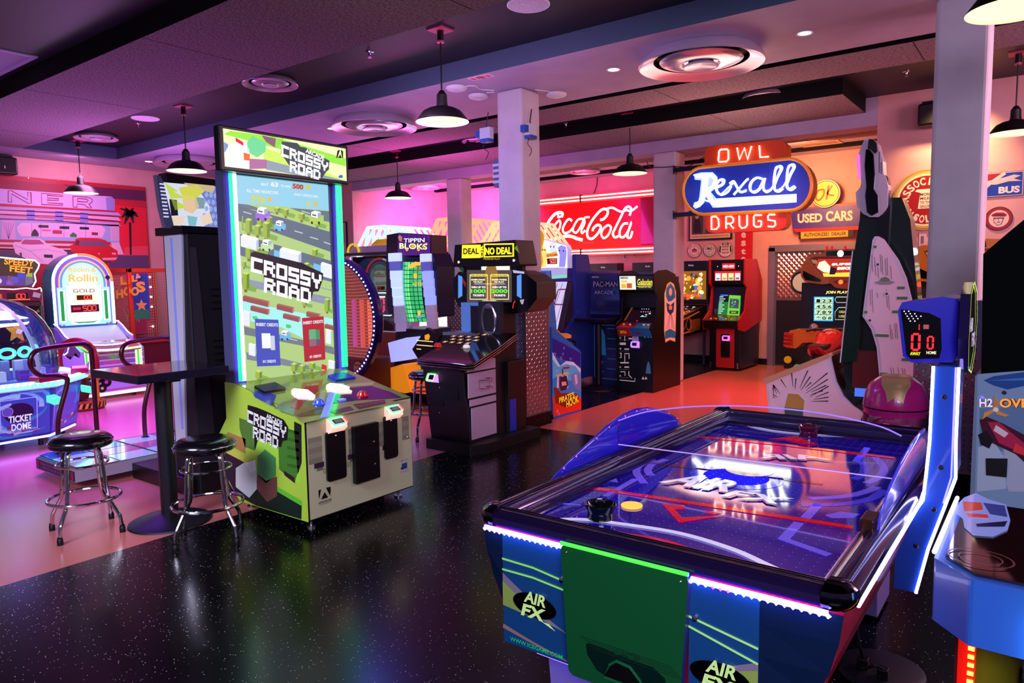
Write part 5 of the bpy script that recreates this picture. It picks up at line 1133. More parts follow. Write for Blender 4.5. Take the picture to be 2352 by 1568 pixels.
# ================================================================== ROLLING BALL GAME with rainbow arch
def roller():
    t=thing('redemption_game','jukebox shaped rolling game with glowing rainbow arch and pastel body, beneath the mural','arcade machine',(-11.0,4.7,0),None)
    x=-11.4; yc,r=4.675,.415
    arch=[(yc-r,1.0),(yc+r,1.0)]+[(yc+r*math.cos(i*PI/20),1.655+r*math.sin(i*PI/20)) for i in range(21)]
    mb=MB(); mb.prism([(x-.35,a,z) for a,z in arch],(.34,0,0),M('#2890c0',.3,coat=.4)); hb=mb.build('arch_housing',t,label='blue arched head')
    S=xpos(x-.009,0,0); mb=MB(); arc=lambda k:[(yc-r*k,1.03),(yc+r*k,1.03)]+[(yc+r*k*math.cos(i*PI/20),1.655+r*k*math.sin(i*PI/20)) for i in range(21)]
    for k,c,s in ((.97,'#b0c8ff',1.2),(.90,'#6850d8',1.2),(.86,'#9040d0',1.3),(.80,'#f0c060',1.3),(.75,'#6090f0',1.2),(.68,'#b0f4ff',1.5)): S.poly(mb,arc(k),L(c,s),1+(1-k)*10)
    S.rect(mb,yc-.36,1.05,yc+.36,1.58,L('#a0e8f8',1.2),6); 
    for a in (yc-.345,yc+.255): S.rect(mb,a,1.08,a+.09,1.55,L('#e0fff8',1.6),7); S.rect(mb,a+.02,1.10,a+.065,1.53,L('#10a050',1.0),8)
    S.poly(mb,[(yc-.24,1.12),(yc-.18,1.05),(yc+.18,1.05),(yc+.24,1.12),(yc+.24,1.6),(yc-.24,1.6)],L('#f0ffff',2.2),7); S.disc(mb,yc,1.68,.20,L('#f8ffff',2.4),7,24,.13); S.poly(mb,[(yc-.2,1.09),(yc-.1,1.055),(yc+.1,1.055),(yc+.2,1.09),(yc+.1,1.075),(yc-.1,1.075)],L('#109048',1),9)
    g=L('#e8b848',1.3); S.text(mb,'Rockin &',yc-.19,1.80,.38,.085,g,9,.02,.05); S.text(mb,'Rollin',yc-.20,1.66,.40,.11,g,9,.03,.05)
    S.text(mb,'GOLD',yc-.15,1.50,.30,.06,L('#a06010',1),10,.02)
    S.rect(mb,yc-.12,1.385,yc+.12,1.475,L('#ffd860',1.5),9); S.rect(mb,yc-.105,1.395,yc+.105,1.465,M('#500410',.3),10); S.seg7(mb,'100',yc-.04,1.405,.12,.05,L('#ff3028',5),11)
    S.rect(mb,yc-.195,1.215,yc+.195,1.325,M('#48104c',.3,emit=.3),9); S.rect(mb,yc-.18,1.225,yc+.18,1.315,M('#500410',.3),10); S.seg7(mb,'500',yc-.03,1.237,.18,.068,L('#ff3028',5),11); S.rect(mb,yc-.17,1.25,yc-.06,1.29,M('#b02040',.3,emit=.6),11)
    S.text(mb,'Center Hole Wins!',yc-.2,1.165,.4,.03,L('#e0f8ff',1.5),9,.02)
    S.poly(mb,[(yc+.30,1.72),(yc+.345,1.76),(yc+.39,1.72),(yc+.345,1.68)],M('#181028',.3),9)
    mb.build('lit_face',hb,label='glowing white face with gold script and red digits')
    mb=MB(); A=[(x+.002,yc-r*.97,1.03),(x+.002,yc-r*.97,1.655)]+[(x+.002,yc-r*.97*math.cos(i*PI/20),1.655+r*.97*math.sin(i*PI/20)) for i in range(1,10)]
    mb.tube(A,.018,L('#e8f0ff',5),8); mb.build('edge_tube',hb,label='white light tube'); mb=MB()
    B=[(x+.002,yc-r*.97*math.cos(i*PI/20),1.655+r*.97*math.sin(i*PI/20)) for i in range(9,21)]; mb.tube(B,[.018]*len(B),L('#ff5030',4),8); mb.tube([B[-1],(x+.002,yc+r*.97,1.03)],.018,L('#d8f8ff',5),8); mb.build('edge_tube',hb,label='red and pale blue light tube')
    # bed and front pod
    PK=M('#c890d0',.3,emit=.15); 
    mb=MB(); mb.prism([(x,yc-.42,z) if 0 else (xx,yc-.43,z) for xx,z in ((x-.35,.1),(x-.35,1.02),(x,1.0),(x+.25,.86),(x+.45,.72),(x+.50,.80),(x+.62,.78),(x+.80,.70),(x+.80,.1))],(0,.86,0),M('#c8b8dc',.3),M('#a8c8c0',.35,emit=.1)); bd=mb.build('body',t,label='pastel body with record pictures')
    D=yneg(0,yc-.432,0); mb=MB()
    D.poly(mb,[(x,.66),(x,.98),(x+.1,.97),(x+.28,.84),(x+.42,.70),(x+.35,.66)],M('#7848c8',.3,emit=.5),1)
    D.line(mb,[(x+.02,.66),(x+.3,.64),(x+.40,.68),(x+.44,.75)],.014,L('#e0c8ff',3),3)
    for i in range(7): D.disc(mb,x+.05+i*.085,.59,.035,M('#101018',.3),2); D.disc(mb,x+.05+i*.085,.59,.012,M(['#c02060','#8080e0','#c0c0c0'][i%3],.3),3)
    for a,z,r2 in ((x+.66,.62,.06),(x+.70,.42,.05)): D.disc(mb,a,z,r2,M('#0c0c12',.3),2); D.disc(mb,a,z,r2*.3,M('#d8c8a0',.3),3)
    for i in range(5): D.line(mb,[(x+.4,.30+i*.045),(x+.79,.30+i*.045)],.012,M(['#c030a0','#e0a0d0'][i%2],.3),2)
    mb.build('side_art',bd)
    F=xpos(x+.801,0,0); mb=MB()
    for i in range(9): F.rect(mb,yc-.42,.45+i*.025,yc+.42,.465+i*.025,M(['#b820a0','#e8b0e0','#8830b0'][i%3],.3,emit=.25),1)
    F.rect(mb,yc-.42,.12,yc+.42,.44,M('#c8b0d8',.3,emit=.1),1)
    for a in (yc-.40,yc+.30): F.rect(mb,a,.45,a+.10,.69,L('#e8f8c0',1.2),2); F.rect(mb,a+.03,.45,a+.055,.69,L('#40d878',1.2),3)
    F.text(mb,'Jukebox',yc-.15,.49,.3,.06,M('#e04080',.3,emit=.4),4,.02); F.poly(mb,[(yc-.1,.6),(yc,.63),(yc+.1,.6),(yc,.57)],M('#60c858',.3,emit=.3),3)
    random.seed(9)
    for (a,z,r2) in ((yc-.22,.32,.07),(yc-.12,.25,.07),(yc-.30,.22,.07),(yc-.18,.17,.06),(yc-.34,.35,.05),(yc+.15,.30,.05)): F.disc(mb,a,z,r2,M('#101018',.3),3+r2); F.disc(mb,a,z,r2*.35,M(random.choice(['#e8a840','#c0e060','#e04080']),.3,emit=.2),5)
    F.line(mb,[(yc-.42,.13),(yc+.42,.13)],.03,M('#c05090',.3,emit=.2),2)
    mb.build('front_art',bd)
    mb=MB(); DK=Pan((x+.5,yc-.43,.80),(0,1,0),(-.3,0,.05)); pod=[(x+.50,yc-.43,.81),(x+.50,yc+.43,.81),(x+.86,yc+.36,.71),(x+.90,yc+.1,.70),(x+.90,yc-.1,.70),(x+.86,yc-.36,.71)]
    mb.prism(pod[::1],(0,0,-.03),M('#a06840',.2,emit=.2,coat=.6)); pd=mb.build('play_shelf',t,label='amber play shelf')
    mb=MB(); mb.tube([Vector(p)+Vector((0,0,.004)) for p in pod[2:]][::1],.012,L('#e0ffe8',4),8); mb.build('shelf_light',pd); mb=MB(); mb.tube([Vector(pod[5])+Vector((0,0,.005)),Vector(pod[0])+Vector((0,0,.005))],.012,L('#50ff40',3),8); mb.build('shelf_light',pd,label='green shelf light')
    mb=MB(); mb.tube([(x+.62+.11*math.cos(a*.3)+.05,yc+.27*math.sin(a*.3),.80-.03*math.cos(a*.3)) for a in range(-6,7)],.010,L('#f0c0ff',4),8); mb.lathe([(.0001,.0),(.2,-.006)],(x+.66,yc,.80),M('#8070e0',.1,emit=.5),24); mb.build('ball_tray',pd)
    for yy in (yc-.43,yc+.43):
        mb=MB(); mb.prism([(x,yy,.98),(x+.05,yy,1.06),(x+.2,yy,.99),(x+.35,yy,.90),(x+.48,yy,.86),(x+.48,yy,.78),(x+.3,yy,.84)],(0,.015,0),M('#9068e0',.2,emit=.5)); w=mb.build('side_fin',t)
        mb=MB(); mb.tube([(x,yy,1.06),(x+.05,yy,1.065),(x+.2,yy,.995),(x+.35,yy,.905),(x+.48,yy,.865)],.009,L('#f0c0ff',4),6); mb.build('fin_light',w)
    mb=MB(); mb.box((x+.78,yc-.42,.06),(x+.82,yc+.42,.10),L('#f8b0ff',3)); mb.build('under_glow',t)
    for a in (x+.7,x-.2):
        for b in (yc-.3,yc+.3): mb=MB(); mb.cyl((a,b,0),.025,.105,BLACK,10); mb.build('foot',t)
roller()

# ================================================================== SMALL BASKETBALL CAGE
def hoops():
    t=thing('basketball_game','orange framed small basketball cage with wire mesh sides, right of the rainbow arch game','arcade machine',(-12.2,5.9,0)); O=M('#c83818',.35); y0=5.50; x1=-11.75; x0=-12.75; y1=6.38
    for a,b in ((x1,y0),(x1,y1),(x0,y0),(x0,y1)): mb=MB(); mb.box((a-.03,b-.03,0),(a+.03,b+.03,1.86),O); mb.build('post',t,bev=.005)
    mb=MB()
    for z in (1.86,.72): mb.box((x0,y0-.03,z-.06),(x1+.03,y0+.03,z),O); mb.box((x1-.03,y0,z-.06),(x1+.03,y1,z),O)
    mb.build('top_rail',t)
    mb=MB(); mb.box((x0,y0,0.02),(x1,y1,.68),M('#701830',.4)); mb.build('base_cabinet',t)
    mb=MB(); W=M('#c89878',.4,.3)
    n=26
    for i in range(n): a=x0+.04+(x1-x0-.08)*i/(n-1); mb.box((a-.003,y0-.003,.72),(a+.003,y0+.003,1.80),W)
    for i in range(24): z=.74+i*.045; mb.box((x0,y0-.003,z-.003),(x1,y0+.003,z+.003),W)
    for i in range(18): b=y0+.25+(y1-y0-.3)*i/17; mb.box((x1-.003,b-.003,.72),(x1+.003,b+.003,1.80),W)
    for i in range(24): z=.74+i*.045; mb.box((x1-.003,y0+.22,z-.003),(x1+.003,y1,z+.003),W)
    mb.build('wire_mesh',t)
    A=yneg(0,y0-.02,0); G=M('#e89030',.35,emit=.25); 
    for body,c in (("L",[(277,655),(292,653),(290,633),(276,636)]),("I",[(292,652),(298,651),(297,638),(291,640)]),("L'",[(303,648),(320,645),(318,628),(302,632)])):
        mb=MB(); A.qtext(mb,body,c,G,1,.06); mb.build('letter',t)
    for body,c in (("H",[(267,686),(284,684),(282,664),(266,667)]),("O",[(284,680),(301,678),(301,657),(284,659)]),("O",[(301,680),(320,678),(320,658),(301,659)])): mb=MB(); A.qtext(mb,body,c,G,1,.05); mb.build('letter',t)
    B=xpos(x1+.032,0,0); mb=MB(); B.rect(mb,y0+.03,1.05,y0+.28,1.78,M('#283890',.4,emit=.15),1); B.rect(mb,y0+.03,1.05,y0+.28,1.2,M('#307858',.4,emit=.1),2); B.text(mb,'S',y0+.08,1.48,.15,.17,G,3,.05)
    S5=[(y0+.15+math.cos(a*PI/5+.3)*(.10 if a%2==0 else .045),1.27+math.sin(a*PI/5+.3)*(.10 if a%2==0 else .045)) for a in range(10)]; B.poly(mb,S5,M('#e0884c',.4,emit=.2),3); B.poly(mb,[(y0+.06,1.70),(y0+.12,1.76),(y0+.2,1.72),(y0+.14,1.66)],M('#181020',.4),3); B.poly(mb,[(y0+.08,1.69),(y0+.17,1.71),(y0+.15,1.75),(y0+.09,1.74)],M('#d8a8b0',.4),4); mb.build('side_banner',t)
    for i,z in enumerate((1.72,1.56,1.40,1.24,.92)): mb=MB(); mb.lathe([(.0001,.02),(.014,.012),(.016,0)],(x1+.035,y0+.31,z),L('#ffe0c0',8),10,'x'); mb.build('bulb',t)
    mb=MB(); mb.tube([(x0+.45+.16*math.cos(a*.35),y0+.28+.16*math.sin(a*.35),1.22) for a in range(18)],.01,M('#e05818',.3),6,True); h=mb.build('hoop',t)
    mb=MB()
    for k in range(12): a=k*PI/6; mb.tube([(x0+.45+.16*math.cos(a),y0+.28+.16*math.sin(a),1.22),(x0+.45+.10*math.cos(a+.3),y0+.28+.10*math.sin(a+.3),1.08),(x0+.45+.09*math.cos(a),y0+.28+.09*math.sin(a),.98)],.004,WHITEP,4)
    mb.build('net',h)
    mb=MB(); mb.box((x0+.02,y0+.1,.74),(x0+.06,y1-.05,1.8),M('#a82050',.4,emit=.2)); mb.build('backboard',t)
hoops()
# hazard striped strength game
t=thing('hammer_game','red arched children game with yellow leg on a black and yellow striped base','arcade machine',(-10.15,4.0,0))
x,y=-10.15,4.02
mb=MB(); mb.lathe([(.0001,.10),(.30,.10),(.30,.03),(.27,.0)],(x,y,0),M('#b05018',.4),32); b=mb.build('base',t)
mb=MB()
for k in range(28):
    a=k*2*PI/28; a2=a+PI/28; mb.add([(x+.302*math.cos(a),y+.302*math.sin(a),.035),(x+.302*math.cos(a2),y+.302*math.sin(a2),.035),(x+.302*math.cos(a2+.08),y+.302*math.sin(a2+.08),.098),(x+.302*math.cos(a+.08),y+.302*math.sin(a+.08),.098)],[[0,1,2,3]],M('#e8c020',.4)); mb.add([(x+.301*math.cos(a2),y+.301*math.sin(a2),.035),(x+.301*math.cos(a2+PI/28),y+.301*math.sin(a2+PI/28),.035),(x+.301*math.cos(a2+PI/28+.08),y+.301*math.sin(a2+PI/28+.08),.098),(x+.301*math.cos(a2+.08),y+.301*math.sin(a2+.08),.098)],[[0,1,2,3]],BLACK)
mb.build('hazard_stripes',b)
mb=MB(); U=Vector((.75,.66,0)).normalized(); c=Vector((x,y,0)); P=[c-U*.22+Vector((0,0,.45)),c-U*.23+Vector((0,0,.70)),c-U*.15+Vector((0,0,.84)),c+Vector((0,0,.89)),c+U*.14+Vector((0,0,.84)),c+U*.22+Vector((0,0,.70)),c+U*.22+Vector((0,0,.42))]; mb.tube(sp(P,5),.05,M('#9c1420',.3,coat=.4),14); mb.build('arch',t,label='red padded arch')
mb=MB(); mb.tube([c+U*.22+Vector((0,0,.46)),c+U*.22+Vector((0,0,.09))],.032,M('#e0a010',.35),12); mb.box(c+Vector((-.2,-.2,.42)),c+Vector((.2,.15,.45)),M('#d09018',.35)); mb.build('leg',t,label='yellow leg')
mb=MB(); mb.lathe([(.0001,.12),(.10,.12),(.13,.22),(.13,.32),(.10,.42),(.0001,.42)],(x-.05,y+.02,0),M('#5a2c18',.5),20); mb.build('barrel',t)
mb=MB(); mb.prism([tuple(c+U*a+Vector((0,0,z))) for a,z in ((-.16,.46),(.13,.46),(.15,.62),(.10,.56),(.09,.74),(.03,.66),(-.03,.70),(-.08,.64),(-.17,.72))],(.012,-.014,0),M('#c8b8dc',.4)); mb.build('target_plate',t)

# ================================================================== BRIEFCASE GAME (faces -y), before the middle column
def briefcase():
    t=thing('arcade_cabinet','black game console with yellow topper, lit screen and keypad panel, before the middle column','arcade machine',(-4.55,5.45,0))
    mb=MB(); mb.prism([(-4.80,4.95,0),(-4.24,4.95,0),(-4.16,5.1,0),(-4.16,5.98,0),(-4.80,5.98,0)],(0,0,.095),M('#0d0b0d',.5)); mb.build('floor_plinth',t,bev=.008)
    mb=MB(); mb.prism([(-4.80,5.40,.095),(-4.80,5.03,.095),(-4.83,4.96,.84),(-4.83,5.55,1.0),(-4.83,5.6,.9),(-4.80,5.60,.095)],(.49,0,0),M('#0e0c10',.4)); b=mb.build('console_body',t,bev=.006)
    S=xpos(-4.319,0,0); 
    for a,b2,z0,z1 in ((5.06,5.43,.12,.42),(5.04,5.43,.44,.50),(5.02,5.43,.52,.75),(5.0,5.43,.765,.86)):
        mb=MB(); mb.box((-4.312,a,z0),(-4.302,b2,z1),M('#d0b0cc',.4,.1)); mb.build('side_panel',b,label='pale lilac metal side panel')
    mb=MB(); mb.box((-4.40,5.6,.095),(-4.28,5.9,.8),M('#1a0c0c',.4)); mb.box((-4.282,5.62,.1),(-4.275,5.72,.42),M('#1828a0',.3,emit=.15)); mb.box((-4.75,5.60,.095),(-4.40,5.9,1.35),M('#120e14',.4)); mb.build('rear_pillar',t,bev=.005)
    F=yneg(0,5.0,0)
    def fbox(x0,x1,z0,z1,y,n,m=BLACK,par=b,d=.012): mb=MB(); mb.box((x0,y-d,z0),(x1,y,z1),m); return mb.build(n,par,bev=.003)
    dd=fbox(-4.79,-4.60,.42,.80,5.0,'coin_door'); d2=fbox(-4.58,-4.40,.50,.82,4.99,'lock_door'); fbox(-4.79,-4.42,.14,.40,5.03,'service_door')
    for x,z in ((-4.50,.78),(-4.63,.60),(-4.64,.36),(-4.52,.58)): mb=MB(); mb.lathe([(.0001,.008),(.007,.005),(.009,0)],(x,4.985,z),CHROME,10,'-y'); mb.build('lock',b)
    mb=MB(); mb.prism([(-4.755,4.985,.645),(-4.755,4.93,.66),(-4.755,4.94,.71),(-4.755,4.985,.735)],(.12,0,0),M('#d0a0ff',.3,emit=1.0)); r=mb.build('card_reader',t,bev=.01,label='card reader glowing green and pink')
    R=Pan((-4.695,4.935,.69),(1,0,0),(0,.25,.5)); mb=MB(); R.rect(mb,-.03,-.012,.03,.035,BLACK,3); pts=[R.P(a,c,4) for a,c in rrect(-.055,-.025,.055,.045,.012)]; mb.tube(pts,.005,L('#50ff50',4),6,True); mb.tube(pts[:10],.006,L('#ff50c0',4),6); mb.build('reader_screen',r)
    # cup holders of wire on the side
    mb=MB(); 
    for z in (.68,.60): mb.tube([(-4.26+.05*math.cos(a*.4),5.22+.09*math.sin(a*.4),z) for a in range(16)],.004,CHROME,6,True)
    for a in (0,1.6,3.1,4.7): mb.tube([(-4.26+.05*math.cos(a),5.22+.09*math.sin(a),.60),(-4.26+.05*math.cos(a),5.22+.09*math.sin(a),.68)],.003,CHROME,5)
    mb.tube([(-4.33,5.22,.68),(-4.31,5.22,.68)],.004,CHROME,5); mb.build('cup_holder',t)
    # layered control desk
    out=[(-4.84,4.90),(-4.70,4.885),(-4.40,4.885),(-4.20,4.87),(-4.13,4.90),(-4.14,5.30),(-4.18,5.62),(-4.78,5.62),(-4.84,5.45)]
    zz=lambda y:.865+(y-4.88)*.30
    for k,(dz,g) in enumerate(((0,0),(-.022,.008),(-.044,.016))):
        mb=MB(); P=[(x*(1)+(0),y,zz(y)+dz) for x,y in out]; mb.prism(P,(0,0,-.014),M('#100c10',.2,coat=.6)); o=mb.build('control_desk',t)
        mb=MB(); mb.tube([Vector(p)+Vector((0,0,-.007)) for p in P],.0045,CHROME,6,True); mb.build('chrome_edge',o)
        if k==0: desk=o
    D=Pan((-4.84,4.88,.866),(1,0,0),(0,1,.30)); mb=MB(); D.poly(mb,[(x+.84+4.0-.0,(y-4.88)*1.044) for x,y in out],M('#14100a',.12,coat=.8),.6); mb.build('desk_print',desk)
    at=lambda x,y:D.at(850+x/4.356,700+y/4.356)
    for row in (((918,292),(990,295),(1068,300),(1147,305)),((838,320),(910,323),(988,327),(1066,331)),((832,350),(908,354),(985,357),(1062,362)),((752,376),(822,381),(900,386),(978,391))):
        for p in row: a,c=at(*p); q=D.P(a,c,1); mb=MB(); mb.obox(q,D.u*.026,D.v*.021,D.n*.007,M('#302018',.3)); k=mb.build('key',desk); mb=MB(); D.line(mb,[(a-.024,c-.018),(a+.024,c-.018),(a+.024,c+.018),(a-.024,c+.018)],.005,M('#f0b060',.3,emit=.5),7.5,True); D.rect(mb,a-.012,c-.009,a+.012,c+.009,M('#ffe8c0',.3,emit=.9),7.5); mb.build('key_cap',k)
    for p,c,n in (((678,415),'#e01020','push_button'),((965,432),'#f0f0f8','push_button')):
        a,bb=at(*p); q=D.P(a,bb,0); mb=MB(); mb.lathe([(.055,0),(.055,.004),(.042,.006)],q,M('#8a6a20',.4,emit=.2),24); mb.lathe([(.036,.004),(.034,.022),(.022,.034),(.0001,.037)],q,M(c,.12,emit=.35,coat=.5),24); mb.build(n,desk,label=('red' if c=='#e01020' else 'white')+' dome button')
    # speaker
    mb=MB(); mb.box((-4.62,5.57,1.05),(-4.34,5.62,1.40),M('#201c28',.4)); sp_=mb.build('speaker_mount',t)
    mb=MB(); mb.tube([(-4.48+.085*math.cos(a*PI/12),5.56,1.215+.155*math.sin(a*PI/12)) for a in range(24)],.013,M('#b8b0c0',.2,.9),8,True); mb.box((-4.52,5.555,1.33),(-4.44,5.565,1.36),STEEL); mb.box((-4.52,5.555,1.07),(-4.44,5.565,1.10),STEEL); mb.build('speaker_ring',sp_); mb=MB(); mb.lathe([(.0001,.0),(.075,.0)],(-4.48,5.563,1.215),M('#100c14',.8),20,'-y',sc=(1,1.9)); mb.build('speaker_grille',sp_)
    mb=MB(); mb.box((-4.93,5.66,1.02),(-4.64,5.74,1.38),M('#6898d8',.35,emit=.12)); mb.box((-4.80,5.655,1.05),(-4.79,5.66,1.36),M('#4878b8',.4)); mb.build('blue_side_box',t,label='light blue panel beside the speaker'); mb=MB(); mb.box((-5.05,5.5,1.05),(-4.60,5.72,1.08),STEEL); mb.build('ledge',t)
    # head
    mb=MB(); hd=[(-5.10,1.62),(-5.02,1.70),(-4.28,1.70),(-4.14,1.66),(-4.02,1.58),(-4.02,1.42),(-4.14,1.30),(-4.32,1.27),(-4.90,1.28),(-5.04,1.34),(-5.09,1.44)]
    mb.prism([(x,5.74,z) for x,z in hd],(0,.34,0),M('#0a080c',.12,coat=.8),M('#4a3c30',.4)); H=mb.build('screen_head',t,bev=.008)
    F=yneg(0,5.739,0); mb=MB(); Q=lambda pts:[F.at(820+x/5.226,440+y/5.226) for x,y in pts]
    F.poly(mb,Q([(1320,1325),(1860,1325),(1858,940),(1320,940)]),L('#5a4c48',.75),1)
    for i in range(12): F.poly(mb,Q([(1322,960+i*32),(1858,960+i*32),(1858,963+i*32),(1322,963+i*32)]),L('#807060',.6),1.5)
    F.poly(mb,Q([(1545,1320),(1640,1320),(1700,1000),(1660,870),(1570,870),(1540,950)]),L('#c89040',.55),2)
    Y=L('#fff0a0',1.8); W=L('#ffffff',1.4); G=L('#50e830',1.6); N=L('#282018',.3)
    for x0,x1 in ((1360,1568),(1608,1822)):
        F.line(mb,Q([(x0,1290),(x1,1290),(x1,1000),(x0,1000)]),.006,Y,3,True); F.poly(mb,Q([(x0+8,1018),(x1-8,1018),(x1-8,988),(x0+8,988)]),L('#e8d860',1.2),4)
        F.qtext(mb,'DEAL OR NO DEAL',[(820+a/5.226,440+b/5.226) for a,b in ((x0+15,1012),(x1-15,1012),(x1-15,995),(x0+15,995))],N,5,.02)
    def TX(s,x0,x1,y0,y1,m): F.qtext(mb,s,[(820+a/5.226,440+b/5.226) for a,b in ((x0,y1),(x1,y1),(x1,y0),(x0,y0))],m,5,.03)
    TX('SWIPE ONCE',1375,1540,1048,1066,Y); TX('TO PLAY',1400,1515,1074,1092,W); TX('WIN UP TO',1375,1545,1135,1158,W); TX('1000',1372,1548,1170,1216,G); TX('TICKETS',1395,1530,1232,1256,W)
    TX('SWIPE TWICE',1622,1800,1048,1066,Y); TX('TO PLAY',1650,1770,1074,1092,W); TX('WIN UP TO',1625,1798,1135,1158,W); TX('2000',1615,1810,1170,1216,G); TX('TICKETS',1645,1785,1232,1256,W); TX('CREDITS 0 SWIPES',1505,1675,1304,1316,W)
    F.poly(mb,Q([(1410,1108),(1780,1108),(1780,1104),(1410,1104)]),W,4); mb.build('screen',H)
    mb=MB(); F.poly(mb,Q([(1215,1280),(1265,1250),(1265,1020),(1215,1000)]),L('#5890f0',1.1),1); F.poly(mb,Q([(1920,1250),(1975,1285),(1975,990),(1920,1010)]),L('#5890f0',1.1),1); F.poly(mb,Q([(1200,880),(1240,860),(1285,930),(1270,980)]),M('#206030',.2,emit=.3),1); F.poly(mb,Q([(1260,1020),(1310,1100),(1300,1150),(1265,1080)]),M('#a02828',.2,emit=.3),1)
    F.disc(mb,*F.at(820+1945/5.226,440+915/5.226),.045,M('#101014',.1),1); F.poly(mb,Q([(1870,940),(2010,960),(2010,985),(1880,975)]),M('#c8d0e8',.2,emit=.4),2); F.line(mb,Q([(1870,1400),(1880,1340),(1900,1310)]),.008,L('#ff3030',1.5),2,); F.line(mb,Q([(1672,1390),(1690,1310)]),.008,L('#60e050',1.5),2); F.poly(mb,Q([(1955,1300),(2008,1290),(1995,1350),(1975,1350)]),M('#d8d0d0',.3,emit=.2),2); mb.build('side_lights',H)
    mb=MB(); mb.box((-4.98,5.76,1.70),(-4.30,5.95,1.76),M('#1c1418',.3)); nk=mb.build('neck',t); mb=MB(); mb.box((-4.72,5.752,1.705),(-4.36,5.758,1.75),L('#ffe8d0',2.2)); mb.build('strip_light',nk)
    mb=MB(); mq=[(-5.06,1.75),(-5.03,1.98),(-4.24,2.0),(-4.19,1.76),(-4.20,1.745)]
    mb.prism([(x,5.70,z) for x,z in mq][::-1],(0,.30,0),M('#120a0c',.3),M('#301418',.35)); mm=mb.build('topper',t,bev=.006)
    F=yneg(0,5.699,0); mb=MB(); Yl=L('#ffe820',1.5); F.poly(mb,Q([(1258,800),(1485,795),(1485,635),(1262,640)]),Yl,1); F.poly(mb,Q([(1520,790),(1885,780),(1885,618),(1522,625)]),Yl,1); F.poly(mb,Q([(1538,775),(1868,765),(1868,635),(1540,640)]),BLACK,2)
    K=lambda x0,x1,y0,y1,d=0:[(820+a/5.226,440+b/5.226) for a,b in ((x0,y1),(x1,y1-d),(x1,y0-d),(x0,y0))]
    F.qtext(mb,'DEAL',K(1278,1465,680,752,4),BLACK,3,.03); F.qtext(mb,'NO DEAL',K(1540,1858,672,758,8),L('#ffe820',1.7),4,.04)
    F.qtext(mb,'OR',[(820+a/5.226,440+b/5.226) for a,b in ((1518,792),(1518,640),(1488,640),(1488,792))],Yl,4,.03); F.poly(mb,Q([(1890,680),(1920,640),(1950,740)]),M('#60a030',.3,emit=.4),2); mb.build('topper_panel',mm,label='yellow and black backlit letter panel')
    mb=MB(); F.qtext(mb,'PREMIUM PLAY',K(1520,1720,795,818),L('#c8a840',.7),2,.03); mb.build('tag_line',mm)
    for x in (-4.98,-4.26): mb=MB(); mb.cyl((x,5.697,1.80),.012,.004,L('#e0e0ff',3),10,'-y'); mb.build('lamp',mm)
briefcase()

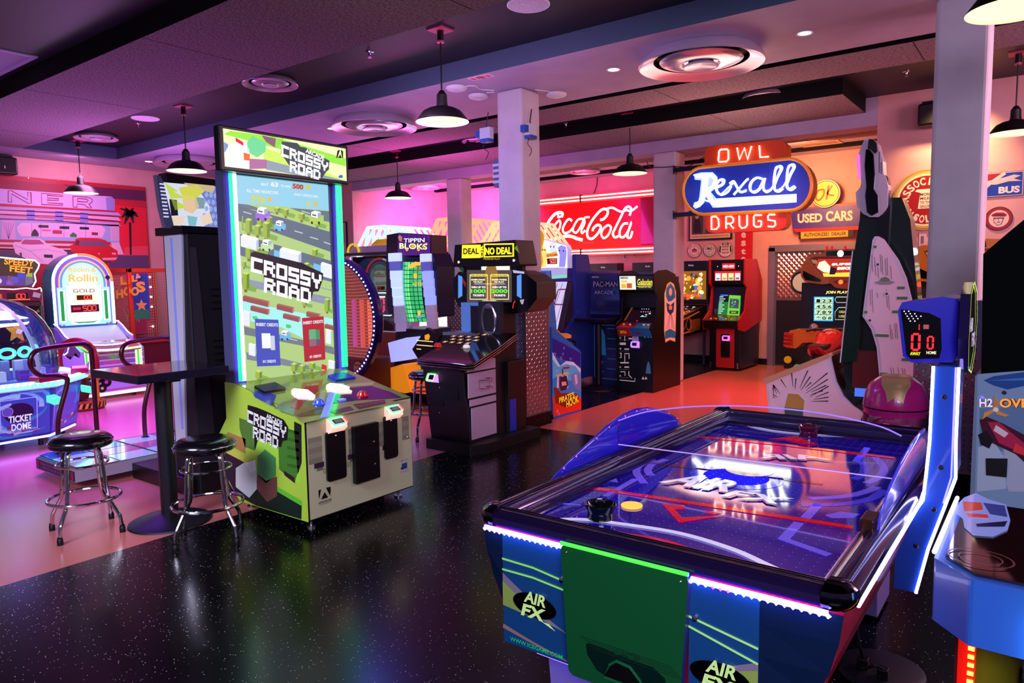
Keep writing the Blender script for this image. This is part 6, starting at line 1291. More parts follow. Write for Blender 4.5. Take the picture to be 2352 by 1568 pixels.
# ================================================================== STACKED BLOCK GAME
def blocks():
    Y=7.0; t=thing('redemption_game','block stacking game with pale glowing cubes, green grid and orange cubes at its foot','arcade machine',(-7.1,7.4,0))
    F=yneg(0,Y-.001,0); g=lambda x,y:(820+x/5.226,440+y/5.226); K=lambda pts:[F.at(*g(*p)) for p in pts]
    P0=lambda pts:[(a,Y,b) for a,b in K(pts)]
    mb=MB(); mb.prism(P0([(350,740),(350,1350),(380,1460),(420,1480),(700,1540),(960,1500),(960,900),(900,740)]),(0,.35,0),M('#1c1030',.4)); bd=mb.build('back_board',t,bev=.01)
    mb=MB(); mb.prism(P0([(355,520),(500,492),(890,520),(895,770),(700,790),(352,742)]),(0,.3,0),M('#241020',.35),M('#3c1020',.35)); tp=mb.build('topper',t,bev=.006)
    mb=MB(); F.poly(mb,K([(495,500),(880,525),(878,760),(510,770),(490,740)]),L('#58188c',.8),1)
    for i in range(6): F.line(mb,K([(540+i*58,505+i*4),(540+i*58,600)]),.008,L('#1c0830',.4),2)
    F.line(mb,K([(495,580),(880,600)]),.008,L('#1c0830',.4),2)
    for x,y,r in ((535,655,40),(600,690,42),(670,660,45),(740,690,42),(800,655,45),(835,630,30)): a,b=F.at(*g(x,y)); F.poly(mb,[(a+r/5226*5.2*math.cos(k*PI/3+.3)*.72,b+r/5226*5.2*math.sin(k*PI/3+.3)*.72) for k in range(6)],L('#ffb020',1.2),3)
    F.poly(mb,K([(495,545),(515,520),(545,545),(540,600),(510,590)]),L('#c88870',.9),4)
    F.qtext(mb,'TIPPIN',[g(562,618),g(818,612),g(818,552),g(562,556)],L('#101020',.3),4,.07); F.qtext(mb,'TIPPIN',[g(565,612),g(815,606),g(815,556),g(565,562)],L('#e8e0ff',1.6),5,.02)
    F.qtext(mb,'BLOKS',[g(510,688),g(850,700),g(850,622),g(510,612)],L('#28180c',.3),5,.07); F.qtext(mb,'BLOKS',[g(514,684),g(846,696),g(846,626),g(514,616)],L('#fff0b0',1.6),6,.02); mb.build('topper_art',tp,label='backlit comic lettering on hexagons')
    # curved green grid
    mb=MB(); n=8; rows=14; G=L('#30c870',1.0); G2=L('#68e890',1.2)
    def pt(u,v): # u across 0..1, v down 0..1
        x=560+u*230+v*70; y=835+v*560 - 0
        x=(565+v*55)+u*(235-v*5); y=840+v*720
        a,b=F.at(*g(x,y)); return Vector((a,Y-.10*math.sin(PI*u)-.02-.12*math.sin(PI*min(v,1))*.4,b))
    for r in range(rows):
        for c in range(n):
            e=.08; q=[pt((c+e)/n,(r+1-e)/rows),pt((c+1-e)/n,(r+1-e)/rows),pt((c+1-e)/n,(r+e)/rows),pt((c+e)/n,(r+e)/rows)]
            mb.add(q,[[0,1,2,3]],G2 if (c in (3,4)) else G)
    N=[pt(u/10,v/14)+Vector((0,.004,0)) for v in range(15) for u in range(11)]; mb.add(N,[[v*11+u,(v+1)*11+u,(v+1)*11+u+1,v*11+u+1] for v in range(14) for u in range(10)],M('#04180c',.3))
    gr=mb.build('light_grid',t,label='curved green light grid')
    mb=MB(); F2=yneg(0,Y-.135,0); q=lambda pts:[F2.at(*g(*p)) for p in pts]; O=L('#ffb030',1.4)
    F2.poly(mb,q([(680,1040),(722,1045),(722,985),(678,982)]),O,1); F2.poly(mb,q([(730,1490),(765,1485),(765,1425),(728,1430)]),O,1); F2.poly(mb,q([(720,950),(750,955),(750,905),(722,900)]),L('#a07040',.8),1); F2.poly(mb,q([(605,890),(640,920),(710,890),(775,885),(770,850),(700,840)]),O,1); F2.poly(mb,q([(705,1490),(720,1515),(780,1510),(800,1485)]),L('#80a0f0',1),.5)
    F2.qtext(mb,'TICKETS!',[g(590,1132),g(788,1128),g(788,1090),g(588,1092)],L('#e8c850',1.1),2,.03); F2.qtext(mb,'WIN',[g(625,922),g(700,918),g(700,888),g(622,890)],L('#e8c850',1.1),2,.03); mb.build('lit_letters',gr)
    # cube columns
    for side,pts in ((0,[(470,790,'a'),(480,890,'d'),(490,1000,'a'),(500,1100,'a'),(515,1205,'a'),(525,1310,'a'),(535,1420,'w'),(540,1520,'w'),(555,1620,'w')]),(1,[(848,800,'a'),(858,895,'d'),(872,1005,'b'),(882,1098,'b'),(890,1205,'b'),(905,1305,'b'),(912,1410,'w'),(922,1500,'w'),(930,1590,'w')])):
        for x,y,c in pts:
            a,b=F.at(*g(x,y)); m={'a':M('#a8b8ff',.35,emit=1.2),'d':M('#6868b0',.4,emit=.25),'b':M('#8898ff',.35,emit=1.0),'w':M('#c8b0b4',.45,emit=.12)}[c]
            w=.115 if side==0 else .075; mb=MB(); vs=[(a-w,Y-.04,b-.058),(a+.0,Y-.15,b-.062),(a+w,Y-.04,b-.058),(a-w,Y-.04,b+.062),(a+.0,Y-.15,b+.055),(a+w,Y-.04,b+.062),(a-w,Y,b-.058),(a+w,Y,b-.058),(a-w,Y,b+.062),(a+w,Y,b+.062)]
            mb.add(vs,[[0,1,4,3],[1,2,5,4],[3,4,5,9,8],[6,7,2,1,0],[6,0,3,8],[2,7,9,5]],m); mb.build('cube',t,bev=.008)
    mb=MB(); mb.prism([(-7.35,Y-.05,.05),(-6.62,Y-.05,.05),(-6.72,Y-.05,.95),(-7.25,Y-.05,.95)],(0,.55,0),M('#0c080c',.45)); mb.box((-7.7,Y-.02,0),(-6.5,Y+.6,.09),M('#281410',.4)); mb.build('base',t,bev=.008)
    # loose looking big cubes of the stand
    def bigcube(pts,c,e,name,y,d=.3):
        mb=MB(); f=yneg(0,y,0); q=[f.at(*g(*p)) for p in pts]; mb.prism([(a,y,b) for a,b in q],(0,d,0),M(c,.4,emit=e)); mb.build(name,t,bev=.02,seg=3)
    G2=lambda pts:[((850+x/4.356-820)*5.226,(700+y/4.356-440)*5.226) for x,y in pts]
    bigcube(G2([(178,380),(370,325),(395,545),(210,575)]),'#a8b0ff',.9,'corner_cube',Y-.30,.25)
    bigcube(G2([(95,690),(135,650),(330,590),(345,640),(405,870),(350,885),(100,820)]),'#e88818',.65,'corner_cube',Y-.35,.3)
    bigcube(G2([(470,685),(560,690),(640,720),(640,890),(590,895),(415,880)]),'#f05818',.65,'corner_cube',Y-.30,.3)
    mb=MB(); f=yneg(0,Y-.3,0); dm=[f.at(850+x/4.356,700+y/4.356) for x,y in ((410,445),(555,230),(690,310),(560,520),(480,560))]; mb.prism([(a,Y-.28,b) for a,b in dm],(0,.06,0),M('#140c10',.3)); k=mb.build('diamond_panel',t)
    mb=MB(); f=yneg(0,Y-.282,0)
    for y0 in (355,400,440): 
        for i in range(14):
            p=f.at(850+(470+i*12)/4.356,700+(y0+i*1.0)/4.356)
            if y0!=440 or i<4: f.disc(mb,p[0],p[1],.006,L('#ffd080',4),1,8)
    f.poly(mb,[f.at(850+x/4.356,700+y/4.356) for x,y in ((545,305),(585,288),(600,310),(590,350),(550,352))],L('#e8a020',1),1); mb.build('bulb_rows',k)
blocks()

# ================================================================== RING GAME
def ringgame():
    Y=6.0; cx,cz,r=-7.41,1.12,.80; t=thing('redemption_game','round orange ribbed drop game inside a dark blue ring of white bulbs','arcade machine',(cx,6.3,0))
    mb=MB(); mb.box((cx-.9,Y+.13,0),(-6.98,Y+.58,.62),M('#5c1c08',.4)); b=mb.build('base_cabinet',t,bev=.02)
    mb=MB(); F=yneg(0,Y+.119,0); F.disc(mb,-7.1,.50,.10,M('#281008',.4),1); F.disc(mb,-7.1,.50,.085,M('#906020',.4,emit=.1),2); F.text(mb,'MONSTER',-7.16,.52,.12,.03,M('#281008',.4),3,.03); F.text(mb,'DROP',-7.14,.46,.09,.03,M('#281008',.4),3,.03); mb.build('round_badge',b)
    mb=MB(); n=72
    sec=[(r-.055,0),(r,0),(r+.01,.05),(r,.12),(r-.055,.12)]
    vs=[];fs=[]
    for i in range(n):
        a=2*PI*i/n
        for q,d in sec: vs.append((cx+q*math.cos(a),Y+d,cz+q*math.sin(a)))
    k=len(sec)
    for i in range(n):
        j=(i+1)%n
        for m in range(k): fs.append([i*k+m,j*k+m,j*k+(m+1)%k,i*k+(m+1)%k])
    mb.add(vs,fs,M('#140c50',.3,coat=.4)); rg=mb.build('ring',t,label='dark blue bulb ring')
    mb=MB()
    for i in range(84): a=2*PI*i/84; mb.lathe([(.0001,.012),(.009,.006),(.011,0)],(cx+(r-.028)*math.cos(a),Y,cz+(r-.028)*math.sin(a)),L('#f0e8ff',6),8,'-y')
    mb.build('bulb_chain',rg)
    mb=MB(); mb.lathe([(.0001,0),(r-.12,0)],(cx-.06,Y+.30,cz),M('#b86858',.4,emit=.10),48,'-y')
    for x,c in ((-7.00,'#ff8050'),(-6.92,'#8030c0'),(-7.15,'#d0584c'),(-7.3,'#b04c80')): mb.tube([(x,Y+.26,.75),(x,Y+.26,cz+.25)],.03,M(c,.3,emit=.7),8)
    mb.build('back_panel',t)
    mb=MB(); z=cz-r+.08; i=0
    while z<cz+r-.06:
        h=math.sqrt(max((r-.065)**2-(z-cz)**2,0)); P=[(cx-h+2*h*u/12,Y+.06+.22*math.sin(PI*u/12),z-.03*math.sin(PI*u/12)) for u in range(13)]
        mb.tube(P,.0075,M('#d88860',.25,emit=.22,coat=.5),6); z+=.042
    mb.build('ribs',t,label='orange curved ribs')
ringgame()

# ================================================================== CRANES WITH GLOWING ROOFS
def candy(x0,x1,y0,y1,ze,zr,cr,cw,label,label2):
    t=thing('crane_game',label,'crane machine',((x0+x1)/2,(y0+y1)/2,0),'glowing roofed crane games')
    mb=MB(); mb.box((x0,y0,0),(x1,y1,.85),M('#3c1450',.4,emit=.1),{'-y':M('#50186c',.35,emit=.25)}); b=mb.build('base_cabinet',t,bev=.01)
    RT=L(cr,1.9); WT=L(cw,3.0); xm=(x0+x1)/2
    mb=MB()
    for y in (y0,y1):
        for x in (x0,x1): mb.tube([(x,y,.85),(x,y,ze)],.035,WT,8)
        for x in (x0+.09,x1-.09): mb.tube([(x,y,.85),(x,y,ze)],.022,RT,8)
    mb.build('corner_tubes',t)
    mb=MB()
    n=7
    for s in (-1,1):
        for i in range(n+1):
            y=y0+(y1-y0)*i/n; w=(x1-x0)/2+.05; a=.4
            mb.tube([(xm+s*w,y,ze),(xm+s*w*a,y,zr)],.030,RT,8)
        mb.tube([(xm+s*((x1-x0)/2+.05)*.4,y0,zr),(xm+s*((x1-x0)/2+.05)*.4,y1,zr)],.024,RT,8); mb.tube([(xm+s*((x1-x0)/2+.05),y0,ze),(xm+s*((x1-x0)/2+.05),y1,ze)],.024,RT,8)
    for y in (y0,): 
        for a in (-.4,-.13,.13,.4): mb.tube([(xm+a*(x1-x0)*.5-(.0),y,zr),(xm+a*(x1-x0)*.5+(a*.35),y,ze)],.026,RT,8)
        mb.tube([(xm-(x1-x0)*.22,y,zr),(xm+(x1-x0)*.22,y,zr)],.028,RT,8); mb.tube([(x0,y,ze),(x1,y,ze)],.028,RT,8)
    mb.build('roof_tubes',t,label=label2)
    mb=MB(); mb.box((x0+.04,y1-.05,.86),(x1-.04,y1-.03,ze-.02),L('#f0d8ff',1.3)); 
    for i in range(4): mb.box((x0+.08+i*(x1-x0)/4,y1-.06,.9),(x0+.12+i*(x1-x0)/4,y1-.05,ze-.05),L('#ff60b0',1.0))
    mb.build('lit_back',t)
    mb=MB(); mb.box((x0+.03,y0,.87),(x1-.03,y0+.006,ze-.02),glass('pane',(.95,.93,1,1),.03,.03)); mb.build('front_pane',t)
    mb=MB(); mb.tube([(xm,y0+.4,ze-.02),(xm,y0+.4,1.75)],.012,CHROME,6); 
    for a in (0,2.1,4.2): mb.tube([(xm,y0+.4,1.75),(xm+.10*math.cos(a),y0+.4+.10*math.sin(a),1.66),(xm+.04*math.cos(a),y0+.4+.04*math.sin(a),1.55)],.01,CHROME,6)
    mb.build('claw',t)
    random.seed(int(abs(x0*10)))
    for i in range(6):
        mb=MB(); a=x0+.15+random.random()*(x1-x0-.3); bb=y0+.2+random.random()*(y1-y0-.4); rr=.09
        mb.lathe([(.0001,0),(rr*.8,.02),(rr,.08),(rr*.7,.15),(rr*.4,.17),(rr*.55,.22),(rr*.4,.29),(.0001,.31)],(a,bb,.852),M(random.choice(['#e04080','#40a0e0','#f0d040','#ff8040','#a060d0']),.7,emit=.1),14)
        o=mb.build('plush_toy',t); 
    mb=MB(); mb.box((x0+.1,y0-.02,.55),(x1-.1,y0,.8),M('#201030',.3)); F=yneg(0,y0-.021,0); F.seg7(mb,'0',xm-.05,.62,.06,.12,L('#ff3060',3),1); F.line(mb,rrect(x0+.15,.58,x1-.15,.77,.03),.008,L('#d0e8ff',1.5),1,True); mb.build('control_panel',t)
candy(-11.42,-10.28,9.95,11.2,2.2,2.66,'#a8f0ff','#e8f0ff','crane game with pale turquoise glowing tube roof at the back','pale turquoise tube roof')
candy(-9.95,-8.9,10.45,11.7,2.25,2.76,'#ff8c68','#ffe0e8','crane game with coral glowing tube roof, left of the slim column','coral tube roof')
candy(-8.55,-7.5,10.45,11.7,2.2,2.62,'#ffa878','#ffd8d0','crane game with coral glowing tube roof, right of the slim column','coral tube roof')
def glasscrane():
    x0,x1,y0,y1=-8.95,-7.7,7.6,8.5; t=thing('crane_game','tall crane game with chrome posts, bright white cabin and yellow trimmed rounded top','crane machine',((x0+x1)/2,(y0+y1)/2,0))
    mb=MB(); mb.box((x0,y0,0),(x1,y1,.82),M('#702018',.4),{'-y':M('#7c2410',.35,emit=.1)}); mb.build('base_cabinet',t,bev=.01)
    for x in (x0,x1): mb=MB(); mb.box((x-.05,y0-.02,.82),(x+.05,y0+.08,2.02),M('#d8c8d0',.15,1.0)); mb.build('chrome_post',t,bev=.015)
    mb=MB(); mb.box((x0,y1-.05,.83),(x1,y1,2.0),L('#d8d8ff',1.5))
    for i in range(5): mb.box((x0+.1+i*.25,y1-.06,.9),(x0+.2+i*.25,y1-.05,1.7),L(['#ff80c8','#ffffff','#80f0f0'][i%3],1.4))
    mb.build('lit_back',t)
    mb=MB(); mb.box((x0+.06,y0+.0,.84),(x1-.06,y0+.006,1.98),glass('pane2',(.93,.93,1,1),.03,.04)); mb.build('front_pane',t)
    mb=MB(); mb.box((x0-.06,y0-.04,2.0),(x1+.06,y1,2.04),M('#181018',.4)); mb.lathe([(.30,0),(.28,.13),(.20,.20),(.0001,.22)],((x0+x1)/2,y0+.3,2.04),M('#f0c020',.3,emit=.2),24)
    mb.prism([(x0,y0,2.04),(x0+.1,y0,2.14),(x1-.1,y0,2.14),(x1,y0,2.04)][::-1],(0,.5,0),M('#b8a8b0',.35)); 
    for x in (x0+.15,x1-.15): mb.tube([(x+.13*math.cos(a*PI/10),y0-.03,2.05+.13*math.sin(a*PI/10)) for a in range(11)],.018,M('#ffe020',.3,emit=.5),8)
    mb.build('rounded_top',t)
    mb=MB(); mb.box((x0+.3,y0-.04,1.05),(x1-.2,y0-.01,1.45),M('#242030',.2)); F=yneg(0,y0-.041,0); F.line(mb,rrect(x0+.35,1.08,x1-.25,1.42,.05),.014,L('#c0f0ff',2),1,True); F.seg7(mb,'0',x0+.72,1.14,.1,.2,L('#ff2050',4),2); F.line(mb,[(x0+.45,1.36),(x0+.85,1.36)],.02,L('#fff0ff',2),2); mb.build('score_display',t)
    mb=MB(); mb.box((x0+.1,y0+.2,.82),(x1-.1,y1-.1,.86),L('#f0e0ff',1.2)); mb.build('prize_deck',t)
    for i in range(5): mb=MB(); a=x0+.2+i*.2; mb.box((a,y0+.25,.86),(a+.13,y0+.4,.98+.04*(i%2)),M(['#ff70a0','#e0e0ff','#f0a040','#70c0ff','#d060c0'][i],.4,emit=.3)); mb.build('prize_box',t,bev=.01)
glasscrane()
# framed picture on the alcove wall stub
t=thing('wall_picture','black framed pale picture on the wall right of the crossing game screen','picture',(-11.9,9.98,2.45)); mb=MB(); mb.box((-12.02,9.97,2.1),(-11.78,9.999,2.82),BLACK); mb.build('frame',t); mb=MB(); F=yneg(0,9.969,0); F.rect(mb,-12.0,2.12,-11.8,2.80,M('#d8b8c8',.5),1); F.line(mb,[(-11.95,2.3),(-11.88,2.5),(-11.84,2.4),(-11.86,2.65)],.008,M('#604860',.5),2); mb.build('print',t)
# rail with dark frame and red boxing style pads behind the briefcase game
t=thing('barrier_frame','dark square barrier frame with red padded headgear on it, behind the briefcase game','barrier',(-6.0,7.6,0))
mb=MB(); mb.box((-6.25,7.58,0),(-6.2,7.63,1.16),BLACK); mb.box((-5.55,7.58,0),(-5.5,7.63,1.16),BLACK); mb.box((-6.25,7.58,1.12),(-5.5,7.63,1.18),M('#180c14',.4)); mb.box((-6.2,7.6,.3),(-5.55,7.61,1.1),M('#301040',.5)); mb.build('frame',t)
mb=MB(); mb.lathe([(.0001,.0),(.11,.03),(.13,.12),(.10,.20),(.05,.23),(.0001,.24)],(-6.3,7.62,1.25),M('#c01820',.3,coat=.5),20); mb.build('headgear',t,label='red padded headgear')

# ================================================================== PIRATE GAME
def pirate():
    t=thing('kiddie_game','blue children game with pirate ship side art, standing right of the middle column','arcade machine',(-4.9,7.05,0)); B=M('#3c8ce0',.35)
    mb=MB(); mb.prism([(-5.35,6.80,.05),(-5.35,6.80,1.70),(-5.35,6.83,1.70),(-5.35,6.93,1.06),(-5.35,6.95,.05)],(.77,0,0),B); mb.build('back_tower',t,bev=.008)
    mb=MB(); pr=[(6.78,.05),(6.78,1.06),(6.80,1.06),(7.40,.73),(7.40,.12),(7.36,.05)]; mb.prism([(-5.35,y,z) for y,z in pr],(.80,0,0),M('#2c7cd4',.35)); b=mb.build('body',t,bev=.006)
    mb=MB(); mb.box((-4.80,6.74,.03),(-4.575,6.80,1.70),M('#58a4f0',.35)); mb.build('corner_tower',t,bev=.01)
    A=xpos(-4.549,0,0); mb=MB(); Q=lambda pts:[A.at(850+x/4.356,700+y/4.356) for x,y in pts]; P=lambda pts,c,l=1,e=.12: A.poly(mb,Q(pts),M(c,.35,emit=e),l)
    P([(1820,310),(2110,470),(2110,1070),(2085,1090),(1830,1135)],'#2060c8'); P([(1822,330),(2105,480),(2105,620),(1822,500)],'#281c90',2)
    P([(1822,470),(1870,560),(1900,610),(1960,560),(2030,570),(2105,640),(2105,700),(2000,660),(1900,680),(1822,600)],'#d8e8ff',3); P([(1822,540),(1880,620),(1960,590),(2050,610),(2105,680),(2105,960),(1822,960)],'#58b8f0',4); P([(1822,740),(1900,700),(2000,760),(2108,720),(2108,980),(1822,980)],'#2888e0',5)
    P([(1824,900),(1900,960),(2000,900),(2108,930),(2108,1045),(1830,1115)],'#e82818',6,.2)
    P([(1830,830),(1860,820),(1900,880),(1970,880),(2080,890),(2075,960),(1960,1030),(1850,980)],'#8a2810',7); 
    for k in range(5): P([(1868+k*22,700),(1880+k*22,698),(1880+k*24,830),(1862+k*24,830)],['#f0e8e0','#d02020'][k%2],8)
    P([(1850,700),(1975,665),(1985,690),(1860,720)],'#e0c090',9); P([(1920,625),(1990,615),(1985,635),(1925,640)],'#b01818',9); P([(1915,640),(1925,640),(1925,700),(1915,700)],'#603010',9)
    P([(1895,720),(1960,710),(1975,800),(1950,850),(1900,860),(1890,790)],'#281848',10); P([(1905,770),(1950,765),(1960,800),(1910,810)],'#f0b090',11)
    P([(2010,700),(2060,670),(2095,690),(2105,800),(2085,860),(2045,830),(2015,780)],'#7880c0',8); P([(2035,700),(2060,690),(2070,780),(2050,800)],'#c8d0f0',9)
    c=lambda l:[(850+x/4.356,700+y/4.356) for x,y in l]
    for dm,o,l in ((M('#581808',.3),.09,12),(M('#ffc828',.3,emit=.5),.03,13)): A.qtext(mb,"PIRATE'S",c([(1880,985),(2035,925),(2030,865),(1880,925)]),dm,l,o); A.qtext(mb,'HOOK',c([(1955,1030),(2080,970),(2070,895),(1950,960)]),dm,l,o)
    for x,y,r in ((1840,500,22),(1865,660,10),(1905,530,14),(1925,490,10),(2000,540,12),(1868,1060,14),(1885,1090,10),(1935,430,10)): a,b2=A.at(850+x/4.356,700+y/4.356); A.disc(mb,a,b2,r*.0008+.006,M('#b8c8ff',.3,emit=.2),7,16,r0=.75)
    mb.build('side_artwork',b,label='pirate ship picture with yellow lettering')
    mb=MB(); mb.prism([(-5.1,7.02,.98),(-5.1,7.3,.82),(-5.1,7.3,.90),(-5.1,7.05,1.05)],(.4,0,0),M('#e08818',.35)); mb.lathe([(.0001,.05),(.06,.05),(.10,.03),(.10,0)],(-4.68,7.22,.90),M('#f09020',.35,emit=.2),20); mb.build('orange_drum',t)
    mb=MB(); mb.box((-4.555,6.80,.045),(-4.545,7.38,.075),STEEL); mb.build('kick_rail',t)
    for x in (-5.2,-4.65):
        for y in (6.9,7.3): mb=MB(); mb.lathe([(.024,-.012),(.03,-.006),(.03,.006),(.024,.012)],(x,y,.03),BLACK,14,'x'); mb.box((x-.01,y-.01,.03),(x+.01,y+.01,.06),STEEL); mb.build('caster',t)
pirate()

# ================================================================== ALLEY GAME WITH ANIMAL TOPPER
def alley():
    Y=9.0; t=thing('alley_game','blue sided alley game with glowing white topper and red digits, under the red neon sign','arcade machine',(-6.0,9.5,0))
    F=yneg(0,Y-.001,0); g=lambda x,y:(1200+x/5.6,420+y/5.6); K=lambda pts:[F.at(*g(*p)) for p in pts]
    mb=MB(); mb.prism([(a,Y,b) for a,b in K([(180,640),(230,715),(330,740),(400,760),(470,765),(560,800),(580,850),(578,1090),(185,1100)])],(0,.12,0),M('#d8d0ff',.3,emit=.4)); tp=mb.build('topper',t)
    for fx in (-6.4,-5.65):
        for fy in (8.85,9.85): mb=MB(); mb.cyl((fx,fy,0),.03,.101,BLACK,10); mb.build('foot',t)
    mb=MB(); P=lambda pts,c,l=1,s=1.4: F.poly(mb,K(pts),L(c,s),l)
    P([(185,645),(230,718),(400,765),(560,805),(575,860),(575,1085),(188,1090)],'#f0f0ff',1,1.6); P([(350,790),(390,760),(440,790),(450,880),(400,900),(350,880)],'#d0d4f8',2,1.3); P([(455,830),(500,800),(560,820),(570,900),(550,1080),(470,1080),(480,930)],'#9088e8',2,1.2); P([(240,850),(280,820),(310,860),(320,1000),(290,1085),(245,1085)],'#f0d870',2,1.2); P([(300,910),(440,880),(460,940),(310,960)],'#f0a040',3,1.2)
    P([(318,970),(448,968),(448,1042),(322,1045)],'#70000c',4,.8); 
    for x,y in ((365,820),(405,822),(478,870),(530,875),(262,860),(290,862)): a,b=F.at(*g(x,y)); F.disc(mb,a,b,.012,M('#302860',.4),4,12)
    F.qtext(mb,'BOWLRAMA',[g(320,950),g(455,935),g(450,905),g(318,922)],L('#a03008',.8),4,.03); q=K([(358,1030),(432,1030),(432,985),(358,985)]); F.seg7(mb,'500',q[0][0],q[0][1],q[1][0]-q[0][0],q[2][1]-q[1][1],L('#ff5040',6),6); mb.build('topper_art',tp,label='glowing animal pictures around red digits')
    mb=MB(); P2=K([(186,1095),(575,1095),(575,1220),(370,1235),(188,1200)]); F.poly(mb,P2,L('#b8b0f0',.9),1); F.poly(mb,K([(370,1190),(575,1180),(575,1215),(370,1228)]),L('#80e0c0',1),2); 
    mb.prism([(a,Y+.02,b) for a,b in K([(186,1095),(575,1095),(560,1260),(200,1260)])],(0,.5,0),M('#483078',.3,emit=.2)); mb.build('target_shelf',t)
    mb=MB(); mb.prism([(-6.45,8.8,.1),(-6.45,8.8,.75),(-6.45,9.2,1.55),(-6.45,9.9,1.6),(-6.45,9.9,.1)],(.78,0,0),M('#282048',.35),M('#2c2c70',.35)); bd=mb.build('body',t)
    mb=MB(); D=Pan((-6.42,8.8,.76),(1,0,0),(0,.4,.80)); D.rect(mb,0,0,.72,.88,L('#d8c8f8',1.0),1)
    for i in range(6): D.line(mb,[(.05+i*.12,.02),(.2+i*.09,.85)],.008,L('#605088',.5),2)
    D.line(mb,rrect(.42,.5,.60,.75,.03),.02,L('#803050',.7),3,True); D.poly(mb,[(.1,.2),(.3,.2),(.36,.28),(.3,.36),(.1,.36)],L('#f8f0ff',1.3),3); D.line(mb,[(.1,.2),(.3,.2),(.36,.28),(.3,.36),(.1,.36)],.012,L('#a02840',.8),4,True); mb.build('lit_ramp',bd)
    mb=MB(); mb.prism([(-5.66,y,z) for y,z in ((8.75,.1),(8.75,.85),(9.0,1.05),(9.0,1.95),(9.35,1.95),(9.6,1.2),(9.9,.1))],(.06,0,0),M('#2c3494',.35,emit=.06)); mb.build('side_wing',t,label='dark blue side panel'); mb=MB(); mb.prism([(-5.75,y,z) for y,z in ((8.72,.7),(8.72,.85),(9.0,1.55),(9.05,1.55),(8.95,.9),(8.9,.7))],(.10,0,0),M('#382830',.6)); mb.build('inner_rail',t); mb=MB(); mb.tube([(-5.72,8.72,.82),(-5.72,9.0,1.5)],.008,L('#ff8080',1.5),6); mb.build('rail_light',t)
    mb=MB(); mb.tube(sp([(-6.28,8.97,2.26),(-6.22,8.97,2.30),(-6.17,8.97,2.2),(-6.22,8.97,2.0),(-6.20,8.97,1.85),(-6.28,8.97,1.7)],5),.035,M('#f0b818',.3,emit=.3),10); mb.build('yellow_swirl',t)
alley()

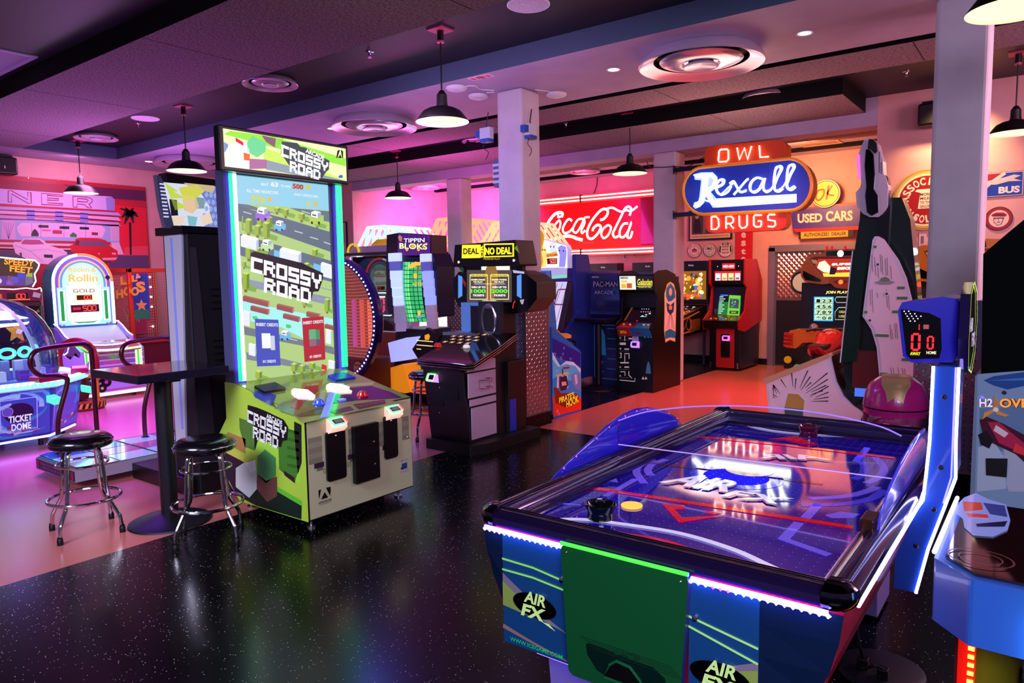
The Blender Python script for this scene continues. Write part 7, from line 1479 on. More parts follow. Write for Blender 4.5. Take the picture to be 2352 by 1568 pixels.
# ================================================================== upright cabinets in the middle distance
def readerglow(par,x,y,z,c,c2):
    mb=MB(); mb.prism([(x-.06,y,z-.05),(x-.06,y-.04,z-.03),(x-.06,y-.035,z+.02),(x-.06,y,z+.05)],(.12,0,0),L(c,1.6)); r=mb.build('card_reader',par,bev=.01,label='glowing card reader'); R=Pan((x,y-.04,z),(1,0,0),(0,.1,.5)); mb=MB(); R.rect(mb,-.035,-.015,.035,.03,BLACK,2); mb.tube([R.P(a,b,3) for a,b in rrect(-.055,-.025,.055,.04,.012)],.004,L(c2,4),6,True); mb.build('reader_screen',r)
def galaga():
    x0,x1=-4.93,-4.375; t=thing('arcade_cabinet','black upright retro cabinet with maze printed front and round side crest','arcade machine',((x0+x1)/2,9.45,0))
    pr=[(9.02,0),(9.02,.82),(8.94,.90),(8.97,.95),(9.12,1.02),(9.16,1.32),(9.06,1.42),(9.04,1.64),(9.2,1.69),(9.45,1.70),(9.72,1.64),(9.88,1.50),(9.93,1.36),(9.93,0)]
    for x in (x0,x1-.02): mb=MB(); mb.prism([(x,y,z) for y,z in pr],(.02,0,0),M('#0a080a',.35)); s=mb.build('side_panel',t); mb=None
    mb=MB(); mb.box((x0+.02,9.06,0),(x1-.02,9.9,.80),M('#0c0c10',.4)); bod=mb.build('body',t)
    mb=MB(); mb.box((x0+.02,9.25,.8),(x1-.02,9.9,1.6),M('#070709',.5)); mb.build('upper_body',t)
    mb=MB(); mb.prism([(x0+.02,9.02,.78),(x0+.02,8.95,.90),(x0+.02,9.13,.965),(x0+.02,9.13,.78)],(x1-x0-.04,0,0),M('#2878a0',.3)); cp=mb.build('control_panel',t)
    D=Pan((x0+.02,8.95,.902),(1,0,0),(0,.18,.065)); mb=MB(); D.rect(mb,0,0,.2,.19,M('#a82820',.3),1); D.poly(mb,[(.2,.0),(.28,.0),(.24,.19),(.18,.19)],M('#802848',.3),2); F=Pan((x0+.02,9.02,.78),(1,0,0),(0,-.07,.12)); F.rect(mb,0,0,.21,.13,M('#b83028',.3),1); F.text(mb,'20TH',.04,.04,.1,.05,M('#e8c840',.3,emit=.2),2,.03); F.rect(mb,.21,0,.515,.13,M('#2080b0',.3),1); F.poly(mb,[(.25,.05),(.33,.08),(.4,.04),(.33,.03)],M('#a02040',.3),2); mb.build('panel_print',cp)
    for a,c,r in ((.07,'#f0e060',.014),(.17,'#e8e8e8',.014),(.38,'#f0f0f0',.014),(.45,'#f0e060',.014)): mb=MB(); q=D.P(a,.1,1); mb.cyl(q,r,.014,M(c,.3,emit=.2),12); mb.build('button',cp)
    mb=MB(); q=D.P(.28,.1,1); mb.tube([q,q+Vector((0,-.01,.045))],.005,STEEL,6); mb.lathe([(.016*math.sin(k*PI/8)+.0001,-.016*math.cos(k*PI/8)) for k in range(9)],q+Vector((0,-.01,.055)),M('#d02020',.2),12); mb.build('joystick',cp)
    mb=MB(); S=Pan((x0+.02,9.13,.97),(1,0,0),(0,.22,.36)); S.rect(mb,0,0,.515,.42,M('#050508',.08,coat=1),1); S.poly(mb,[(.02,.02),(.05,.02),(.16,.40),(.13,.40)],M('#905818',.3,emit=.2),2)
    for k in range(3): S.line(mb,[(.28+k*.05,.10+k*.02),(.31+k*.05,.10+k*.02)],.012,L('#e0fff8',1.5),3)
    for i in range(9): S.rect(mb,.25+(i%5)*.035,.16+(i//5)*.045,.262+(i%5)*.035,.172+(i//5)*.045,L('#d0d0ff',1.2),3)
    S.line(mb,[(.26,.09),(.36,.09)],.006,L('#40f0c0',2),3); mb.build('screen',t,label='dark screen with tiny lit ships')
    F=yneg(0,9.045,0); mb=MB(); F=Pan((x0+.02,9.07,1.43),(1,0,0),(0,-.02,.2)); mb.box((x0+.02,9.07,1.42),(x1-.02,9.2,1.64),BLACK); F.rect(mb,0,.0,.515,.19,L('#202430',.5),1); F.rect(mb,.0,.0,.25,.19,L('#e8e8d8',1.2),2); F.rect(mb,.02,.02,.10,.08,L('#e8a838',1.3),3); F.rect(mb,.11,.02,.19,.09,L('#c85828',1.2),3); F.rect(mb,.02,.10,.12,.13,L('#e8c860',1.2),3); F.text(mb,'namco',.015,.15,.12,.03,L('#181830',.2),4,.03); F.text(mb,'Galaxian',.27,.06,.23,.09,L('#f0d040',1.4),3,.02,.1); F.line(mb,[(.26,.045),(.5,.05)],.008,L('#c0e060',1.2),3); F.text(mb,'CLASS OF 1981',.29,.025,.19,.014,L('#f0e080',1.2),3,.02); mb.build('marquee',t)
    F=yneg(0,9.059,0); mb=MB(); W=M('#d8c8b8',.35,emit=.25); q=lambda x,y:F.at(1220+x/3.7325,560+y/3.7325)
    def LN(pts,w=.012): F.line(mb,[q(*p) for p in pts],w,W,2)
    LN([(745,775),(865,775)],.006); LN([(803,775),(803,830)]); LN([(745,805),(770,805)],.02); LN([(835,810),(870,812)],.02); LN([(762,855),(812,855)],.035); LN([(745,898),(772,898)],.02); LN([(800,900),(840,902)],.018); LN([(745,935),(772,935),(772,975),(745,975)]); LN([(800,940),(840,940),(840,985)]); LN([(803,950),(803,1020)]); LN([(765,1018),(838,1018)],.02); LN([(745,1055),(770,1055)],.02); LN([(800,1055),(840,1055)],.02); LN([(765,1095),(805,1095),(805,1130)]); LN([(838,1090),(838,1125),(865,1150)]); LN([(745,1130),(770,1130)],.02); LN([(745,1165),(890,1178),(890,1150)])
    for y in (790,823,918,1075,1145):
        for i in range(8): a,b=q(750+i*12,y); F.disc(mb,a,b,.0035,W,2,6)
    F.poly(mb,[q(982,1110),q(1028,1112),q(1020,1040),q(1005,1000),q(992,1040)],M('#487890',.3,emit=.15),2)
    for x in (960,985): F.poly(mb,[q(x-12,1160),q(x+12,1160),q(x,1135)],W,3)
    for x,c in ((975,'#60b0c8'),(1005,'#60b0c8'),(1030,'#c0a860')): a,b=q(x,798); F.disc(mb,a,b,.012,M(c,.3,emit=.2),3,10)
    F.poly(mb,[q(870,835),q(922,838),q(922,778),q(868,775)],M('#e0c8c8',.4),3)
    for i in range(4): F.line(mb,[q(878,800+i*9),q(912,801+i*9)],.004,M('#806060',.4),4)
    F.rect(mb,-4.70,.2,-4.58,.52,M('#0a0a0d',.3),1); F.rect(mb,-4.56,.55,-4.46,.72,M('#0a0a0d',.3),1); mb.build('maze_print',bod)
    readerglow(t,-4.66,9.058,.66,'#c070ff','#6060ff')
    A=xpos(x1+.001,0,0); mb=MB(); ov=[]; q=lambda x,y:A.at(1520+x/4.9,560+y/4.9)
    sh=[(40,1110),(25,980),(30,720),(28,560),(60,450),(95,425),(135,450),(160,540),(162,720),(155,1000),(150,1100),(90,1080)]
    A.poly(mb,[q(*p) for p in sh],M('#e0c070',.35,emit=.1),1); cx=sum(p[0] for p in sh)/12; cy=sum(p[1] for p in sh)/12
    A.poly(mb,[q(cx+(x-cx)*.86,cy+(y-cy)*.95) for x,y in sh],M('#e8dcd8',.35,emit=.05),2); A.poly(mb,[q(*p) for p in ((45,590),(50,500),(95,440),(140,500),(150,600),(110,640),(70,650))],M('#2878a8',.35,emit=.08),3); A.poly(mb,[q(*p) for p in ((50,660),(95,690),(140,650),(130,760),(95,800),(60,760))],M('#284890',.35),3); A.poly(mb,[q(*p) for p in ((75,700),(95,690),(115,700),(110,740),(80,740))],M('#d8a030',.35,emit=.1),4)
    for k in (-3,-2,-1,1,2,3): A.line(mb,[q(95+k*4,790),q(95+k*16,960)],.006,M('#c05030' if k%2 else '#302038',.35),4)
    A.poly(mb,[q(*p) for p in ((35,985),(90,955),(150,985),(150,1060),(95,1050),(35,1070))],M('#2878a8',.35,emit=.08),4); A.disc(mb,*q(95,540),.055,M('#e8d0c0',.35),4,16); mb.build('side_crest',t,label='oval crest artwork on the side')
galaga()
def pac():
    x0,x1=-5.52,-5.02; t=thing('arcade_cabinet','low arcade cabinet with curved blue metallic back, behind the far high table','arcade machine',(-5.27,9.6,0))
    mb=MB(); mb.prism([(x0,9.32,0),(x0,9.32,1.02),(x0,9.26,1.06),(x0,9.30,1.30),(x0,9.26,1.66),(x0,9.32,1.70),(x0,9.75,1.66),(x0,9.88,1.2),(x0,9.88,0)],(x1-x0,0,0),M('#101018',.4),M('#3c4880',.2,.5)); b=mb.build('body',t,bev=.006)
    mb=MB(); cur=[(9.31,1.04),(9.27,1.12),(9.285,1.30),(9.27,1.50),(9.25,1.66)]; n=len(cur); vs=[(x,y-.012,z) for y,z in cur for x in (x0+.01,x1-.01)]
    mb.add(vs,[[2*i,2*i+1,2*i+3,2*i+2] for i in range(n-1)],M('#5860a0',.18,.8),True); F=yneg(0,9.235,0); F.text(mb,'namco',x0+.05,1.60,.12,.02,M('#e0c8e8',.4),1,.03); F.text(mb,'PAC-MAN',x0+.07,1.46,.42,.09,M('#201c48',.4),1,.07); F.text(mb,'PAC-MAN',x0+.075,1.465,.41,.08,M('#b8a0b0',.4),2,.02); F.text(mb,'ARCADE',x0+.09,1.36,.32,.05,M('#a8a0c8',.4),1,.02); mb.build('metal_hood',b,label='curved blue metallic hood with lettering')
    F=yneg(0,9.318,0); mb=MB(); W=M('#2c6c98',.3,emit=.2)
    F.line(mb,rrect(x0+.04,.1,x1-.04,.9,.04),.01,W,1,True)
    for z in (.2,.35,.5,.65,.8): F.line(mb,[(x0+.08,z),(x0+.2,z)],.01,W,1); F.line(mb,[(x0+.26,z+.05),(x0+.4,z+.05)],.01,W,1)
    F.poly(mb,[(x0+.1,.45),(x0+.24,.45),(x0+.22,.75),(x0+.17,.85),(x0+.12,.75)],W,2); F.disc(mb,x0+.12,.33,.05,M('#c02858',.3,emit=.2),2,16); mb.build('maze_print',b)
pac()
high_table(-5.205,8.96,1.03,.25,'dark blue edged high table standing before the low metallic backed cabinet',.045)
def pinball(x0,y0,label,side,glass_c,bb,name,title):
    w=.58; x1=x0+w; y1=y0+1.3; t=thing('pinball_machine',label,'pinball machine',(x0+w/2,y0+.7,0),'pinball machines')
    mb=MB(); pr=[(y0,.58),(y0,.90),(y1,1.08),(y1,.62)]; mb.prism([(x0,y,z) for y,z in pr],(w,0,0),M('#0c0a10',.35),M(side,.3)); b=mb.build('cabinet',t,bev=.008)
    D=Pan((x0+.03,y0+.03,.905),(1,0,0),(0,1,.138)); mb=MB(); D.rect(mb,0,0,w-.06,1.24,M('#382010',.1,emit=.1,coat=1),1); random.seed(int(abs(x0)*10))
    for k in range(60): a=.03+random.random()*(w-.14); c=.04+random.random()*1.1; D.disc(mb,a,c,.01+.02*random.random(),L(random.choice(glass_c),1.3),2+k*.03,8)
    mb.build('playfield',b)
    mb=MB(); mb.box((x0-.03,y1-.05,1.10),(x1+.03,y1+.22,1.86),M('#0c080e',.35)); h=mb.build('backbox',t,bev=.01)
    F=yneg(0,y1-.051,0); mb=MB(); F.rect(mb,x0,1.18,x1,1.68,L(bb,.9),1)
    for k in range(70):
        a=x0+.02+random.random()*(w-.08); c=1.2+random.random()*.42; r=.015+.035*random.random(); n=random.choice((5,6,7)); F.poly(mb,[(min(max(a+r*(.6+.6*random.random())*math.cos(2*PI*i/n),x0+.005),x1-.005),min(c+r*math.sin(2*PI*i/n),1.675)) for i in range(n)],L(random.choice(glass_c),1.5),2+k*.05)
    F.text(mb,title,x0+.1,1.22,w-.2,.07,L('#ff5020',1.6),8,.04); F.text(mb,'Bally',x0+.25,1.76,.1,.04,M('#a0a0d0',.3,emit=.5),1,.02); mb.build('backglass',h,label='glowing backglass')
    for x in (x0+.03,x1-.03):
        for y in (y0+.04,y1-.04): mb=MB(); mb.prism([(x-.02,y-.02,.0),(x+.02,y-.02,0),(x+.02,y-.02,.62),(x-.02,y-.02,.62)],(0,.03,0),STEEL); l=mb.build('leg',t); mb=MB(); mb.cyl((x,y-.005,0),.025,.02,BLACK,10); mb.build('foot',l)
    F=yneg(0,y0-.001,0); mb=MB(); F.rect(mb,x0+.06,.62,x1-.06,.86,M('#181420',.3),1); F.rect(mb,x0+.08,.64,x0+.16,.70,M('#d8a0b0',.4),2); F.rect(mb,x0+.2,.64,x0+.28,.72,M('#d8c8d0',.4),2); mb.build('coin_door',b)
    return t
GC1=['#ffd040','#ff9820','#fff0a0','#c05020','#4060c0','#e8c060','#403010']
p=pinball(-5.48,10.95,'pinball machine with golden glowing backglass and rope pictures on its side','#201848',GC1,'#a86818','g','Island')
A=xpos(-4.899,0,0); mb=MB(); G=M('#b06820',.4,emit=.15)
for pts in ([(11.05,.62),(11.05,.86)],[(11.0,.84),(11.9,.98)],[(11.0,.64),(11.9,.68)]): A.line(mb,pts,.025,G,1)
A.line(mb,[(11.45+.10*math.cos(a*.5),.79+.10*math.sin(a*.5)) for a in range(22)],.018,G,2); A.line(mb,[(11.25,.70),(11.45,.92),(11.6,.7)],.015,G,2); A.rect(mb,11.5,.66,11.95,.86,M('#7c4818',.4),1)
mb.build('side_art',p,label='golden rope frame picture')
pinball(-7.30,11.0,'pinball machine with red lettered backglass beside the blue sided alley game','#701830',['#ff3030','#e0e0f0','#ff8020','#4060a0','#ffffff'],'#301018','c','CORVETTE')
t=[o for o in COL.objects if o.name.startswith('pinball_machine')][-1]; readerglow(t,-6.95,10.995,.76,'#ff3040','#ff6060')
pinball(-6.35,11.0,'pinball machine with purple and orange backglass, half hidden behind the black retro cabinet','#301848',['#a060ff','#ff8030','#e0e0ff','#6040c0'],'#281440','d','MAGIC')
def neo():
    x0,x1=-4.70,-4.10; t=thing('arcade_cabinet','black and red upright cabinet with four slot marquee and green screen, beside the door','arcade machine',(-4.4,12.2,0)); R=M('#b81420',.35)
    mb=MB(); mb.box((x0+.05,11.75,.04),(x1-.02,12.7,.84),M('#0a0809',.35)); b=mb.build('lower_body',t,bev=.005)
    mb=MB(); mb.prism([(x0,y,z) for y,z in ((11.95,.84),(12.05,1.40),(11.92,1.46),(11.90,1.86),(12.5,1.86),(12.7,1.4),(12.7,.84))],(x1-x0-.02,0,0),M('#0b090b',.35)); u=mb.build('upper_body',t)
    for x in (x0-.02,x1-.02): mb=MB(); mb.prism([(x,y,z) for y,z in ((11.62,.70),(11.60,.86),(11.88,1.0),(11.98,1.38),(11.86,1.46),(11.86,1.87),(12.45,1.87),(12.62,1.66),(12.75,1.5),(12.75,.8),(11.9,.66))],(.025,0,0),R); mb.build('side_panel',t,label='red side panel')
    F=yneg(0,11.899,0); mb=MB(); F.rect(mb,x0+.2,1.70,x0+.42,1.80,L('#e82028',1.2),1); F.text(mb,'NEO-GEO',x0+.215,1.73,.19,.04,L('#ffffff',1.6),2,.03); F.rect(mb,x0+.07,1.51,x1-.08,1.67,L('#e01c28',1.1),1)
    for i in range(4): F.rect(mb,x0+.085+i*.112,1.515,x0+.175+i*.112,1.635,L(['#e8e8f0','#f0e8b0','#d8e0a0','#e0d0d8'][i],1.3),2); F.rect(mb,x0+.10+i*.112,1.53,x0+.16+i*.112,1.56,L(['#8898b0','#c8a850','#60a060','#907080'][i],1),3)
    for x in (x0+.12,x1-.12): F.disc(mb,x,1.75,.006,L('#ffffff',3),2,8)
    mb.build('marquee',u)
    S=Pan((x0+.03,11.955,.87),(1,0,0),(0,.1,.53)); mb=MB(); S.rect(mb,0,0,.52,.52,M('#040405',.1,coat=1),1); S.poly(mb,[(.07,.06),(.46,.03),(.46,.40),(.08,.42)],L('#188030',.9),2); S.poly(mb,[(.24,.05),(.45,.04),(.45,.39),(.25,.40)],L('#78d840',1.0),3); S.poly(mb,[(.27,.18),(.43,.17),(.43,.33),(.27,.34)],L('#385860',.8),4)
    for i in range(9): S.rect(mb,.085,.08+i*.035,.14+(i*7%5)*.012,.094+i*.035,L('#b8f0e0',1.2),4)
    S.rect(mb,.1,.385,.23,.405,L('#4080f0',1.2),4); S.rect(mb,.28,.08,.43,.13,L('#203010',.5),4); S.text(mb,'BEAST',.31,.095,.09,.02,L('#e8e860',1.2),5,.02)
    for i in range(14): random.seed(i); S.disc(mb,.28+random.random()*.14,.19+random.random()*.13,.008+.01*random.random(),L(random.choice(['#80b0a0','#203838','#a8d8c8']),.8),5,6)
    mb.build('screen',t,label='green menu screen')
    mb=MB(); mb.prism([(x0,11.60,.72),(x0,11.58,.85),(x0,11.98,.93),(x0,11.98,.72)],(x1-x0-.02,0,0),M('#180c0c',.3)); cp=mb.build('control_panel',t,bev=.005)
    D=Pan((x0,11.58,.851),(1,0,0),(0,.4,.08)); mb=MB(); D.rect(mb,.02,.02,.56,.38,M('#58281c',.25,coat=.5),1); mb.build('panel_print',cp)
    for k in range(10): mb=MB(); q=D.P(.09+(k%5)*.045+(.26 if k>4 else 0),.12+.04*((k%5)%2),1); mb.cyl(q,.012,.012,M(['#f0f0f0','#e04030','#f0d040','#40c060','#4060e0'][k%5],.3,emit=.2),10); mb.build('button',cp)
    mb=MB(); mb.box((x0+.17,11.742,.05),(x1-.12,11.752,.74),M('#c02018',.35)); fp=mb.build('front_panel',t,label='red front panel'); mb=MB(); F=yneg(0,11.741,0); F.poly(mb,rrect(x0+.25,.22,x1-.19,.62,.03),M('#0a0808',.3),1); mb.build('coin_door',fp); readerglow(t,x0+.345,11.74,.55,'#ff50d0','#8060ff')
    for x in (x0+.07,x1-.06): mb=MB(); mb.box((x-.012,11.742,.04),(x+.012,11.75,.14),STEEL); mb.build('corner_bracket',t)
neo()

# ================================================================== NEON AND WALL SIGNS
def owl():
    Y=9.88; t=thing('neon_sign','big blue pill shaped neon drugstore sign with orange boxes above and below','neon sign',(-3.45,10.0,2.8))
    F=yneg(0,Y-.001,0); g=lambda x,y:(1530+x/3.734,280+y/3.734); K=lambda pts:[F.at(*g(*p)) for p in pts]; OR=M('#d06010',.35,.2); 
    mb=MB(); box=lambda pts,m,d=.24,side=None: mb.prism([(a,Y,b) for a,b in K(pts)],(0,d,0),m,side)
    top=[(328,385),(330,270),(345,230),(375,205),(900,160),(990,160),(1030,195),(1032,330),(1025,345)]
    box(top,M('#c83c08',.35,emit=.10),.22,OR); a=mb.build('upper_box',t,bev=.01,label='orange box with red neon letters')
    mb=MB(); bot=[(330,795),(1030,765),(1030,870),(1010,905),(970,925),(400,952),(360,940),(332,905)]; box(bot,M('#c83408',.35,emit=.10),.22,OR); c=mb.build('lower_box',t,bev=.01,label='orange box with red neon letters')
    pill=[]; 
    cxL,cyL=330,592; cxR,cyR=1040,545
    for i in range(13): an=-PI/2-PI*i/12; pill.append((330+175*math.cos(an),592+202*math.sin(an)))
    for i in range(13): an=PI/2-PI*i/12; pill.append((1065+205*math.cos(an)*.93,540+222*math.sin(an)))
    mb=MB(); q=K(pill); mb.prism([(a2,Y-.03,b) for a2,b in q],(0,.28,0),M('#1838b8',.3,emit=.22),M('#7c4410',.3,.4)); p=mb.build('pill_box',t,label='blue pill shaped face')  # face emission stands in for neon glow around the letters
    mb=MB(); mb.tube([(a2,Y-.035,b) for a2,b in q],.022,M('#e89020',.3,emit=.2),8,True); mb.build('orange_rim',p)
    # script lettering, broad white glowing strokes
    F2=yneg(0,Y-.033,0); mb=MB(); W=L('#ffffff',3.2); W2=L('#f8ffd8',2.0)
    def S(pts,w,m=W,l=3,n=5): F2.line(mb,[(v.x,v.y) for v in sp([F2.at(*g(*p))+(0,) for p in pts],n)],w,m,l)
    F2.poly(mb,[F2.at(*g(*p)) for p in ((240,448),(300,432),(400,430),(440,470),(440,530),(410,580),(385,600),(430,655),(1120,615),(1120,690),(440,735),(400,735),(340,640),(330,690),(290,730),(250,745),(232,725),(240,690),(275,680),(285,640),(300,500),(245,495))],L('#b8d0ff',1.2),1)
    S([(255,465),(300,462),(345,458),(400,462),(425,500),(405,555),(360,590)],.055); S([(345,470),(335,560),(320,640),(295,690),(255,715)],.07,l=3.5); S([(350,590),(375,640),(400,690),(440,705)],.06,l=4)
    F2.poly(mb,[F2.at(*g(*p)) for p in ((420,660),(1118,622),(1118,686),(430,728))],L('#ffffff',4),4.5)
    S([(445,560),(490,535),(500,500),(470,495),(440,530),(438,590),(475,625),(530,600),(560,550)],.030,W2,5); S([(545,530),(580,510),(610,560),(640,600),(690,590)],.032,W2,5.5); S([(580,625),(630,570),(690,500),(710,490)],.032,W2,6)
    S([(830,490),(780,480),(735,520),(725,580),(760,605),(810,570),(850,490)],.030,W2,6); S([(850,480),(835,560),(860,600),(900,580),(940,520)],.032,W2,6.5)
    for dx,dy in ((0,0),(108,-14)): S([(925+dx,560+dy),(960+dx,470+dy),(995+dx,400+dy),(975+dx,380+dy),(940+dx,410+dy),(930+dx,500+dy),(935+dx,580+dy),(970+dx,596+dy),(1005+dx,570+dy)],.032,W2,7)
    mb.build('script_letters',p,label='glowing white script lettering')
    mb=MB()
    def T(pts,r=.009,c='#fffff0',s=6,y=.055,n=4): mb.tube([(v.x,Y-y,v.y) for v in sp([F.at(*g(*p))+(0,) for p in pts],n)],r,L(c,s),6)
    T([(250,460),(400,455),(425,500),(400,560),(350,590),(400,690),(1110,655)]); T([(330,470),(320,620),(290,690),(250,725)]); T([(445,560),(495,530),(480,495),(440,530),(440,590),(480,622),(560,550),(600,530),(640,600),(700,585)]); T([(840,490),(780,480),(730,530),(735,595),(800,580),(850,490),(845,590),(920,570),(960,480),(990,400),(950,395),(930,520),(945,590),(1010,560),(1060,470),(1100,390),(1060,380),(1040,500),(1050,575),(1110,550)],.008)
    mb.build('neon_tube',p)
    def neon(letters,par,c='#ffd8b0'):
        for pts in letters:
            mb=MB(); P=[F.at(*g(*p)) for p in pts]; F.line(mb,[(a2+.012,b-.008) for a2,b in P],.034,M('#a01008',.4,emit=.5),1); mb.tube([(a2,Y-.03,b) for a2,b in P],.0095,L(c,7),8); mb.build('neon_letter',par)
    neon([[(470,240),(530,236),(540,250),(540,320),(525,340),(460,345),(455,330),(460,255),(470,240)],[(615,225),(635,325),(678,225),(705,325),(738,210)],[(805,205),(812,305),(885,300)]],a)
    neon([[(395,815),(395,922),(435,920),(458,895),(455,835),(435,812),(395,815)],[(520,915),(520,812),(565,812),(583,830),(582,855),(565,872),(522,873)],[(552,873),(584,915)],[(632,805),(635,890),(655,912),(685,905),(700,885),(700,800)],[(825,800),(765,800),(757,815),(758,885),(775,900),(815,898),(822,880),(822,850),(795,850)],[(940,795),(890,795),(878,810),(880,840),(940,850),(942,885),(925,900),(878,895)]],c)
    for z in (3.15,2.50):
        mb=MB(); mb.box((-4.50,9.97,z-.03),(-4.1,10.03,z+.03),BLACK); mb.box((-4.515,9.95,z-.06),(-4.50,10.05,z+.06),BLACK); mb.build('bracket_arm',t)
    mb=MB(); mb.tube(sp([(-4.95,9.99,3.32),(-4.9,9.98,3.24),(-4.7,9.985,3.21),(-4.5,9.97,3.2),(-4.3,9.98,3.18),(-4.1,9.95,3.26),(-3.95,9.95,3.32)],5),.006,BLACK,6); mb.build('power_cable',t)
owl()
def cola():
    Y=12.68; t=thing('neon_sign','wide red neon soda sign with white script between glowing tube bars','neon sign',(-7.5,12.7,2.65))
    F=yneg(0,Y-.001,0); g=lambda x,y:(1200+x/5.6,420+y/5.6)
    mb=MB(); mb.box((-8.98,Y,2.12),(-6.08,12.85,3.22),M('#d00408',.3,emit=.35)); b=mb.build('red_panel',t)
    mb=MB(); mb.box((-6.42,Y-.02,2.2),(-6.08,Y+.01,3.1),M('#8a0206',.2,emit=.15,coat=.6)); mb.build('end_curve',b,bev=.02)
    for z0,z1 in ((3.10,3.25),(2.03,2.17)):
        mb=MB(); mb.box((-8.98,Y-.08,z0),(-6.06,Y,z1),M('#f04040',.35,emit=.45)); r=mb.build('tube_bar',t)
        for k in (.28,.72):
            z=z0+(z1-z0)*k; mb=MB(); mb.tube([(-8.95,Y-.10,z),(-6.08,Y-.10,z)],.013,L('#ffb0a0',5),8); mb.build('neon_tube',r)
        mb=MB(); mb.box((-7.72,Y-.115,z0),(-7.69,Y-.08,z1),M('#400808',.4)); mb.build('clip',r)
    mb=MB(); W=L('#ffffff',2.6)
    def S(pts,w,l=3,n=5,m=W): F.line(mb,[(v.x,v.y) for v in sp([F.at(*g(*p))+(0,) for p in pts],n)],w,m,l)
    S([(505,440),(515,395),(480,380),(420,400),(350,480),(300,590),(290,690),(330,735),(430,715),(560,685),(640,690),(700,715),(775,735)],.062,3)
    S([(500,430),(460,440),(465,400)],.04,3.2)
    S([(470,480),(420,540),(400,610),(430,645),(475,590),(490,510),(470,475)],.042,3.4); S([(640,490),(600,465),(555,510),(520,590),(540,645),(600,630),(650,580)],.045,3.6)
    S([(780,460),(720,470),(670,540),(650,610),(690,640),(740,580),(790,470)],.042,3.8); S([(865,440),(800,450),(800,520),(760,610),(770,645),(810,610)],.04,4)
    S([(1000,475),(1050,460),(1095,400),(1090,345),(1030,340),(960,400),(880,510),(835,620),(845,700),(900,715),(970,650),(1010,570),(970,540),(915,580),(905,620)],.05,3.3)
    S([(1090,330),(1160,320),(1230,355),(1280,370),(1340,350),(1400,360),(1480,300)],.04,3.5)
    S([(1100,540),(1040,590),(1015,660),(1050,710),(1110,660),(1140,570),(1100,540)],.042,3.7)
    S([(1380,420),(1400,340),(1370,305),(1320,330),(1270,430),(1200,570),(1165,650),(1190,700),(1240,680)],.045,3.9); S([(1360,520),(1300,530),(1255,610),(1260,690),(1310,690),(1370,600),(1400,510),(1370,600),(1350,690),(1390,700),(1415,620)],.044,4.1)
    mb.build('script_letters',b,label='white neon script lettering')
    mb=MB(); F.qtext(mb,'REG. U.S. PAT. OFF.',[g(778,778),g(928,772),g(928,762),g(778,768)],M('#e89090',.4,emit=.3),2); mb.build('fine_print',b)
    mb=MB(); mb.tube([(-7.46,12.83,3.6),(-7.47,12.83,3.45),(-7.53,12.8,3.26)],.008,BLACK,5); mb.build('hanging_cable',t)
cola()
def roundsign(px,py,r,label,draw,y=12.84,d=.012,cat='sign',group=None,edge='#181418'):
    F=yneg(0,y-d-.001,0); a,b=F.at(px,py); t=thing('round_sign',label,cat,(a,y,b),group)
    mb=MB(); mb.cyl((a,y,b),r,d,M(edge,.4),40,'-y'); bd=mb.build('plate',t)
    mb=MB(); draw(F,mb,a,b,r); mb.build('face_print',bd); return t
def d_red(F,mb,a,b,r):
    F.disc(mb,a,b,r*.95,M('#e8d8d0',.4),1); R=M('#a01828',.4); F.disc(mb,a,b,r*.66,R,2,32,r0=.93); F.arc(mb,'RED CROWN',a,b,r*.80,r*.2,PI*.93,PI*.07,R); F.arc(mb,'GASOLINE',a,b,r*.80,r*.2,PI*1.1,PI*1.9,R,inward=True)
    F.poly(mb,[(a-r*.35,b-r*.25),(a+r*.35,b-r*.25),(a+r*.38,b+r*.1),(a+r*.2,b+r*.2),(a,b+r*.3),(a-r*.2,b+r*.2),(a-r*.38,b+r*.1)],R,3); F.disc(mb,a,b+r*.36,r*.07,R,3,12); F.line(mb,[(a-r*.33,b-r*.12),(a+r*.33,b-r*.12)],r*.04,M('#e8d8d0',.4),4)
def d_bo(F,mb,a,b,r):
    F.disc(mb,a,b,r*.95,M('#e0d8cc',.4),1); K=M('#202028',.4); F.disc(mb,a,b,r*.68,K,2,32,r0=.94); F.text(mb,'B&O',a-r*.42,b+r*.05,r*.84,r*.38,K,3,.04); F.arc(mb,'LINKING 13 GREAT STATES',a,b,r*.80,r*.13,PI*.98,PI*.02,K); F.arc(mb,'WITH THE NATION',a,b,r*.80,r*.13,PI*1.12,PI*1.88,K,inward=True); F.line(mb,[(a-r*.35,b-r*.35),(a+r*.1,b-r*.15),(a+r*.35,b-r*.05)],r*.06,K,3)
def d_so(F,mb,a,b,r):
    F.disc(mb,a,b,r*.97,M('#e0d8d4',.4),1); K=M('#201c28',.4); R=M('#b02828',.4); F.poly(mb,[(a-r*.5,b+r*.62),(a+r*.5,b+r*.62),(a+r*.4,b+r*.9),(a-r*.4,b+r*.9)],K,2); F.text(mb,'SO',a-r*.3,b+r*.66,r*.6,r*.2,M('#e0d8d4',.4),3,.04); F.line(mb,[(a-r*.6,b+r*.5),(a+r*.6,b+r*.5)],r*.05,K,2)
    F.text(mb,'SOCONY',a-r*.5,b+r*.25,r,r*.2,K,3,.02); F.text(mb,'MOTOR',a-r*.45,b-r*.12,r*.9,r*.26,R,3,.04); F.text(mb,'GASOLINE',a-r*.5,b-r*.52,r,r*.24,R,3,.04)
    for s in (-1,1): F.poly(mb,[(a+s*r*.62,b+r*.5),(a+s*r*.78,b+r*.5),(a+s*r*.9,b-r*.2),(a+s*r*.66,b-r*.5)][::s],K,2)
roundsign(1595,575,.135,'round white sign with red crown, left of the three on the salmon wall',d_red,group='three small round signs')
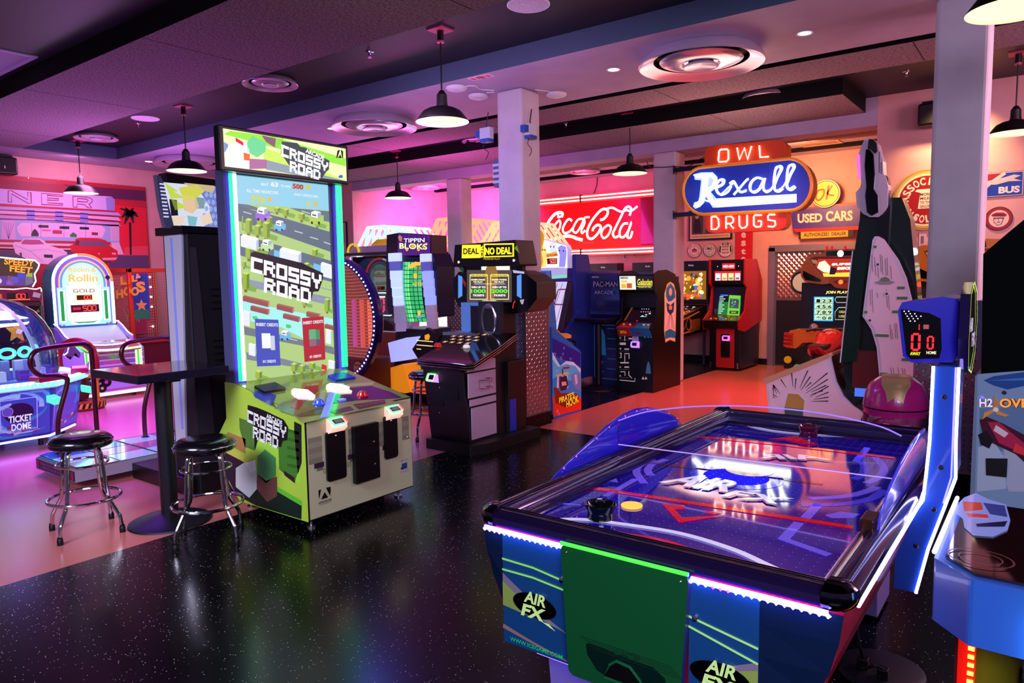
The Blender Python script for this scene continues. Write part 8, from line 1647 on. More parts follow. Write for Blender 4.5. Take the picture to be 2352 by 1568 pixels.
roundsign(1630,574,.118,'round cream sign with black railroad initials, middle of the three',d_bo,group='three small round signs')
roundsign(1666,573,.133,'round white and black motor fuel sign, right of the three',d_so,group='three small round signs')
def d_ass(F,mb,a,b,r):
    F.disc(mb,a,b,r*.93,M('#c8b060',.4),1,40); F.disc(mb,a,b,r*.86,M('#f0e8b0',.4),2,40,r0=.93); F.disc(mb,a,b,r*.79,M('#a01818',.4),3,40); C=M('#f8eec8',.4,); F.arc(mb,'ASSOCIATED',a,b,r*.62,r*.24,PI*1.02,-PI*.02,C,4,.03); F.arc(mb,'GASOLINE',a,b,r*.62,r*.24,PI*1.13,PI*1.87,C,4,.03,True)
    F.poly(mb,[(a-r*.22,b-r*.28),(a+r*.26,b-r*.28),(a+r*.16,b+r*.36),(a-r*.26,b+r*.36),(a-r*.32,b+r*.30),(a-r*.16,b+r*.24)],C,5); F.line(mb,[(a+r*.16,b+r*.3),(a+r*.34,b+r*.30),(a+r*.36,b+r*.1),(a+r*.22,b-r*.05)],r*.06,C,5)
    for i,w in enumerate(('MORE','MILES','TO THE','GALLON')): F.text(mb,w,a-r*.16,b+r*.14-i*r*.13,r*.32,r*.09,M('#803010',.4),6,.02)
    F.disc(mb,a-r*.28,b-r*.58,r*.07,M('#f0d8d0',.4),7,16)
F=yneg(0,9.97,0); a,b=F.at(2120,459)
roundsign(2126,459,.36,'large round red and yellow gasoline sign with oil can, beside the right column',d_ass,9.999,.03,edge='#b09038')
def d_chev(F,mb,a,b,r):
    F.disc(mb,a,b,r*.96,M('#201828',.4),1); Y=M('#e0a030',.4); F.disc(mb,a,b,r*.62,Y,2); F.disc(mb,a,b,r*.97,Y,3,40,r0=.97); F.arc(mb,'SUPER',a,b,r*.78,r*.24,PI*.85,PI*.15,Y,3,.03); F.arc(mb,'SERVICE',a,b,r*.78,r*.24,PI*1.15,PI*1.85,Y,3,.03,True); F.poly(mb,[(a-r*1.0,b-r*.2),(a+r*.85,b-r*.2),(a+r*1.0,b+r*.12),(a-r*.9,b+r*.12)],M('#181420',.4),4); F.poly(mb,[(a-r*.25,b-r*.38),(a+r*.2,b-r*.38),(a+r*.2,b+r*.3),(a-r*.25,b+r*.3)],M('#181420',.4),4.5); F.text(mb,'CHEVROLET',a-r*.85,b-r*.14,r*1.75,r*.2,M('#e8c890',.4),6,.02)
roundsign(2062,562,.155,'round black and amber car service sign above the farther racing topper',d_chev,9.999,.012)
def d_oil(F,mb,a,b,r):
    F.disc(mb,a,b,r*.95,M('#981420',.4),1); F.disc(mb,a,b,r*.72,M('#e8c8c0',.4),2); R=M('#a01820',.4); K=M('#402028',.4)
    F.poly(mb,[(a-r*.45,b+r*.2),(a+r*.45,b+r*.15),(a+r*.58,b+r*.3),(a+r*.3,b+r*.5),(a-r*.2,b+r*.52),(a-r*.55,b+r*.35)],R,3); F.text(mb,'Oilzum',a-r*.38,b+r*.25,r*.8,r*.15,M('#401018',.4),4,.02); F.poly(mb,[(a-r*.35,b+r*.1),(a+r*.38,b+r*.08),(a+r*.36,b+r*.0),(a,b+r*.02),(a-r*.33,b+r*.0)],K,4)
    F.line(mb,[(a-r*.36,b+r*.1),(a-r*.32,b-r*.3),(a-r*.05,b-r*.55),(a+r*.2,b-r*.45),(a+r*.35,b+r*.05)],r*.04,K,3); F.line(mb,[(a-r*.12,b-r*.3),(a+r*.12,b-r*.29)],r*.05,K,3); F.line(mb,[(a,b-.0),(a-r*.04,b-r*.16),(a+r*.05,b-r*.17)],r*.03,K,3)
roundsign(2294,502,.135,'round dark red sign with capped man, under the blue bus sign',d_oil,9.999)
def d_gr(F,mb,a,b,r): F.disc(mb,a,b,r*.95,M('#2c5048',.4),1); F.disc(mb,a,b,r*.8,M('#c8b8b0',.4),2,32,r0=.94); F.arc(mb,'MOTOR OIL',a,b,r*.62,r*.2,PI*.9,PI*.1,M('#d8c8c0',.4),3); F.disc(mb,a,b,r*.35,M('#a89890',.4),3)
roundsign(2300,580,.14,'round dark green sign partly hidden by the black racing cabinet',d_gr,9.999)
# used cars sign
def cars():
    Y=12.72; t=thing('dealer_sign','purple and red used cars wall sign with yellow disc above and yellow plate below','sign',(-3.05,12.8,2.6)); F=yneg(0,Y-.001,0); g=lambda x,y:(1530+x/3.734,280+y/3.734); K=lambda pts:[F.at(*g(*p)) for p in pts]
    mb=MB(); q=K([(1070,780),(1175,735),(1660,682),(1700,690),(1700,900),(1650,925),(1110,945),(1085,930)]); mb.prism([(a,Y,b) for a,b in q],(0,.1,0),M('#40309c',.35),M('#b82818',.4)); b=mb.build('main_board',t,bev=.004)
    mb=MB(); F.poly(mb,K([(1175,735),(1655,684),(1655,706),(1165,748)]),M('#e02818',.35,emit=.12),1); F.poly(mb,K([(1085,918),(1650,893),(1650,922),(1110,945)]),M('#e02010',.35,emit=.12),1); C=M('#f8d8b8',.35,emit=.15)
    for n,c in (('USED',(1128,1340,(868,788))),('CARS',(1370,1600,(855,765)))): F.qtext(mb,n,[g(c[0],c[2][0]),g(c[1],c[2][0]-10),g(c[1],c[2][1]-6),g(c[0],c[2][1])],M('#a03818',.35),3,.06); F.qtext(mb,n,[g(c[0],c[2][0]),g(c[1],c[2][0]-10),g(c[1],c[2][1]-6),g(c[0],c[2][1])],C,4,.035)
    mb.build('board_print',b)
    a,z=F.at(1897,445); mb=MB(); mb.cyl((a,Y+.06,z),.232,.09,M('#382018',.4),40,'-y'); dk=mb.build('disc',t,label='yellow disc with red letters'); mb=MB(); F3=yneg(0,Y-.031,0); F3.disc(mb,a,z,.225,M('#f8e8c8',.35,emit=.1),1,40); F3.disc(mb,a,z,.212,M('#302018',.4),2,40); F3.disc(mb,a,z,.20,M('#f8c020',.35,emit=.25),3,40)
    R=M('#c84010',.35,emit=.1); c=lambda pts,w: F3.line(mb,[(v.x,v.y) for v in sp([F3.at(*g(*p))+(0,) for p in pts],5)],w,R,4)
    c([(1345,580),(1305,590),(1285,650),(1310,672),(1350,630),(1355,585),(1345,580)],.028); c([(1395,545),(1375,665)],.032); c([(1425,545),(1385,615),(1440,630)],.028); mb.build('disc_print',dk)
    mb=MB(); q=K([(1155,942),(1560,925),(1560,982),(1155,1002)]); mb.prism([(a,Y,b2) for a,b2 in q],(0,.03,0),M('#e8b028',.35,emit=.1)); pl=mb.build('yellow_plate',t); mb=MB(); F.qtext(mb,'AUTHORIZED  DEALER',[g(1180,985),g(1545,968),g(1545,940),g(1180,952)],M('#201008',.4),2,.02); mb.build('plate_print',pl)
    for pts in ([(1135,1005),(1158,1003),(1158,942),(1135,945)],[(1560,990),(1608,985),(1608,925),(1560,928)]): q=K(pts); mb=MB(); mb.prism([(a,Y+.01,b2) for a,b2 in q],(0,.05,0),M('#181010',.4)); mb.build('iron_hook',t)
cars()
def flat(name,px,y,label,cat,draw,d=.015,edge='#202020'):
    F=yneg(0,y-d-.001,0); q=[F.at(*p) for p in px]; x0,z0=min(a for a,b in q),min(b for a,b in q); x1,z1=max(a for a,b in q),max(b for a,b in q)
    t=thing(name,label,cat,((x0+x1)/2,y,(z0+z1)/2)); mb=MB(); mb.box((x0,y-d,z0),(x1,y,z1),M(edge,.4)); b=mb.build('plate',t); mb=MB(); draw(F,mb,x0,z0,x1-x0,z1-z0); mb.build('face_print',b); return t
def d_bus(F,mb,x,z,w,h):
    F.rect(mb,x+.005,z+.005,x+w-.005,z+h-.005,M('#e8d8e0',.4),1); F.rect(mb,x+.015,z+.012,x+w-.012,z+h-.012,M('#1838a0',.35,emit=.05),2); F.poly(mb,[(x+.015,z+h-.012),(x+w*.55,z+h-.012),(x+.015,z+h*.35)],M('#a01828',.4),3); F.line(mb,[(x+.02,z+h*.1),(x+w*.35,z+h*.62),(x+w*.62,z+h*.95)],.035,M('#e8c8c0',.4),4)
    F.poly(mb,[(x+.02,z+h*.4),(x+w*.2,z+h*.66),(x+w*.45,z+h*.72),(x+w*.62,z+h*.78),(x+w*.8,z+h*.86),(x+w*.94,z+h*.80),(x+w*.8,z+h*.70),(x+w*.97,z+h*.58),(x+w*.7,z+h*.6),(x+w*.45,z+h*.5),(x+w*.25,z+h*.52)],M('#d8c0c0',.4),5); F.text(mb,'BUS',x+w*.5,z+h*.12,w*.43,h*.28,M('#f0dce0',.4),5,.05)
flat('bus_sign',[(2240,400),(2350,397),(2350,448)],9.999,'blue and red bus sign with running dog beside the right column','sign',d_bus)
def d_ph(F,mb,x,z,w,h):
    F.rect(mb,x+.03,z+.03,x+w-.03,z+h-.03,M('#e0c8a0',.5),1); F.rect(mb,x+.06,z+.11,x+w-.06,z+h-.06,M('#483830',.5),2); F.poly(mb,[(x+.1,z+.14),(x+.24,z+.14),(x+.23,z+.3),(x+.2,z+.4),(x+.13,z+.4),(x+.1,z+.3)],M('#181414',.5),3); F.disc(mb,x+.165,z+.43,.035,M('#b89880',.5),4,16); F.poly(mb,[(x+.11,z+.45),(x+.22,z+.45),(x+.2,z+.49),(x+.13,z+.49)],M('#181414',.5),5); F.rect(mb,x+.28,z+.12,x+.33,z+h-.07,M('#786858',.5),3); F.rect(mb,x+.4,z+.12,x+w-.08,z+.3,M('#605040',.5),3)
    F.text(mb,'A WESTERN LINK RAILROAD PHOTOGRAPH OF THE 1950s',x+.06,z+.055,w-.12,.025,M('#302018',.5),2,.01)
flat('framed_poster',[(1582,484),(1681,540),(1582,553)],12.845,'black framed railroad photograph hanging behind the big blue neon sign','picture',d_ph,.03,'#100c0c')
def d_fire(F,mb,x,z,w,h):
    F.rect(mb,x,z,x+w,z+h,M('#c81414',.4,emit=.05),1)
    for i,ch in enumerate('Firestone'):
        zz=z+h-.16-i*.145
        if zz>z+.02: F.text(mb,ch,x+w*.33,zz,.085,.10 if ch not in 'Fi' else .12,M('#e8d8d8',.4),2,.04)
flat('vertical_sign',[(1691,470),(1728,560),(1691,606)],12.845,'tall red vertical sign with white gothic letters behind the red and black cabinet','sign',d_fire,.02,'#981010')
for i,(x,y,yy,l) in enumerate(((1436,589,12.85,'small white wall socket below the red neon sign'),(2119,550,10.0,'white thermostat box on the wall under the large round gasoline sign'),(1457,585,12.85,'small white cable plate below the red neon sign'))):
    F=yneg(0,yy,0); a,b=F.at(x,y); h=(.075,.085,.035)[i]; t=thing('wall_plate',l,'wall plate',(a,yy,b)); mb=MB(); mb.box((a-.04,yy-.015,b-h),(a+.04,yy-.001,b+h),M('#d8b8b8',.5)); mb.build('cover',t,bev=.004); mb=MB(); mb.box((a-.015,yy-.019,b-h*.5),(a+.015,yy-.015,b+h*.5),M('#806070',.5)); mb.build('insert',t)
# ================================================================== DOORS
def door(n,x0,x1,hinge):
    Y=12.85; t=thing('door_%d'%n,'steel swing door leaf %s, quilted above, black below, with round window'%('at the left' if n==1 else 'at the right'),'door',((x0+x1)/2,Y,0)); t['kind']='structure'; z1=2.0
    mb=MB(); mb.box((x0,Y-.03,.01),(x1,Y-.001,z1),M('#8a8088',.3,.8)); lf=mb.build('leaf',t)
    mb=MB(); F=yneg(0,Y-.031,0); s=.085; zb=1.17; cx=(x0+x1)/2; Q1=M('#b0a4ac',.25,.85)
    i=0; z=zb
    while z<z1-.02:
        j=0; x=x0+.05+(0 if i%2==0 else s/2)
        while x<x1-.05:
            if math.hypot(x-cx,z-1.46)>.20:
                P=[(x,z-s*.55),(x+s/2,z),(x,z+s*.55),(x-s/2,z)]
                if z-s*.55>zb-.01 and z+s*.55<z1 and x-s/2>x0 and x+s/2<x1: mb.add([F.P(a,b,0) for a,b in P]+[F.P(x,z,9)],[[0,1,4],[1,2,4],[2,3,4],[3,0,4]],Q1)
            x+=s
        z+=s*.55; i+=1
    mb.build('quilted_panel',t,label='quilted stainless upper panel')
    mb=MB(); mb.box((x0+.03,Y-.036,.02),(x1-.02,Y-.03,zb-.02),M('#0a080a',.45)); mb.build('black_kick_panel',t)
    mb=MB(); mb.tube([(cx+.175*math.cos(a*PI/16),Y-.045,1.46+.175*math.sin(a*PI/16)) for a in range(32)],.018,BLACK,8,True); w=mb.build('round_window_frame',t); mb=MB(); mb.lathe([(.0001,0),(.17,0)],(cx,Y-.04,1.46),M('#b0b0a0',.15,emit=.35),32,'-y'); mb.build('pane',w)
door(1,-3.90,-2.98,0); door(2,-2.96,-2.04,1)
mb=MB(); 
for a in ((-4.0,-3.9),(-2.04,-1.96)): mb.box((a[0],12.78,0),(a[1],12.849,2.06),M('#98909c',.35,.7))
mb.box((-4.0,12.78,2.0),(-1.96,12.849,2.1),M('#98909c',.35,.7)); mb.box((-3.88,12.77,1.985),(-2.0,12.80,2.0),M('#e8c060',.2,.9)); struct('trim_2',mb)
t=thing('door_stop','round yellow disc door stop on the floor before the left door leaf','door stop',(-3.58,12.55,0)); mb=MB(); mb.cyl((-3.58,12.56,.15),.062,.02,M('#e8c010',.4,emit=.1),28,'-y'); mb.build('yellow_disc',t); mb=MB(); mb.box((-3.64,12.54,0),(-3.5,12.62,.09),BLACK); mb.build('stand',t)

# ================================================================== MOTORBIKE GAMES
def bike(dx,dy,dz,label,back=0):
    t=thing('racing_game',label,'arcade machine',(-2.6+dx,10.6+dy,0),'motorbike racing games'); Y=11.0; OR=M('#c87818',.3,coat=.4)
    F=yneg(0,Y-.001,0); g=lambda x,y:(1780+x/3.921,500+y/3.921)
    def at(x,y): a,b=F.at(*g(x,y)); return (a+dx,b+dz)
    FF=yneg(0,Y-.001+dy,0); K=lambda pts:[at(*p) for p in pts]
    def pr(pts,y0,d,m,name,par=t,**k): mb=MB(); mb.prism([(a,Y+dy+y0,b) for a,b in K(pts)],(0,d,0),m); return mb.build(name,par,**k)
    top=pr([(230,455),(265,400),(295,325),(435,320),(450,285),(730,280),(900,285),(915,320),(1060,330),(1095,400),(1130,460),(1110,560),(1060,590),(930,600),(820,620),(780,640),(620,640),(545,630),(500,590),(430,600),(270,580),(235,530)],0,.14,OR,'orange_topper',bev=.01)
    mb=MB(); P=lambda pts,m,l=1: FF.poly(mb,K(pts),m,l); 
    P([(255,475),(420,560),(405,580),(275,560),(248,520)],BLACKG); P([(1105,475),(940,560),(955,580),(1085,560),(1112,520)],BLACKG); P([(460,300),(720,295),(725,340),(460,345)],BLACKG)
    P([(315,370),(360,350),(1000,350),(1045,370),(1010,450),(930,520),(430,520),(360,440)],L('#601008',.8),1.5); P([(390,370),(1000,365),(960,520),(440,520),(360,430)],L('#c83010',1.0),2); P([(430,500),(700,490),(940,490),(920,530),(440,530)],L('#ffd040',1.4),3); P([(400,400),(450,385),(500,440),(520,500),(440,490),(380,450)],L('#fff0c0',1.5),3); P([(500,440),(560,460),(540,510),(490,510)],L('#302020',.5),4)
    W=L('#ffffff',2.2); FF.qtext(mb,'SUPER',[(a,b) for a,b in ((0,0),)] and [g(0,0)]*4,W,4) if 0 else None
    for s,x0,x1,y0,y1 in (('SUPER',510,715,430,405),('BIKES',560,715,468,440)):
        a=at(x0,y0); b=at(x1,y1); FF.text(mb,s,a[0],a[1],b[0]-a[0],b[1]-a[1],W,5,.05,.2)
    P([(325,375),(375,380),(385,415),(345,410)],L('#c8a060',.6),4); P([(520,580),(590,550),(655,575),(600,605)],L('#700808',.8),2); mb.build('topper_art',top,label='backlit racing artwork')
    a,b=at(590,322); mb=MB(); mb.lathe([(.0001,.01),(.035,.008),(.045,0)],(a,Y+dy,b),L('#f8f4ff',8),16,'-y'); mb.build('white_lamp',top); a,b=at(593,578); mb=MB(); mb.lathe([(.0001,.01),(.03,.008),(.035,0)],(a,Y+dy,b),L('#ff4020',6),16,'-y'); mb.build('red_lamp',top)
    for k in (460,505,625): a,b=at(k,272); mb=MB(); mb.cyl((a,Y+.05+dy,b-.02),.02,.05,M('#e02030',.3,emit=.6),10); mb.build('beacon',top)
    pr([(225,585),(1130,585),(1140,1000),(210,1000)],.1,.14,M('#0c0a10',.4),'monitor_housing',bev=.01)
    mb=MB(); FM=yneg(0,Y+.098+dy,0); P2=lambda pts,m,l=1: FM.poly(mb,K(pts),m,l)
    P2([(248,635),(1105,635),(1110,985),(235,985)],L('#081020',.4)); P2([(335,712),(515,712),(508,935),(332,932)],L('#30a0e8',1.4),2); P2([(345,720),(505,720),(500,925),(340,922)],L('#c8f0c8',1.1),3)
    for r,row in enumerate(('123','456','789','*0#')):
        for c,ch in enumerate(row): a=at(358+c*52,765+r*52); b=at(392+c*52,735+r*52); FM.text(mb,ch,a[0],a[1],b[0]-a[0],b[1]-a[1],L('#101810',.3),4,.03)
    for k in (1,2): a=at(345+k*53,922); b=at(347+k*53,720); FM.rect(mb,a[0],a[1],b[0],b[1],L('#283828',.3),4)
    for k in (1,2,3): a=at(342,720+k*52); b=at(503,718+k*52); FM.rect(mb,a[0],a[1],b[0],b[1],L('#283828',.3),4)
    a=at(440,690); b=at(700,660); FM.text(mb,'JOIN PLAYERS',a[0],a[1],b[0]-a[0],b[1]-a[1],L('#ffe870',1.6),3,.03,.2)
    G=L('#b8d8b0',1.0)
    for pts in ([(540,715),(1050,715),(1050,765),(540,765),(525,740)],[(560,810),(1060,810),(1060,920),(525,920),(525,850)]): FM.line(mb,K(pts),.008,G,2,True)
    for y,s in ((860,'CREATE A PROFILE'),(900,'USE KEYPAD')): a=at(560,y); b=at(760,y-18); FM.text(mb,s,a[0],a[1],b[0]-a[0],b[1]-a[1],L('#e8d870',1),3,.02)
    mb.build('screen',t,label='keypad sign-in screen')
    pr([(150,1060),(190,1000),(640,990),(1130,1000),(1170,1060),(1180,1150),(1100,1170),(1000,1110),(660,1130),(600,1100),(300,1110),(240,1160),(145,1150)],-.30,.40,OR,'dashboard',bev=.02)
    for k in range(4):
        for s in (0,1): a,b=at((175,1150)[s]+(4*k if s else -2*k),1030+k*33); mb=MB(); mb.tube([(a-.05,Y+dy-.33,b),(a+.07,Y+dy-.33,b)],.02,M('#d84850',.15,.8),8); mb.build('exhaust_pipe',t)
    pr([(235,1000),(1130,1000),(1100,1330),(1080,1540),(290,1540),(260,1330)],.1,.5,M('#100c14',.4),'lower_body')
    # bike body, ridden from -y
    cx=-2.36+dx; y=9.75+dy+back; z0=0
    mb=MB(); mb.box((cx-.38,y-.45,0),(cx+.38,y+1.1,.10),M('#141018',.4)); mb.build('platform',t,bev=.01)
    mb=MB(); sec=[(y+.75,.62,.10,.05),(y+.65,.70,.20,.13),(y+.45,.74,.22,.17),(y+.2,.70,.16,.15),(y-.05,.60,.12,.11),(y-.25,.62,.13,.07),(y-.42,.70,.06,.03)]
    vs=[(cx+w*math.cos(a*PI/6),yy,zc+h*math.sin(a*PI/6)) for yy,zc,w,h in sec for a in range(12)]; n=len(sec)
    mb.add(vs,[[i*12+k,i*12+(k+1)%12,(i+1)*12+(k+1)%12,(i+1)*12+k] for i in range(n-1) for k in range(12)]+[list(range(12)),list(range((n-1)*12,n*12))[::-1]],M('#980818',.18,coat=.8),True); mb.build('bike_body',t,label='glossy dark red motorbike body',sub=1)
    mb=MB(); mb.box((cx-.11,y-.30,.66),(cx+.11,y+.2,.72),M('#0c0a0c',.5)); mb.build('saddle',t,bev=.02)
    for s in (-1,1):
        mb=MB(); mb.tube([(cx+s*.05,y+.55,.86),(cx+s*.24,y+.48,.86),(cx+s*.30,y+.42,.84)],.017,BLACK,8); hb=mb.build('handlebar',t); mb=MB(); mb.lathe([(.0001,.07),(.04,.06),(.058,.02),(.05,-.02),(.0001,-.04)],(cx+s*.24,y+.56,.88),CHROME,14,'-y'); mb.build('mirror',hb)
        mb=MB(); mb.tube([(cx+s*.20,y+.3,.35),(cx+s*.22,y-.3,.42)],.05,M('#c8c0c8',.15,1.0),12); mb.build('silencer',t)
    for yy in (y+.6,y-.2): mb=MB(); mb.tube([(cx,yy+.24*math.cos(a*PI/12),.36+.24*math.sin(a*PI/12)) for a in range(24)],.055,M('#0a0a0a',.5),10,True); mb.build('wheel',t)
    mb=MB(); mb.box((cx-.12,y+.05,.12),(cx+.12,y+.4,.55),M('#282028',.3,.6)); mb.build('engine_block',t,bev=.02)
bike(0,0,0,'orange topped motorbike racing game with keypad screen, standing before the quilted door')
bike(1.62,-1.35,0.03,'orange topped motorbike racing game partly hidden behind the right column',.48)
# ================================================================== JUMPING GAME
def jump():
    t=thing('redemption_game','very tall jumping game with pale side panels, sloping bench seat and dark leaning tower','arcade machine',(-1.5,7.9,0)); Y=7.5
    F=yneg(0,Y-.001,0); g=lambda x,y:(1740+x/3.564,560+y/3.564); K=lambda pts:[F.at(*g(*p)) for p in pts]
    PK=M('#f4d8e4',.4); WH=M('#e0dcf0',.35)
    side=[(940,-30),(958,-62),(990,-62),(1030,-40),(1150,130),(1215,280),(1265,480),(1305,700),(1310,960),(1290,1150),(1250,1640),(800,1640),(860,1395),(985,1330),(995,1070),(975,850),(930,700),(858,590),(905,230)]
    low=[(50,1100),(590,893),(600,960),(640,1130),(700,1250),(780,1330),(862,1385),(850,1500),(800,1660),(120,1660),(95,1400),(70,1150)]
    for pts,n in ((side,'tall_side_panel'),(low,'low_side_panel')):
        mb=MB(); q=K(pts); mb.prism([(a,Y,max(b,.03)) for a,b in q],(0,.05,0),WH,M('#c0a8c8',.3)); o=mb.build(n,t,label='pale pink dotted side panel')
        mb=MB(); cx=sum(a for a,b in q)/len(q); cz=sum(b for a,b in q)/len(q); q2=[(a+(.022 if a<cx else -.022),b+(.02 if b<cz else -.02)) for a,b in q]; F.poly(mb,[(a,max(b,.05)) for a,b in q2],M('#f6dce8',.4),1)
        if n[0]=='t':
            V=M('#5a8a58',.4)
            for x,y,w in ((1140,360,65),(1138,443,90),(1098,555,130),(960,748,115),(1178,945,110),(870,558,30),(945,25,30),(1000,1062,66)): a,b=F.at(*g(x,y)); c,d=F.at(*g(x+w,y)); F.line(mb,[(a,b),(c,b)],.04,M('#f0e8f0',.4),2); F.line(mb,[(a+.004,b),(c,b)],.026,V,3)
            for x,y0,y1 in ((935,90,230),(960,110,260),(985,190,280),(1005,85,230),(1020,95,250),(1045,120,260),(1060,110,260),(1090,180,290),(920,375,500),(938,370,560),(978,400,440),(1055,370,520),(1072,400,540),(1085,660,780),(1100,700,780),(1125,650,770),(1140,650,780),(1190,650,770),(1205,680,780),(1090,1010,1065),(1110,1015,1070),(1150,1010,1065),(1185,1015,1075),(1205,1020,1080)): F.line(mb,[F.at(*g(x,y0)),F.at(*g(x+8,y1))],.004,M('#6a5848',.4),3)
            F.poly(mb,K([(955,315),(1000,300),(1085,300),(1130,312),(1090,330),(1000,332)]),M('#98a0a8',.4),4); F.poly(mb,K([(1003,300),(1015,278),(1045,268),(1075,280),(1087,300),(1045,308)]),M('#7c9458',.4),5)
            for x,y in ((985,168),(1058,408),(920,625)): a,b=F.at(*g(x,y)); F.disc(mb,a,b,.022,M('#f0e8f0',.4),4,12); F.disc(mb,a,b,.012,M('#284850',.4),5,10)
        else:
            a,b=F.at(*g(300,1290))
            for k in range(26):
                an=.15+k*.115; r0=.13+.02*(k%3); r1=.24+.05*(k%4); p0=(a+r0*math.cos(an)*1.3,b+r0*math.sin(an)); p1=(min(max(a+r1*math.cos(an)*1.4,-2.28),-1.74),b+r1*math.sin(an))
                if p1[1]<.60+(p1[0]+2.2)*.45 : F.line(mb,[p0,p1],(.004,.011),M('#302838',.4),3)
            F.disc(mb,a,b,.14,M('#f0e4f0',.4),2,20,.10); F.poly(mb,[(a-.1,b-.10),(a+.09,b-.11),(a+.10,b+.02),(a+.04,b+.08),(a-.06,b+.08)],M('#c0a048',.4),4); F.rect(mb,a-.09,b-.14,a+.09,b-.07,M('#406850',.4),5)
        mb.build('panel_print',o)
    mb=MB(); q=K([(50,1100),(590,893),(598,925),(72,1140)]); mb.prism([(a,Y-.03,b) for a,b in q],(0,.72,0),M('#d8a878',.35)); mb.build('seat_edge',t,label='wood coloured top edge',bev=.01)
    mb=MB(); pts=[(590,915),(605,1060),(650,1180),(720,1270),(800,1340),(862,1385)]; q=K(pts); vs=[(a,y,b) for a,b in q for y in (Y+.05,Y+.65)]; mb.add(vs,[[2*i,2*i+1,2*i+3,2*i+2] for i in range(len(q)-1)],M('#30282c',.5)); mb.box((-1.95,Y+.06,.03),(-1.5,Y+.62,.35),M('#181418',.5)); mb.build('bench_seat',t)
    mb=MB(); F2=yneg(0,Y+.12,0); q=[F2.at(*g(*p)) for p in ((440,1000),(545,950),(585,1160),(500,1190))]; mb.prism([(a,Y+.12,b) for a,b in q],(0,.04,0),M('#7c3840',.4)); mb.build('speaker_grille',t)
    mb=MB(); mb.prism([(a,Y+.66,b) for a,b in K([(80,1140),(590,900),(720,1270),(800,1660),(120,1660)])],(0,.04,0),WH); mb.build('far_side_panel',t)
    # leaning dark tower
    mb=MB(); F3=yneg(0,Y+.2,0); q=[F3.at(*g(*p)) for p in ((800,10),(835,-190),(850,-380),(1180,-380),(1250,-200),(1300,300),(1330,700),(1320,1600),(900,1600),(740,1480),(700,950))]; mb.prism([(a,Y+.2,max(b,0)) for a,b in q],(0,.28,0),M('#0c2018',.3,coat=.4)); tw=mb.build('tower',t,bev=.01)
    mb=MB(); q=[F3.at(*g(*p)) for p in ((700,960),(730,680),(800,60),(925,50),(860,590),(830,950))]; mb.prism([(a,Y+.08,b) for a,b in q],(0,.1,0),M('#0c3020',.2,coat=.6)); mb.build('screen_back',tw,label='dark green screen housing'); mb=MB(); mb.tube([(q[i][0],Y+.08,q[i][1]) for i in (0,1,2)],.006,M('#c0b8d0',.3,emit=.2),6); mb.build('edge_trim',tw)
    mb=MB(); mb.box((-1.55,Y+.1,.50),(-1.32,Y+.3,.86),M('#6c1418',.4)); mb.box((-1.52,Y+.08,.42),(-1.38,Y+.1,.50),L('#4060d0',1.5)); mb.build('coin_unit',t)
    # head of the tower seen from its side
    F4=yneg(0,Y+.1,0); g4=lambda x,y:(1740+x/3.734,300+y/3.734)
    def H(pts,d,m,n,y0=0,par=None,**k): mb=MB(); mb.prism([(F4.at(*g4(*p))[0],Y+.1+y0,F4.at(*g4(*p))[1]) for p in pts],(0,d,0),m); return mb.build(n,par or t,**k)
    hd=H([(900,110),(920,70),(960,62),(1000,75),(1030,110),(1045,170),(1075,260),(1080,370),(1100,400),(1120,480),(1110,660),(1040,740),(960,740),(900,710),(850,640),(840,530),(890,480),(885,400),(870,380),(865,200)],.16,M('#c8c0d0',.25,coat=.5),'screen_head',bev=.03)
    H([(935,165),(965,165),(1000,210),(1010,380),(1000,500),(1035,560),(1040,700),(985,730),(945,700),(930,560),(940,480),(925,300)],.03,BLACKG,'black_inlay',-.03,hd,bev=.008); H([(850,205),(875,205),(885,410),(865,415)],.02,L('#e060c0',1.5),'light_edge',-.02,hd)
    H([(1005,385),(1080,370),(1110,400),(1130,640),(1110,980),(1050,980),(1010,700)],.12,M('#0a0a10',.3),'rear_arm',.05,hd)
    H([(960,75),(1000,78),(1025,110),(1030,180),(1015,195),(975,160),(950,160)],.03,M('#181418',.3),'dark_cap',-.03,hd)
    F5=yneg(0,Y+.10,0); mb=MB()
    for x,y0,y1 in ((1045,180,360),(1062,270,370)): F5.line(mb,[F5.at(*g4(x,y0)),F5.at(*g4(x,y1))],.006,M('#483858',.4),2)
    mb.build('seam_lines',hd)
jump()
# ================================================================== PINK BIN
x,y=-.885,5.78; t=thing('waste_bin','round pink bin with domed lid, cream swing flap and knotted clear bag','bin',(x,y,0)); P=M('#e0208c',.25,coat=.6)
mb=MB(); mb.lathe([(.0001,.0),(.175,.0),(.185,.04),(.205,.62),(.208,.66)],(x,y,0),P,40); mb.build('body',t)
mb=MB(); mb.lathe([(.212,.64),(.214,.665),(.21,.70),(.20,.76),(.17,.83),(.11,.88),(.0001,.895)],(x,y,0),P,40); l=mb.build('domed_lid',t); mb=MB(); mb.lathe([(.2145,.655),(.2155,.665)],(x,y,0),BLACK,40); mb.build('seam',l)
mb=MB(); vs=[]; fw=Vector((.15,-.99,0)); uu=Vector((.99,.15,0))
def dome_z(R):
    T=[(0,.895),(.11,.88),(.17,.83),(.20,.76),(.21,.70),(.214,.665)]
    for (a,b),(c,d) in zip(T,T[1:]):
        if R<=c: return b+(d-b)*(R-a)/(c-a)
    return .66
for i in range(15):
    f_=-.07+i*.0195
    for j in range(9): w_=(j-4)/4*.092*(1 if i<12 else (1-.16*(i-11))); R=min(math.hypot(f_,w_),.212); vs.append(Vector((x,y,dome_z(R)+.008))+fw*(f_+.006)+uu*w_)
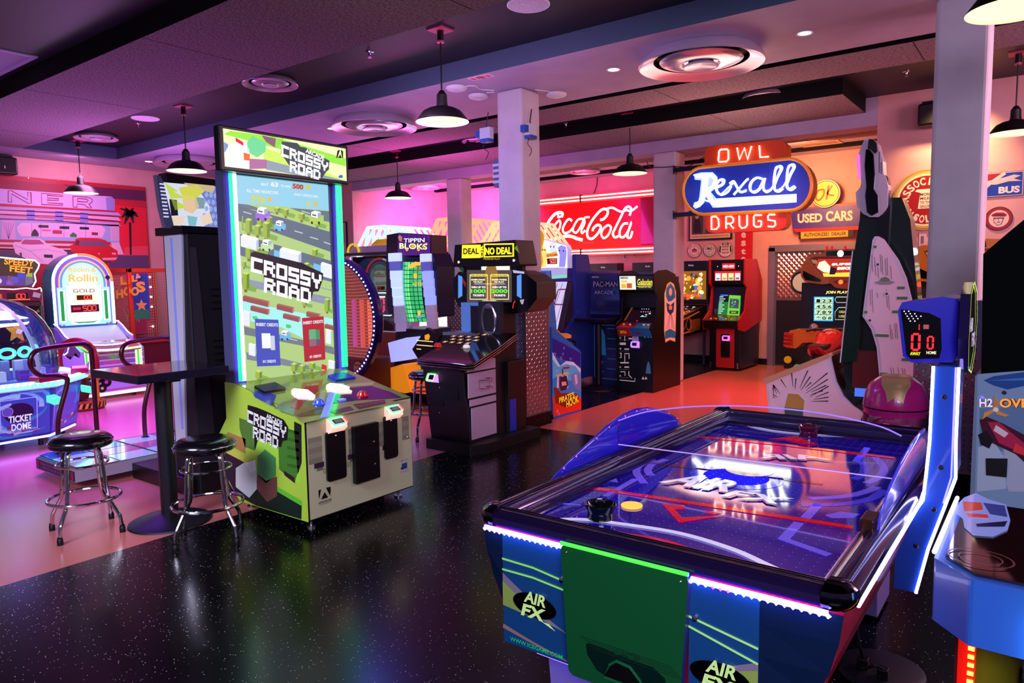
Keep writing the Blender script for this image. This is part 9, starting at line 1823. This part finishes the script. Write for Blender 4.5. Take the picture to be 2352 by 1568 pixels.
mb.add(vs,[[i*9+j,(i+1)*9+j,(i+1)*9+j+1,i*9+j+1] for i in range(14) for j in range(8)],M('#d8b078',.3,.3),True); o=mb.build('swing_flap',l,label='cream gold swing flap')
BAG=glass('thin_bag',(.97,.85,.93,1),.35,.30); mb=MB(); random.seed(4); pts=[]
for k in range(5):
    for i in range(49): a=i*2*PI/48; rr=(.212+.006*math.sin(a*9+k)+.006*math.sin(a*17+k*2)); pts.append((x+rr*math.cos(a),y+rr*math.sin(a),.62-k*(.028+.022*math.sin(a*2.2+1))-.01))
mb.add(pts,[[k*49+i,(k+1)*49+i,(k+1)*49+i+1,k*49+i+1] for k in range(4) for i in range(48)],BAG,True); b=mb.build('clear_bag',t,label='crumpled clear bag')
mb=MB(); c=Vector((x-.02,y-.225,.545)); mb.lathe([(.0001,-.03),(.022,-.02),(.03,0),(.02,.025),(.0001,.03)],c,M('#f0c8e0',.5),12)
for a in (-2.9,-2.6,-.5,-.2,.2,3.0): mb.tube([c,c+Vector((.07*math.cos(a),-.012,.07*math.sin(a))),c+Vector((.15*math.cos(a),.02,.12*math.sin(a)))],[.012,.009,.002],M('#f0b8dc',.5),6)
mb.tube([c,c+Vector((-.03,-.02,-.05)),c+Vector((-.035,-.01,-.09))],[.012,.022,.012],M('#f0c8c8',.5),8); mb.build('bag_knot',b)
# ================================================================== HOVERCRAFT RACING CABINET
t=thing('racing_game','tall black racing cabinet with icy boat artwork on its side at the right edge','arcade machine',(.05,5.4,0)); Y=5.0
mb=MB(); mb.box((-.35,Y,.05),(.6,Y+1.3,1.02),M('#90a8c0',.4)); b=mb.build('seat_body',t); F=yneg(0,Y-.001,0); g=lambda x,y:(2030+x/3.137,650+y/3.137); K=lambda pts:[F.at(*g(*p)) for p in pts]
mb=MB(); P=lambda pts,c,l=1,e=.12: F.poly(mb,K(pts),M(c,.35,emit=e),l)
P([(675,655),(1010,630),(1400,600),(1400,1800),(650,1800)],'#88a8c8'); P([(690,900),(1400,860),(1400,1100),(1100,1300),(900,1150),(690,1400)],'#6888b0',2); P([(680,1180),(800,1150),(900,1300),(880,1480),(670,1500)],'#b8c8e0',3); P([(870,1150),(1010,1240),(1400,1250),(1400,1500),(900,1500),(860,1350)],'#b8c0d8',3)
P([(720,700),(790,670),(1010,640),(1400,600),(1400,730),(1010,740),(890,765),(790,735)],'#1c4c98',4); P([(740,702),(1010,680),(1400,650),(1400,680),(1010,700)],'#4080d0',5)
P([(690,985),(740,960),(860,1010),(1010,1090),(1400,1200),(1400,1420),(1100,1370),(950,1230),(800,1160),(720,1110)],'#481028',5); P([(750,1000),(830,1000),(1010,1150),(1400,1300),(1400,1350),(1010,1230),(830,1150)],'#a82048',6,.25); P([(810,1020),(900,1080),(870,1110),(790,1060)],'#e0c8d0',7,.2); P([(680,1090),(740,1060),(790,1130),(760,1190),(700,1160)],'#18101c',7); P([(950,1150),(1010,1190),(1010,1240),(930,1210)],'#d03040',7,.3)
F.disc(mb,*F.at(*g(868,788)),.012,M('#302840',.4),6,12); K2=lambda x0,x1,y0,y1:[g(x0,y1),g(x1,y1),g(x1,y0),g(x0,y0)]
for dm,o2,l in ((M('#701020',.3),.08,8),(L('#e0d0f0',1.0),.03,9)): F.qtext(mb,'H2',K2(690,785,830,890),dm,l,o2)
for dm,o2,l in ((M('#701020',.3),.08,8),(L('#ff9030',1.2),.03,9)): F.qtext(mb,'OVERDRIVE',K2(835,1420,830,895),dm,l,o2)
P([(790,905),(795,800),(825,860),(815,905)],'#c87830',10,.3); P([(815,910),(710,980),(725,930),(790,905)],'#d08840',10,.3); P([(815,915),(905,950),(870,960),(810,940)],'#d08840',10,.3); F.disc(mb,*F.at(*g(808,908)),.014,M('#f0d0c0',.3,emit=.3),11,14); mb.build('side_art',b,label='boat artwork with lettering')
mb=MB(); q=K([(735,1260),(893,1262),(885,1395),(738,1380)]); mb.prism([(a,Y-.015,c) for a,c in q],(0,.014,0),M('#08080a',.6)); mb.build('speaker_grille',t,bev=.004)
mb=MB(); g5=lambda x,y:(2050+x/4.126,240+y/4.126); q=[F.at(*g5(*p)) for p in ((860,1415),(1100,1210),(1246,1090),(1500,880),(1500,2600),(840,2560))]; mb.prism([(a,Y,c) for a,c in q],(0,1.1,0),M('#070c0a',.85,spec=.1)); mb.build('upper_housing',t,bev=.01)
# ================================================================== COIN GAME AT THE RIGHT EDGE
t=thing('coin_game','blue fronted octagonal coin game with glossy dark glass top, cut by the right edge','arcade machine',(.15,2.5,0))
oct_=[(-.225,2.72),(-.225,2.15),(-.135,2.045),(.35,2.035),(.45,2.15),(.45,2.75)]
mb=MB(); mb.prism([(a,b,.885) for a,b in oct_][::1],(0,0,-.17),M('#3a78e0',.35,coat=.3)); b=mb.build('body_ring',t,bev=.008,label='blue fascia')
mb=MB(); inn=[(-.20,2.72),(-.20,2.16),(-.125,2.07),(.34,2.06),(.42,2.16),(.42,2.75)]; mb.prism([(a,c,.887) for a,c in inn],(0,0,.006),M('#2a0c10',.05,coat=1)); top=mb.build('glass_top',t,label='glossy dark glass top')
Z=zup(0,0,.8945); mb=MB(); q=lambda pts:[Z.at(2030+x/3.028,1050+y/3.028) for x,y in pts]; PP=lambda pts,c,l: Z.poly(mb,q(pts)[::1],M(c,.2,emit=.35,coat=.6),l)
PP([(500,390),(530,310),(560,280),(640,250),(720,290),(850,330),(880,440),(860,510),(760,555),(620,545),(560,490),(550,430)],'#98a8f0',1); PP([(550,310),(680,320),(690,370),(560,380)],'#d84830',2); PP([(570,395),(720,405),(730,430),(600,420)],'#e04040',3); PP([(640,470),(860,450),(840,490),(650,490)],'#201848',3); PP([(690,320),(840,340),(860,420),(740,400)],'#3a4890',2)
for r,c in ((.075,'#8a5040'),(.05,'#a06048')): a=Z.at(2252,1283); Z.disc(mb,a[0],a[1],r,M(c,.2),2,32,r*.9,r0=.93)
mb.build('printed_top',top)
mb=MB(); mb.tube([(-.225,2.72,.90),(-.225,2.15,.90)],.006,L('#c8c0ff',4),6); mb.tube([(-.222,2.5,.86),(-.215,2.2,.86)],.007,L('#ff2090',3),6); mb.build('edge_light',b,label='pink and white edge light')
mb=MB(); F=yneg(0,2.034,0); mb.tube([(x_,2.03,z_) for x_,z_ in rrect(.0,.68,.09,.83,.03)],.012,L('#a0e0ff',4),8,True); mb.tube([(.01,2.028,.84),(.08,2.028,.84)],.012,L('#30ff50',5),8); mb.build('card_slot_light',t)
mb=MB(); mb.box((-.17,2.20,0),(.42,2.75,.715),M('#787808',.4)); mb.box((-.172,2.19,0),(-.165,2.25,.715),M('#601008',.4)); lo=mb.build('lower_body',t,label='olive yellow lower body')
mb=MB(); mb.box((-.165,2.185,.0),(-.125,2.2,.715),M('#c81008',.3,emit=.9)); st_=mb.build('red_light_channel',lo,label='red light strip housing'); 
for k in range(30): mb=MB(); mb.box((-.142,2.178,.02+k*.023),(-.128,2.186,.028+k*.023),L('#ffb030',8)); mb.build('diode',st_)
mb=MB(); mb.tube([(-.02,2.15,.66),(.3,2.12,.67)],.03,M('#302c20',.8),10); mb.tube([(-.02,2.15,.63),(.3,2.12,.64)],.025,M('#28241c',.8),10); mb.box((-.03,2.16,0),(.35,2.2,.62),BLACK); mb.build('rope_bundle',lo,label='dark rope wrapped post')
